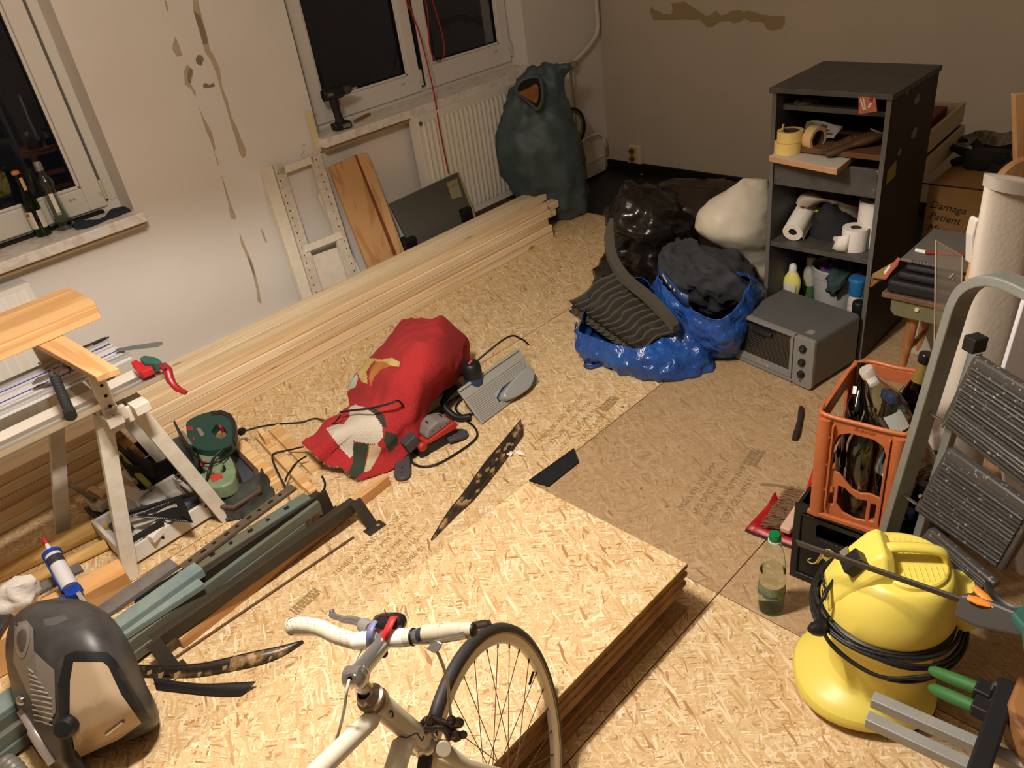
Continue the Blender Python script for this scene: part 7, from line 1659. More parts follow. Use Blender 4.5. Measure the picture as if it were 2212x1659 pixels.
# ---- round log and orange beam under the trestle
m_log=wood('debarked_log',(222,182,112),(200,154,84),.8,'x',knots=False)
a=G(232,1128,.03); b_=G(-120,1290,.03); mb=MB(); ax=[b_.lerp(a,t) for t in [i/6 for i in range(7)]]; mb.tube(ax,[.034,.033,.034,.032,.033,.032,.031],20); displace(mb,.002,12,lo=.0005); single('round_log',mb,m_log,'debarked round log on the floor under the trestle','log',smooth=50)
a=G(232,1175,.02); b_=G(-100,1330,.02)
mb=MB(); mb.tube([b_,a],.020,16); single('round_pole',mb,m_log,'thinner round pole in front of the debarked log','pole',smooth=50)
m_or=wood('orange_beam',(218,166,110),(200,144,86),.7,'x',knots=False)
P=[G(195,1208,.115),G(270,1232,.115)]
T=frame(G(272,1236,.12),G(272,1236,.12)-G(60,1350,.12),(0,0,1))
mb=MB(); mb.bx(-.48,0,.0,.085,-.118,0); mb.xf(T); single('orange_beam',mb,m_or,'square orange timber beam lying behind the steel profiles','beam',bevel=.003)
mb=MB(); a=G(178,1228,.13); b_=G(60,1292,.13); T=frame(b_,a-b_,(0,0,1)); mb.bx(-.02,(a-b_).length,-.002,.042,-.012,.0); mb.xf(T); single('dark_bar',mb,m_gbar,'dark grey flat bar under the blue caulking gun','metal bar',bevel=.001)
mb=MB(); mb.loft(smooth_rings(sil([(10,1262,70,1250,.5),(0,1280,80,1270,.7),(-10,1300,84,1285,.8),(-10,1325,70,1310,.6)],tuple(G(40,1320,.10)),k=.6,seg=28),5)); displace(mb,.016,16,fn=ridge_fn(18)); single('white_tissue',mb,m_tissue,'crumpled white tissue behind the grey machine at the left edge','tissue',smooth=50)
mb=MB(); a=G(40,1285,.14); b_=G(-30,1400,.14); T=frame(b_,a-b_,(0,0,1)); mb.bx(0,(a-b_).length,-.01,.10,-.02,0); mb.xf(T); single('dark_board',mb,mat('speckled_dark_board',(42,38,36),rough=.6,var=.4,vscale=60,col2=(70,64,60)),'dark speckled board edge behind the grey machine','board',bevel=.003)
# ---- caulking gun
cg=thing('caulking_gun','blue caulking gun with a white cartridge lying on the orange beam','caulking gun',tuple(G(140,1230,.13)))
a=G(112,1196,.21); b_=G(155,1275,.15); ax=(b_-a).normalized(); L_=(b_-a).length; Tg=frame(a,ax,(0,0,1))
m_cb=mat('gun_blue',(30,62,150),rough=.35)
mb=MB(); mb.lathe([(0,.0),(.022,.0),(.023,.01),(.023,L_*.92),(0,L_*.92)],24,T=Tg@rotm(0,90,0)); obj('cartridge',mb,mat('cartridge_white',(206,204,204),rough=.4),cg,world=True,smooth=40)
mb=MB(); mb.lathe([(.0235,.018),(.0238,.02),(.0238,.045),(.0235,.045)],24,T=Tg@rotm(0,90,0)); obj('dark_band',mb,mat('cartridge_dark',(50,52,58),rough=.4),cg,world=True)
mb=MB(); mb.lathe([(0,-.05),(.004,-.05),(.010,-.004),(.010,0),(0,0)],14,T=Tg@rotm(0,90,0)); obj('nozzle',mb,mat('nozzle_white',(210,206,196),rough=.4),cg,world=True,smooth=40)
mb=MB(); mb.lathe([(0,-.062),(.008,-.060),(.009,-.045),(.007,-.038),(0,-.038)],14,T=Tg@rotm(0,90,0)); obj('red_tip',mb,mat('nozzle_red',(160,40,32),rough=.5),cg,world=True,smooth=40)
mb=MB(); P_=[[Tg@V((x,.0255*cos(t),.0255*sin(t))) for t in [rad(a_) for a_ in range(150,331,15)]] for x in (0,L_*.95)]; mb.grid(P_); obj('cradle',mb,m_cb,cg,world=True,solid=.002,smooth=60)
mb=MB(); mb.lathe([(.0225,-.004),(.027,-.004),(.027,.008),(.0225,.008),(.0225,-.004)],24,T=Tg@rotm(0,90,0)); obj('front_ring',mb,m_cb,cg,world=True,smooth=40)
mb=MB(); mb.slab([G(140,1283,.14),G(168,1262,.14),G(182,1275,.14),G(176,1292,.135),G(150,1300,.135)],(0,0,1),.022); obj('rear_frame',mb,m_cb,cg,world=True,bevel=.003)
mb=MB(); a=G(150,1290,.14); b_=G(88,1306,.13); mb.tube([a,a.lerp(b_,.5),b_],[.012,.010,.008],10,flat=(1,.6)); obj('pistol_grip',mb,m_cb,cg,world=True,smooth=50)
mb=MB(); a=G(172,1285,.155); b_=G(200,1330,.12); T=frame(a,b_-a,(0,0,1)); mb.bx(-.01,.04,-.006,.006,-.002,.002); mb.xf(T); obj('push_rod',mb,m_metal,cg,world=True)
# ---- white drawer used as a tool tray
TT=frame(G(283,1232),G(465,1118)-G(283,1232),(0,0,1)); TL_=(G(465,1118)-G(283,1232)).length
ty=thing('tool_tray','white wooden drawer full of squares and tools between the trestle legs','tray',T=TT)
m_ty=mat('white_drawer_paint',(212,206,198),rough=.5,var=.06)
mb=MB(); mb.bx(0,TL_,0,.014,.012,.075); obj('front_board',mb,m_ty,ty,bevel=.003)
mb=MB(); mb.bx(0,TL_,.25,.264,.012,.075); obj('back_board',mb,m_ty,ty,bevel=.003)
mb=MB(); mb.bx(0,.014,.014,.25,.012,.075); obj('side_board',mb,m_ty,ty,bevel=.003)
mb=MB(); mb.bx(TL_-.014,TL_,.014,.25,.012,.075); obj('side_board',mb,m_ty,ty,bevel=.003)
mb=MB(); mb.bx(.014,TL_-.014,.014,.25,.012,.02); obj('bottom_board',mb,m_ty,ty)
mb=MB(); mb.lathe([(0,0),(.005,0),(.005,.001),(0,.001)],12,T=TR(TL_*.42,-.0012,.045)@rotm(90,0,0)); obj('screw_hole',mb,m_hole,ty)
m_sqr=mat('black_anodised_square',(20,20,21),rough=.35); m_print=mat('white_print',(206,206,206),rough=.5)
sq=thing('speed_square','black triangular rafter square with white scales lying on the tool tray','square',tuple(G(340,1110,.10)))
tri=[G(282,1117,.098),G(393,1073,.105),G(418,1130,.098)]; tri2=[tri[0].lerp(tri[2],.0),]
cen=sum(tri,V())/3; n_=(tri[1]-tri[0]).cross(tri[2]-tri[0]).normalized(); n_=n_ if n_.z>0 else -n_
inner=[p.lerp(cen,.42) for p in tri]
for i in range(3):
    j=(i+1)%3; mb=MB(); mb.slab([tri[i],tri[j],inner[j],inner[i]],n_,.003 if i!=1 else .012); obj('square_arm' if i!=1 else 'fence',mb,m_sqr,sq,world=True,bevel=.0008)
mb=MB(); mb.slab([inner[0].lerp(inner[2],.15),inner[1].lerp(inner[2],.2),inner[2]],n_,.0028); obj('inner_web',mb,m_sqr,sq,world=True)
mb=MB()
for i in range(26):
    t=.04+.92*i/26; a=tri[0].lerp(tri[2],t)+n_*.0034; d=(cen-a).normalized(); mb.tube([a+d*.002,a+d*(.010 if i%5 else .016)],.0006,3)
    a=tri[0].lerp(tri[1],t)+n_*.0034; mb.tube([a+(cen-a).normalized()*.002,a+(cen-a).normalized()*(.008 if i%5 else .014)],.0006,3)
obj('scale_marks',mb,m_print,sq,world=True,stuff=True)
ex=(tri[1]-tri[0]).normalized(); ey=n_.cross(ex); pp_=G(372,1097,.102)+n_*.0045
Tt=M4(((ex.x,ey.x,n_.x,pp_.x),(ex.y,ey.y,n_.y,pp_.y),(ex.z,ey.z,n_.z,pp_.z),(0,0,0,1))); obj('lettering',text_mesh('Precita',.014,Tt@rotm(0,0,-22),depth=.0004),m_print,sq,world=True,fix=False)
mb=MB(); a=G(275,1108,.095); b_=G(432,1062,.11); T=frame(a,b_-a,(0,0,1)); mb.bx(0,(b_-a).length,-.008,.008,-.006,.004); mb.xf(T); single('black_rule',mb,m_sqr,'long black metal rule lying behind the rafter square','rule',bevel=.001)
mb=MB(); a=G(283,1168,.09); b_=G(352,1127,.095); T=frame(a,b_-a,(0,0,1)); mb.bx(0,(b_-a).length,-.010,.010,-.006,.006); mb.xf(T); single('combination_square',mb,m_sqr,'black combination square blade in front of the rafter square','square',bevel=.001)
for i,(pl,z,h,mt,lb) in enumerate((([(238,1068),(262,1052),(320,1072),(300,1096)],.06,.025,mat('pale_block',(206,200,190),rough=.6),'white block in the middle of the tool tray heap'),([(180,1078),(210,1064),(245,1085),(222,1108),(200,1104)],.06,.03,mat('pale_block',(206,200,190)),'white block at the left end of the tool tray'),([(190,1065),(205,1056),(238,1070),(225,1084)],.085,.02,m_pine2,'light wooden block on the left end of the tool tray'),([(262,1030),(290,1018),(315,1036),(290,1052)],.075,.025,mat('cream_block',(198,188,164),rough=.6),'cream block leaning behind the tool tray'),([(300,1090),(345,1055),(362,1078),(330,1100)],.06,.012,mat('white_tool_case',(190,188,184),rough=.4),'pale flat tool case under the rafter square'),([(310,1168),(350,1130),(368,1140),(335,1175)],.055,.028,m_tissue,'white cloth bundle at the front of the tool tray'),([(395,1085),(430,1065),(440,1080),(405,1100)],.06,.02,mat('bluish_case',(96,104,122),rough=.5),'bluish grey small case at the right of the tool tray'))):
    mb=MB(); mb.slab([V((*G(x,y,z).xy,z)) for x,y in pl],(0,0,1),h); single('tool_block',mb,mt,lb,'block',bevel=.004)
mb=MB(); mb.slab([V((*G(x,y,.025).xy,.006)) for x,y in ((182,1100),(215,1090),(290,1140),(270,1170),(235,1140))],(0,0,1),.03); single('grey_case',mb,mat('dark_bluish_case',(62,64,72),rough=.5),'dark bluish case under the left end of the tool tray','case',bevel=.005)
mb=MB(); a=G(150,1045,.12); b_=G(205,1080,.10); mb.tube([a,b_],.009,10); single('wooden_stick',mb,mat('grey_brown_stick',(120,100,72),rough=.7),'grey brown stick pointing left out of the tool heap','stick')
for c,l1,pts in ((( 60,66,130),'thin blue cable tie loop on the tool heap',[(300,1060,.10),(320,1052,.105),(335,1048,.105),(322,1062,.10),(305,1075,.10)]),):
    mb=MB(); mb.tube(catmull([G(*p) for p in pts],5),.0015,5); single('blue_string',mb,mat('blue_string',c,rough=.6),l1,'string')
# ---- black and yellow tool bucket
bk=thing('tool_bucket','black fabric tool bucket with yellow green trim behind the trestle leg','bag',tuple(G(355,1080)))
m_bkt=mat('bucket_black_fabric',(36,34,38),rough=.8,var=.2,vscale=20); m_yg=mat('yellow_green_trim',(160,158,74),rough=.7)
bc_=G(352,1048); R_=.078; rings=[]
for z,r in ((.0,.062),(.02,.068),(.09,.076),(.15,.08)):
    rings.append([V((bc_.x+r*cos(t)*1.1,bc_.y+r*sin(t),z+(.02*cos(t-2.5) if z>.1 else 0))) for t in [2*pi*i/36 for i in range(36)]])
mb=MB(); mb.loft(smooth_rings(rings,4),cap0=True,cap1=False); displace(mb,.004,20,lo=.0); obj('bucket_wall',mb,m_bkt,bk,world=True,smooth=60,solid=.004)
top_=rings[-1]; mb=MB(); mb.tube([p+V((0,0,.0)) for p in top_],.006,8,closed=True); obj('rim_piping',mb,m_bkt,bk,world=True,smooth=60)
ps=catmull([G(255,985,.17),G(270,1000,.155),G(290,1020,.13),G(315,1045,.10),G(325,1055,.085)],6); mb=MB(); mb.grid([[p+V((0,0,-.022)) for p in ps],[p+V((0,0,-.002)) for p in ps],[p+V((.012,.01,.012)) for p in ps]]); obj('trim_panel',mb,m_yg,bk,world=True,solid=.004,smooth=60)
ps=catmull([G(252,978,.18),G(275,990,.17),G(300,1012,.14),G(330,1022,.14)],6); mb=MB(); mb.grid([[p+V((0,0,-.02)) for p in ps],[p+V((.02,.03,.03)) for p in ps]]); obj('flap',mb,m_bkt,bk,world=True,solid=.005,smooth=60)
mb=MB(); a=G(332,1010,.20); b_=G(300,950,.30); T=frame(V((bc_.x+.0,bc_.y,.05)),V((bc_.x-.06,bc_.y+.05,.26))-V((bc_.x,bc_.y,.05)),(0,1,0)); mb.bx(0,.22,-.018,.018,-.009,.009); mb.xf(T); single('wooden_paddle',mb,wood('brown_handle_wood',(150,108,64),(122,84,46),1.0,'x',knots=False),'flat brown wooden slat standing in the tool bucket','wood',bevel=.004)
mb=MB(); mb.bx(bc_.x-.03,bc_.x-.005,bc_.y-.03,bc_.y-.024,.06,.155); single('steel_scraper',mb,m_metal,'shiny steel scraper standing in the tool bucket','tool')
kl=MB(); kl.tube(catmull([G(378,1030,.10),G(384,1024,.11),G(392,1026,.11),G(388,1034,.10)],5,closed=True),.0022,6,closed=True); single('brass_ring',kl,mat('brass',(150,132,88),rough=.4,metal=.7),'small brass ring at the edge of the tool bucket','ring')
# ---- battered metal case with the two saws on it
m_case=mat('blue_grey_metal_case',(78,84,92),rough=.45,var=.3,vscale=8,metal=.2); m_cedge2=mat('rusty_case_edge',(86,62,54),rough=.6); m_mud=mat('olive_bag',(62,68,58),rough=.8,var=.35,vscale=14,col2=(46,48,42))
cz0=.085
cA=[G(470,955,cz0),G(505,962,cz0),G(548,1005,cz0),G(556,1050,cz0),G(500,1085,cz0),G(430,1080,cz0),G(390,1040,cz0),G(400,985,cz0)]
mc=thing('metal_case','battered open blue grey metal case with a rusty rim behind the steel profiles','case',tuple(V((*(sum(cA,V())/8).xy,0))))
mb=MB(); mb.slab([V((p.x,p.y,.0)) for p in cA],(0,0,1),.055); obj('case_body',mb,m_case,mc,world=True,bevel=.008)
mb=MB(); mb.tube([V((p.x,p.y,.062)) for p in cA],.009,8,closed=True); obj('rolled_rim',mb,m_cedge2,mc,world=True,smooth=50)
rows_=[[V((*G(x,y,z).xy,z)) for x,y,z in r] for r in ([(470,1060,.075),(510,1048,.08),(552,1030,.08),(566,1010,.07)],[(480,1085,.06),(520,1080,.065),(560,1060,.06),(585,1040,.03)],[(478,1110,.02),(520,1106,.03),(560,1090,.02),(592,1068,.008)],[(490,1125,.004),(530,1118,.006),(560,1108,.004),(590,1082,.003)])]
mb=MB(); mb.grid(bicubic(rows_,7,7)); displace(mb,.012,22,fn=ridge_fn(20),lo=.001); single('olive_cloth_bag',mb,m_mud,'grubby olive cloth bag slumped in front of the metal case','bag',smooth=50,solid=.004)
def tool_prism(name,out,z,th,mt,par,bev=.01,**k):
    mb=MB(); mb.slab([V((*G(x,y,z+th).xy,z)) for x,y in out],(0,0,1),th); return obj(name,mb,mt,par,world=True,bevel=bev,bseg=3,**k)
def smoothpoly(pts,n=3): return [(p.x,p.y) for p in catmull([V((x,y,0)) for x,y in pts],n,closed=True)]
m_jg=mat('jigsaw_dark_green',(22,66,56),rough=.45,var=.12); m_jr=mat('jigsaw_red',(150,36,44),rough=.45)
jz=.138
js=thing('jigsaw','dark green jigsaw with red switches lying on its side on the metal case','jigsaw',tuple(G(445,930,.09)))
body=[(402,922),(405,910),(425,898),(450,890),(478,887),(495,893),(503,905),(506,925),(505,945),(498,960),(485,968),(465,972),(440,972),(420,966),(407,952)]
o_=[V((*G(x,y,jz+.034).xy,0)) for x,y in smoothpoly(body)]; h_=[V((*G(x,y,jz+.034).xy,0)) for x,y in smoothpoly([(462,922),(472,914),(486,926),(489,938),(478,948),(465,942),(458,932)])]
tris=tessellate_polygon([o_,h_]); fl_=o_+h_; n=len(fl_); mb=MB(); no_=len(o_)
vs_=[p+V((0,0,jz)) for p in fl_]+[p+V((0,0,jz+.034)) for p in fl_]; fs_=[tuple(t) for t in tris]+[tuple(n+i for i in t[::-1]) for t in tris]
fs_+=[(i,(i+1)%no_,n+(i+1)%no_,n+i) for i in range(no_)]; nh=len(h_); fs_+=[(no_+i,no_+(i+1)%nh,n+no_+(i+1)%nh,n+no_+i) for i in range(nh)]
mb.add(vs_,fs_); obj('body',mb,m_jg,js,world=True,bevel=.006,bseg=3,smooth=40)
tool_prism('rubber_grip',[(452,888),(478,884),(498,892),(507,906),(509,930),(505,950),(499,950),(500,925),(494,905),(478,895),(455,897)],jz+.002,.034,m_blk,js,.006)
tool_prism('grip_plate',[(424,925),(432,923),(442,938),(434,942)],jz+.034,.002,mat('jig_label',(130,120,108),rough=.5),js,.001)
tool_prism('red_lever',[(401,922),(416,918),(418,926),(404,930)],jz+.008,.030,m_jr,js,.004)
tool_prism('red_trigger',[(467,912),(476,909),(481,920),(475,925)],jz+.006,.026,m_jr,js,.003); tool_prism('red_button',[(414,945),(420,944),(422,950),(416,951)],jz+.034,.002,m_jr,js,.001)
mb=MB(); a=G(378,915,jz+.06); b_=G(408,972,jz+.035); T=frame(a,b_-a,(0,0,1)); mb.bx(0,(b_-a).length,-.004,.004,-.055,.012); mb.xf(T); obj('base_shoe',mb,mat('jig_shoe',(58,56,52),rough=.4,metal=.4),js,world=True,bevel=.001)
mb=MB(); a=G(392,935,jz+.03); b_=G(412,965,jz+.03); mb.tube([a,b_],.010,10); obj('plunger',mb,m_metal,js,world=True)
m_pg=mat('pale_green_housing',(132,152,116),rough=.5,var=.2,vscale=16,col2=(112,128,98))
sz=.095
os_=thing('orbital_saw','worn pale green power tool with red patches lying in the metal case below the jigsaw','power tool',tuple(G(470,1020,.06)))
tool_prism('motor_housing',smoothpoly([(426,972),(440,964),(468,965),(472,985),(480,1000),(470,1020),(440,1010),(430,990)]),sz,.05,m_pg,os_,.010)
tool_prism('lower_housing',smoothpoly([(405,1030),(440,1020),(470,998),(490,982),(500,990),(508,1010),(505,1035),(480,1050),(445,1052),(415,1046)]),sz-.02,.055,m_pg,os_,.012)
tool_prism('red_patch',[(452,1028),(476,1021),(482,1030),(458,1040)],sz+.035,.004,mat('red_patch',(190,62,46),rough=.6),os_,.001); tool_prism('red_patch',[(432,998),(446,993),(448,1000),(434,1006)],sz+.05,.003,mat('red_patch',(190,62,46)),os_,.001)
tool_prism('dark_head',smoothpoly([(488,995),(500,990),(510,1005),(512,1022),(500,1038),(470,1052),(452,1050),(455,1040),(480,1030)]),sz-.022,.05,mat('brown_dark_head',(70,46,38),rough=.6,var=.2),os_,.008)
tool_prism('finger_hole',smoothpoly([(474,1008),(484,1004),(488,1014),(480,1020)]),sz+.034,.003,m_hole,os_,.0)
mb=MB(); mb.tube(catmull([G(500,965,.17),G(480,972,.18),(G(462,990,.17)),G(452,1015,.16),G(446,1040,.13),G(440,1055,.09)],6),.0048,8); obj('power_lead',mb,m_vb,os_,world=True,smooth=60)
mb=MB(); mb.tube(catmull([G(428,985,.16),G(440,1000,.165),G(460,1000,.165),G(480,995,.15),G(495,985,.14)],6),.003,8); obj('thin_lead',mb,m_vb,os_,world=True,smooth=60)
mb=MB(); mb.slab([V((*G(x,y,.08).xy,.055)) for x,y in ((372,960),(405,945),(432,1000),(430,1020),(408,1032),(378,1000))],(0,0,1),.05); single('dark_blue_box',mb,mat('dark_blue_box',(52,62,72),rough=.45,var=.3,vscale=10),'dark blue grey plastic box left of the two green tools','box',bevel=.01)
# ---- wood offcuts right of the case
m_off=wood('pale_offcut',(232,192,138),(212,166,106),1.0,'x')
def offcut(lb,a,b2,w_,h_,z,grp='wooden offcuts by the metal case'):
    A=G(a[0],a[1],z+h_); B_=G(b2[0],b2[1],z+h_); T=frame((A.x,A.y,z),V((B_.x-A.x,B_.y-A.y,0)),(0,0,1)); mb=MB(); mb.bx(0,(B_-A).length,-w_/2,w_/2,0,h_); mb.xf(T)
    return single('wood_offcut',mb,m_off,lb,'wood',group=grp,bevel=.002)
offcut('pale offcut with a flame grain nearest the metal case',(512,955),(575,1020),.055,.03,.032); offcut('offcut underneath the flame grained one',(530,985),(590,1045),.06,.030,.0)
offcut('long pale offcut in the middle of the loose pieces',(560,935),(660,1040),.042,.028,.0); offcut('narrow pale offcut lying under the towel corner',(590,920),(680,1010),.05,.016,.0); offcut('small standing offcut beside the long one',(560,925),(575,945),.02,.04,.028)
offcut('short offcut at the edge of the steel profiles',(648,1035),(676,1058),.03,.025,.0)
mb=MB(); c=G(531,955,.02); mb.lathe([(0,-.01),(.014,-.01),(.016,0),(.012,.012),(0,.012)],14,T=TR(c.x,c.y,.072)@rotm(60,0,30)); single('black_castor',mb,m_vb,'small black castor between jigsaw and offcuts','castor',smooth=40)
# ---- wavy radiator on the wall far left
r2=thing('wall_radiator','white panel radiator on the window wall at the far left behind the boards','radiator',(-.1,3.38,.10))
mb=MB(); rp_=[]
x=-.75
prof=[]
while x<.555: prof+=[(x,0),(x+.008,-.008),(x+.018,-.008),(x+.026,0)]; x+=.038
mb.grid([[V((px_,3.34+d*k_,z)) for px_,d in prof] for z,k_ in ((.12,0),(.14,1),(.64,1),(.66,0))]); mb.bx(-.8,.58,3.341,3.36,.10,.68); obj('front_panel',mb,m_radi,r2,world=True,smooth=40)
mb=MB(); mb.bx(-.8,.58,3.36,3.42,.60,.675); obj('back_panel',mb,m_radi,r2,world=True)
mb=MB(); mb.bx(.3,.34,3.42,3.44,.3,.5); obj('wall_bracket',mb,m_radi,r2,world=True)
# ---- big grey machine at the lower left
m_mk=mat('worn_black_housing',(52,50,50),rough=.42,var=.25,vscale=10,col2=(74,72,72)); m_mg=mat('machine_warm_grey',(138,128,120),rough=.4,metal=.2); m_ms=mat('machine_beige_silver',(196,172,142),rough=.38,metal=.25)
hp0=V((.00,1.83,0))
mc_=thing('grey_machine','domed black and silver machine housing with vents and a knob at the bottom left','machine',tuple(hp0))
def QM(x,y,D): return DP(x,y,D)
Dc=depth(V((-.02,1.86,.15)))
# outline of the dome in the picture, built as a solid with depth
out=[(12,1395),(20,1350),(45,1318),(85,1298),(140,1292),(190,1300),(232,1325),(262,1358),(285,1400),(302,1442),(318,1482),(338,1522),(345,1555),(330,1580),(300,1598),(262,1614),(210,1635),(165,1652),(150,1690),(112,1668),(78,1620),(50,1560),(28,1500),(15,1440)]
cx_,cy_=175,1480
rings=[]
for f_,dd in ((.30,-.165),(.62,-.145),(.82,-.10),(.95,-.04),(1.0,.02),(.98,.08),(.86,.13),(.5,.15)):
    rings.append([QM(cx_+(x-cx_)*f_+ (dd*-20),cy_+(y-cy_)*f_,Dc+dd) for x,y in smoothpoly(out,2)])
mb=MB(); mb.loft(rings); 
mb.v=[V((p.x,p.y,max(p.z,.002))) for p in mb.v]
obj('housing',mb,m_mk,mc_,world=True,smooth=60)
def onm(x,y,dd,off=0): return QM(x,y,Dc+dd)
from mathutils.bvhtree import BVHTree
bvh=BVHTree.FromPolygons([tuple(p) for p in mb.v],[tuple(f) for f in mb.f])
def hitp(x,y,off):
    d=ray(x,y); n=d.normalized(); h=bvh.ray_cast(CAMP,n)
    if h[0] is None: h=bvh.find_nearest(CAMP+d*(Dc-.05))
    return V(h[0])-n*off
def face(name,pl,off,mt,rg=7,**k):
    pts=[]; m=len(pl)
    for i in range(m):
        a=pl[i]; b2=pl[(i+1)%m]; q=max(1,int(math.hypot(b2[0]-a[0],b2[1]-a[1])/7))
        pts+=[(a[0]+(b2[0]-a[0])*j/q,a[1]+(b2[1]-a[1])*j/q) for j in range(q)]
    cx0=sum(p[0] for p in pts)/len(pts); cy0=sum(p[1] for p in pts)/len(pts)
    ring_=[[hitp(x,y,-.002) for x,y in pts]]+[[hitp(cx0+(x-cx0)*f_,cy0+(y-cy0)*f_,off) for x,y in pts] for f_ in [.995]+[1-j/rg for j in range(1,rg)]+[.02]]
    m2=MB(); m2.loft(ring_,cap0=False,cap1=True); return obj(name,m2,mt,mc_,world=True,smooth=40)
face('front_frame',[(140,1416),(160,1406),(232,1408),(250,1425),(300,1508),(330,1560),(312,1572),(262,1604),(165,1646),(128,1560),(124,1480)],.004,m_blk)
face('silver_front',[(158,1430),(222,1430),(234,1440),(262,1500),(306,1562),(260,1596),(165,1640),(150,1560),(151,1470)],.008,m_ms)
face('side_panel',[(32,1345),(58,1340),(72,1358),(66,1400),(118,1448),(120,1540),(100,1570),(60,1500),(28,1430)],.004,m_mg)
sp2=face('side_port',smoothpoly([(30,1370),(42,1348),(60,1350),(64,1380),(52,1420),(36,1412)],3),.008,mat('port_rim',(156,148,140),rough=.3,metal=.4))
face('port_glass',smoothpoly([(36,1375),(45,1360),(55,1362),(56,1385),(48,1408),(38,1402)],3),.010,mat('port_dark',(84,78,74),rough=.15))
for i in range(11):
    y=1445+i*11; x0=62+i*1.2; x1=min(112,72+i*8); mb=MB(); mb.tube([hitp(x0,y,.006),hitp((x0+x1)/2,y+4,.006),hitp(x1,y+8+i*.3,.006)],.0022,6); obj('vent_slat',mb,mat('vent_silver',(168,160,156),rough=.35,metal=.3),mc_,world=True)
mb=MB(); p=hitp(142,1570,.03); T=M4.Translation(p)@(-CF).to_track_quat('Z','Y').to_matrix().to_4x4(); mb.lathe([(0,-.02),(.022,-.02),(.026,-.01),(.026,.006),(.020,.016),(0,.019)],28,T=T); obj('round_knob',mb,m_blk,mc_,world=True,smooth=45)
mb=MB(); mb.tube([hitp(142,1575,.012),hitp(148,1630,.012),hitp(148,1630,.012)+V((0,-.03,-.08))],[.016,.017,.017],14); obj('handle_rod',mb,m_blk,mc_,world=True,smooth=50)
mb=MB(); p=hitp(48,1512,.002); mb.lathe([(0,.014),(.008,.012),(.013,.004),(.013,0),(0,0)],18,T=M4.Translation(p)@(-CF).to_track_quat('Z','Y').to_matrix().to_4x4()); obj('chrome_button',mb,mat('chrome',(200,200,200),rough=.12,metal=1),mc_,world=True,smooth=50)
mb=MB(); mb.tube(catmull([hitp(47,1535,.006),hitp(66,1565,.006),hitp(90,1605,.006),hitp(118,1645,.006)],6),[.012]*8+[.016]*12,12,flat=(1,.7)); obj('silver_arm',mb,mat('arm_silver',(176,166,160),rough=.25,metal=.5),mc_,world=True,smooth=60)
mb=MB(); mb.tube([hitp(230,1586,.012),hitp(248,1572,.012),hitp(266,1558,.012)],.0045,10); obj('maker_badge',mb,mat('chrome',(200,200,200)),mc_,world=True,smooth=50)
face('top_sticker',[(92,1338),(140,1328),(148,1338),(120,1350),(98,1352)],.001,mat('faded_sticker',(82,78,78),rough=.5),rg=3)
# grey hose end bottom left corner
mb=MB(); ps=catmull([DP(-30,1640,2.0),DP(20,1652,1.98),DP(50,1690,1.95)],10); mb.tube(ps,[.022+.003*(i%2) for i in range(len(ps))],14)
for p in mb.v: p.z=max(p.z,.002)
single('ribbed_hose',mb,mat('grey_ribbed_hose',(120,114,106),rough=.4),'end of a grey ribbed hose at the very bottom left corner','hose',smooth=30)
# ================================================================== bicycle in the foreground
WC=V((.473,.75,.281)); az=rad(26.2); ti=rad(12.6); WR=.288
we=V((cos(az),sin(az),0)); ws=V((-sin(az),cos(az),0)); wu=V((0,0,cos(ti)))+ws*sin(ti); wn=we.cross(wu).normalized()
TW=M4(((we.x,wu.x,wn.x,WC.x),(we.y,wu.y,wn.y,WC.y),(we.z,wu.z,wn.z,WC.z),(0,0,0,1)))   # local x fwd, y up, z axle
def WP(x,y,o=0): return PL(x,y,WC+wn*o,wn)
bike=thing('racing_bicycle','cream white racing bicycle with white taped bars in the foreground','bicycle',tuple(WC-wu*WR))
m_tyre=mat('black_tyre_rubber',(50,48,48),rough=.6,var=.15,vscale=30); m_rim=mat('cream_rim',(206,192,166),rough=.35,metal=.15); m_spk=mat('bronze_spoke',(120,92,72),rough=.3,metal=.8); m_crm=mat('cream_frame_paint',(206,198,178),rough=.28,coat=.3); m_chr=mat('polished_alloy',(190,190,190),rough=.2,metal=.9); m_dch=mat('dark_chrome',(110,100,98),rough=.25,metal=.9)
fw=obj('tyre',(lambda m:(m.lathe([(WR-.020,-.009),(WR-.010,-.0115),(WR-.002,-.007),(WR,0),(WR-.002,.007),(WR-.010,.0115),(WR-.020,.009)],120,T=TW),m)[1])(MB()),m_tyre,bike,world=True,smooth=60)
mb=MB(); mb.lathe([(WR-.0195,-.0085),(WR-.036,-.0085),(WR-.040,-.004),(WR-.040,.004),(WR-.036,.0085),(WR-.0195,.0085),(WR-.0195,-.0085)],120,T=TW); rimo=obj('rim',mb,m_rim,bike,world=True,smooth=40)
mb=MB(); mb.lathe([(WR-.021,-.0095),(WR-.018,-.0105),(WR-.018,.0105),(WR-.021,.0095)],120,T=TW); obj('tan_sidewall',mb,mat('tan_sidewall',(168,132,84),rough=.6),bike,world=True,smooth=40)
for i in range(32):
    t=2*pi*i/32; side=1 if i%2 else -1; cr=rad(62)*(1 if (i//2)%2 else -1); rh=.017
    a=V(((WR-.038)*cos(t),(WR-.038)*sin(t),0)); b_=V((rh*cos(t+cr),rh*sin(t+cr),side*.024)); mb=MB(); mb.tube([TW@a,TW@b_],.0009,5); sp=obj('spoke',mb,m_spk,bike,world=True)
    mb=MB(); mb.tube([TW@a,TW@a.lerp(b_,.04)],.0020,6); obj('nipple',mb,m_dch,sp,world=True)
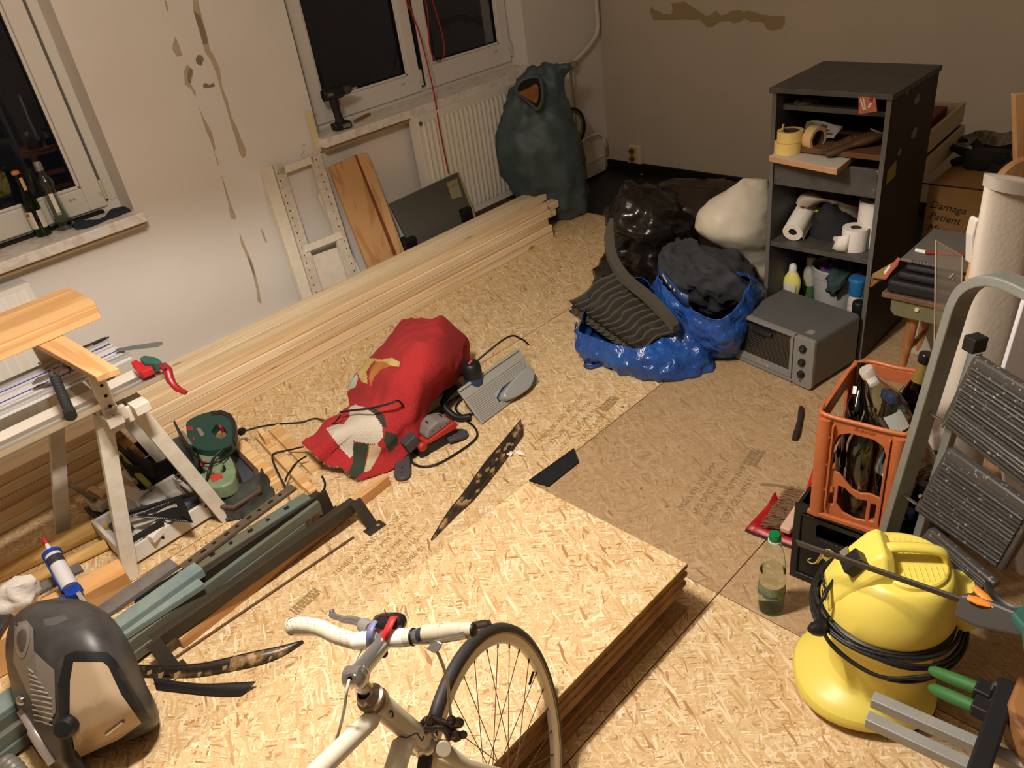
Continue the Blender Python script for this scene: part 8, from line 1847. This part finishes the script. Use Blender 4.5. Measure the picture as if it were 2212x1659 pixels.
mb=MB(); mb.lathe([(0,-.045),(.006,-.045),(.006,-.028),(.021,-.026),(.021,-.022),(.010,-.018),(.010,.018),(.021,.022),(.021,.026),(.006,.028),(.006,.045),(0,.045)],24,T=TW); obj('hub',mb,m_chr,bike,world=True,smooth=40)
mb=MB(); a=TW@V(((WR-.036)*cos(rad(60)),(WR-.036)*sin(rad(60)),.0)); 
vp=WP(1152,1452); mb.tube([vp,vp+(WC-vp).normalized()*.030],.0028,8); obj('valve',mb,m_blk,bike,world=True)
crown=WP(925,1612); htop=WP(800,1508); ax=(htop-crown).normalized()
hb_=WP(905,1594)
def tub(name,pts,r,mt,seg=18,**k):
    mb=MB(); mb.tube(pts,r,seg,**k); return obj(name,mb,mt,bike,world=True,smooth=60)
head=tub('head_tube',[WP(912,1600),WP(812,1516)],.0185,m_crm,24)
for s in(-1,1):
    tub('fork_blade',[crown+wn*.0*s,crown+wn*.026*s-ax*.012,crown+wn*.032*s-ax*.08,WC+wn*.044*s+ax*.06-we*.006,WC+wn*.046*s],[.012,.0125,.0115,.008,.007],m_crm,14)
tub('fork_crown',[crown-wn*.032-ax*.006,crown+wn*.032-ax*.006],.0145,m_crm,18)
mb=MB(); T=M4.Translation(WP(915,1603))@ax.to_track_quat('Z','Y').to_matrix().to_4x4(); mb.lathe([(.016,-.010),(.0215,-.008),(.0225,-.002),(.020,.004),(.0185,.008)],28,T=T); obj('lower_headset_cup',mb,m_chr,bike,world=True,smooth=40)
T=M4.Translation(WP(806,1512))@ax.to_track_quat('Z','Y').to_matrix().to_4x4(); mb=MB(); mb.lathe([(.018,-.012),(.0225,-.010),(.0225,-.004),(.019,0),(.022,.004),(.022,.010),(.018,.012),(.018,.018),(.0145,.024),(.011,.026)],28,T=T); obj('headset',mb,mat('brown_chrome',(150,136,124),rough=.25,metal=.8),bike,world=True,smooth=35)
sc_=WP(768,1462); tub('stem_quill',[WP(812,1518),WP(790,1488),WP(773,1470)],.0115,m_chr,20)
B_=WP(836,1378)
tub('stem_arm',[sc_,sc_.lerp(B_,.25),sc_.lerp(B_,.8),B_],[.0165,.0140,.0130,.0150],m_chr,22)
mb=MB(); T=M4.Translation(sc_)@wn.to_track_quat('Z','Y').to_matrix().to_4x4(); mb.lathe([(0,-.018),(.010,-.018),(.0165,-.013),(.0165,.013),(.010,.018),(0,.018)],24,T=T); obj('stem_corner',mb,m_chr,bike,world=True,smooth=50)
sb=DP(757,1464,depth(sc_)-.018); mb=MB(); T=M4.Translation(sb)@(-CF).to_track_quat('Z','Y').to_matrix().to_4x4(); mb.lathe([(.0035,0),(.0075,0),(.0075,.003),(.0035,.003),(.0035,0)],20,T=T); obj('stem_bolt_ring',mb,m_chr,bike,world=True,smooth=30); mb=MB(); mb.lathe([(0,0),(.0035,0),(.0035,.001),(0,.001)],14,T=T); obj('bolt_hole',mb,m_hole,bike,world=True)
# bars: k = distance along the axle direction from the clamp
def BP(x,y,k,fw_=0): return DP(x,y,depth(B_+wn*k+we*fw_))
m_wt=mat('cream_bar_tape',(206,196,176),rough=.55,var=.12,vscale=30); m_wtb=mat('white_cloth_tape',(222,218,214),rough=.4); m_gt=mat('beige_bar_tape',(178,166,146),rough=.6)
tub('handlebar',catmull([BP(640,1362,-.175),BP(700,1364,-.13),BP(760,1388,-.08),BP(800,1382,-.04),B_,BP(905,1380,.07),BP(950,1376,.12),BP(1010,1366,.17)],6),.0095,m_chr,16)
ps=catmull([BP(629,1354,-.185),BP(650,1350,-.17),BP(690,1356,-.14),BP(730,1374,-.10),BP(768,1385,-.075)],9)
tub('bar_tape',ps,[.0132+.0006*(i%4==0) for i in range(len(ps))],m_wt,22)
# perforations and wrap lines on the tape
mb=MB()
for i in range(2,len(ps)-2,3):
    d=(ps[i+1]-ps[i-1]).normalized(); s=d.cross(-CF).normalized()
    for j in range(-3,4):
        c=ps[i]+s*.0035*j+(-CF)*math.sqrt(max(0,(.0135)**2-(.0035*j)**2))+d*.0012*j; mb.box(c,(.0012,.0012,.0012))
obj('tape_perforations',mb,mat('tape_hole',(96,86,70),rough=.8),bike,world=True,stuff=True)
tub('cloth_tape',[BP(770,1385,-.073),BP(792,1383,-.05),BP(822,1380,-.02)],.0145,m_wtb,22)
tub('cloth_tape',[BP(850,1378,.015),BP(862,1378,.03),BP(878,1377,.043)],.0145,m_wtb,22)
tub('bar_tape',[BP(878,1377,.043),BP(892,1376,.055)],.0135,m_wt,22)
tub('black_band',[BP(892,1376,.056),BP(894,1376,.0575)],.0138,m_blk,22); tub('bar_sleeve',[BP(895,1375,.058),BP(915,1372,.078)],.0110,m_chr,22)
tub('electrical_tape',[BP(908,1373,.072),BP(921,1370,.086)],.0122,mat('navy_tape',(36,40,56),rough=.5),22)
for (x0,y0,k0,x1,y1,k1,r) in ((919,1369,.085,956,1366,.118,.0140),(955,1366,.117,980,1362,.138,.0128),(979,1362,.137,1000,1361,.155,.0122),(999,1361,.154,1022,1361,.172,.0115)):
    tub('bar_tape',[BP(x0,y0,k0),BP(x1,y1,k1)],[r,r*.97],m_gt,24)
e_=BP(1022,1361,.172); d_=(BP(1022,1361,.172)-BP(999,1361,.154)).normalized(); T=M4.Translation(e_)@d_.to_track_quat('Z','Y').to_matrix().to_4x4(); mb=MB(); mb.lathe([(0,.004),(.009,.003),(.0108,0),(.0108,-.003)],26,T=T); obj('bar_end_plug',mb,m_blk,bike,world=True,smooth=40)
mb=MB(); mb.lathe([(0,.004),(.012,.003),(.0148,0),(.0148,-.003)],26,T=M4.Translation(BP(628,1354,-.186))@(-(ps[1]-ps[0]).normalized()).to_track_quat('Z','Y').to_matrix().to_4x4()); obj('bar_end_plug',mb,m_gt,bike,world=True,smooth=40)
# brake levers
tub('brake_lever',catmull([BP(716,1318,-.13,.10),BP(720,1330,-.12,.09),BP(745,1338,-.10,.07),BP(770,1342,-.08,.055),BP(795,1352,-.06,.035)],6),[.0045]*4+[.006]*8+[.0085]*13,m_chr,12,flat=(1,.6))
tub('lever_hood',[BP(785,1350,-.065,.03),BP(802,1360,-.05,.01)],.012,mat('grey_hood',(120,116,110),rough=.5),14)
tub('brake_lever',catmull([BP(1060,1345,.18,.07),BP(1045,1348,.17,.06),BP(1020,1352,.155,.045),BP(985,1352,.13,.03)],6),[.0055]*4+[.0075]*15,m_dch,12,flat=(1,.6))
mb=MB(); mb.slab([BP(922,1398,.085,-.015),BP(945,1378,.10,-.01),BP(958,1385,.11,-.01),BP(952,1400,.105,-.015),BP(940,1408,.10,-.018)],-CF,.010); obj('lever_clamp',mb,m_chr,bike,world=True,bevel=.002)
# light on top held by two rubber straps
mb=MB(); a=BP(818,1345,-.02,.02); b2=BP(862,1345,.03,.02); ctr=(a+b2)/2; T=frame(ctr,b2-a,(0,0,1)); mb.loft([[T@V((x,.016*s_*cos(t),.013*s_*sin(t))) for t in [2*pi*i/20 for i in range(20)]] for x,s_ in ((-.030,.5),(-.024,.9),(-.01,1.1),(.012,1.1),(.026,.9),(.031,.5))]); obj('rear_light',mb,mat('dark_light_body',(30,26,27),rough=.2,coat=.5),bike,world=True,smooth=50)
mb=MB(); mb.loft([[T@V((x,.0165*s_*cos(t)-.001,.0120*s_*sin(t)-.003)) for t in [2*pi*i/20 for i in range(20)]] for x,s_ in ((-.022,.9),(-.01,1.12),(.012,1.12),(.022,.9))]); obj('red_lens',mb,mat('red_lens_dark',(140,24,20),rough=.2),bike,world=True,smooth=50)
mb=MB(); mb.tube([ctr+V((0,0,.01)),ctr+V((0,0,.03))],.0008,5); obj('antenna',mb,m_red,bike,world=True)
def strapx(name,pts,w_,mt):
    ps=catmull([BP(*p) for p in pts],6); mb=MB(); mb.grid([[p-wn*w_/2 for p in ps],[p+wn*w_/2 for p in ps]]); return obj(name,mb,mt,bike,world=True,solid=.002,smooth=60)
strapx('red_strap',[(854,1330,.018,.02),(848,1338,.016,-.005),(838,1358,.008,-.022),(830,1376,.004,-.024),(826,1392,.002,-.018),(832,1398,.004,.0)],.013,mat('red_silicone_strap',(196,42,40),rough=.45))
strapx('blue_strap',[(822,1334,-.015,.02),(808,1345,-.02,.0),(800,1362,-.028,-.020),(798,1380,-.028,-.022),(798,1396,-.028,-.01)],.012,mat('blue_silicone_strap',(108,110,152),rough=.45))
mb=MB(); c=BP(826,1408,0,-.005); mb.lathe([(0,-.008),(.008,-.006),(.009,.004),(.004,.009),(0,.010)],14,T=M4.Translation(c)); obj('clamp_bolt',mb,m_blk,bike,world=True,smooth=50)
# frame tubes
tt0=WP(796,1556); 
tub('top_tube',[WP(812,1530),WP(800,1556),WP(690,1662,-.0),WP(560,1790,.0)],[.012,.0145,.0145,.0145],m_crm,22)
tub('down_tube',[WP(893,1590),WP(868,1612),WP(842,1700),WP(800,1840)],[.012,.0175,.0175,.0175],m_crm,22)
for (a,b2) in (((872,1573),(905,1588)),):
    pass
def hline(pts,r=.0012,mt=m_blk,nm='lug_line'):
    mb=MB(); mb.tube(catmull(pts,6),r,5); obj(nm,mb,mt,head,world=True)
hd_=depth(WP(860,1560))-.0195
hline([DP(866,1590,hd_),DP(876,1593,hd_-.001),DP(890,1588,hd_-.002),DP(900,1584,hd_-.001),DP(906,1592,hd_),DP(912,1600,hd_-.001),DP(915,1590,hd_)])
hd2=depth(WP(835,1535))-.0197
hline([DP(832,1532,hd2),DP(838,1540,hd2-.001),DP(846,1535,hd2-.001),DP(849,1546,hd2),DP(846,1550,hd2)])
# front brake caliper on the crown
m_br=m_dch; bc0=WP(940,1590,.0)
def CB(x,y,o=.0): return DP(x,y,depth(crown)-.02-o)
tub('brake_arm',catmull([CB(905,1578),CB(915,1562),CB(930,1552),CB(955,1560),CB(975,1568),CB(982,1588)],5),.0062,m_br,10)
tub('brake_arm',catmull([CB(912,1585,.01),CB(935,1572,.01),CB(960,1575,.01),CB(972,1598,.01)],5),.0055,m_br,10)
tub('brake_bridge',[CB(918,1570,.012),CB(940,1572,.012)],.008,m_br,12)
for x,y,r in ((927,1556,.008),(990,1561,.009),(985,1590,.0095),(1000,1587,.007),(975,1555,.0075)):
    mb=MB(); c=CB(x,y,.016); mb.lathe([(0,-r),(r*.8,-r*.6),(r,0),(r*.8,r*.7),(0,r)],14,T=M4.Translation(c)@rotm(60,20,0)); obj('brake_bolt',mb,m_br,bike,world=True,smooth=50)
mb=MB(); c=CB(918,1592,.0); T=M4.Translation(CB(905,1590,.02))@ax.to_track_quat('Z','Y').to_matrix().to_4x4(); mb.lathe([(.0,-.003),(.012,-.003),(.012,.003),(0,.003)],18,T=M4.Translation(CB(958,1617,.03))@(-CF).to_track_quat('Z','Y').to_matrix().to_4x4()); obj('crown_end_cap',mb,m_crm,bike,world=True,smooth=40)
# cables
m_cbl=mat('grey_cable_outer',(182,172,156),rough=.4)
tub('brake_cable',catmull([BP(788,1394,-.05,-.01),BP(770,1422,-.05,-.02),DP(752,1478,depth(sc_)-.03),DP(742,1540,depth(sc_)-.02),DP(725,1600,depth(sc_)),DP(700,1640,depth(sc_)+.01),DP(680,1672,depth(sc_)+.01)],6),.0024,m_cbl,8)
tub('brake_cable',catmull([BP(935,1395,.09,-.01),BP(950,1420,.10,.0),DP(966,1470,depth(crown)-.07),DP(972,1530,depth(crown)-.04),DP(975,1560,depth(crown)-.03)],6),.0026,m_cbl,8)
tub('cable_sleeve',[DP(705,1632,depth(sc_)+.004),DP(690,1656,depth(sc_)+.01)],.0040,m_dch,8)
tub('seat_side_tube',[WP(690,1662,0)-we*.3,WP(690,1662,0)-we*.5],.012,m_crm,8)
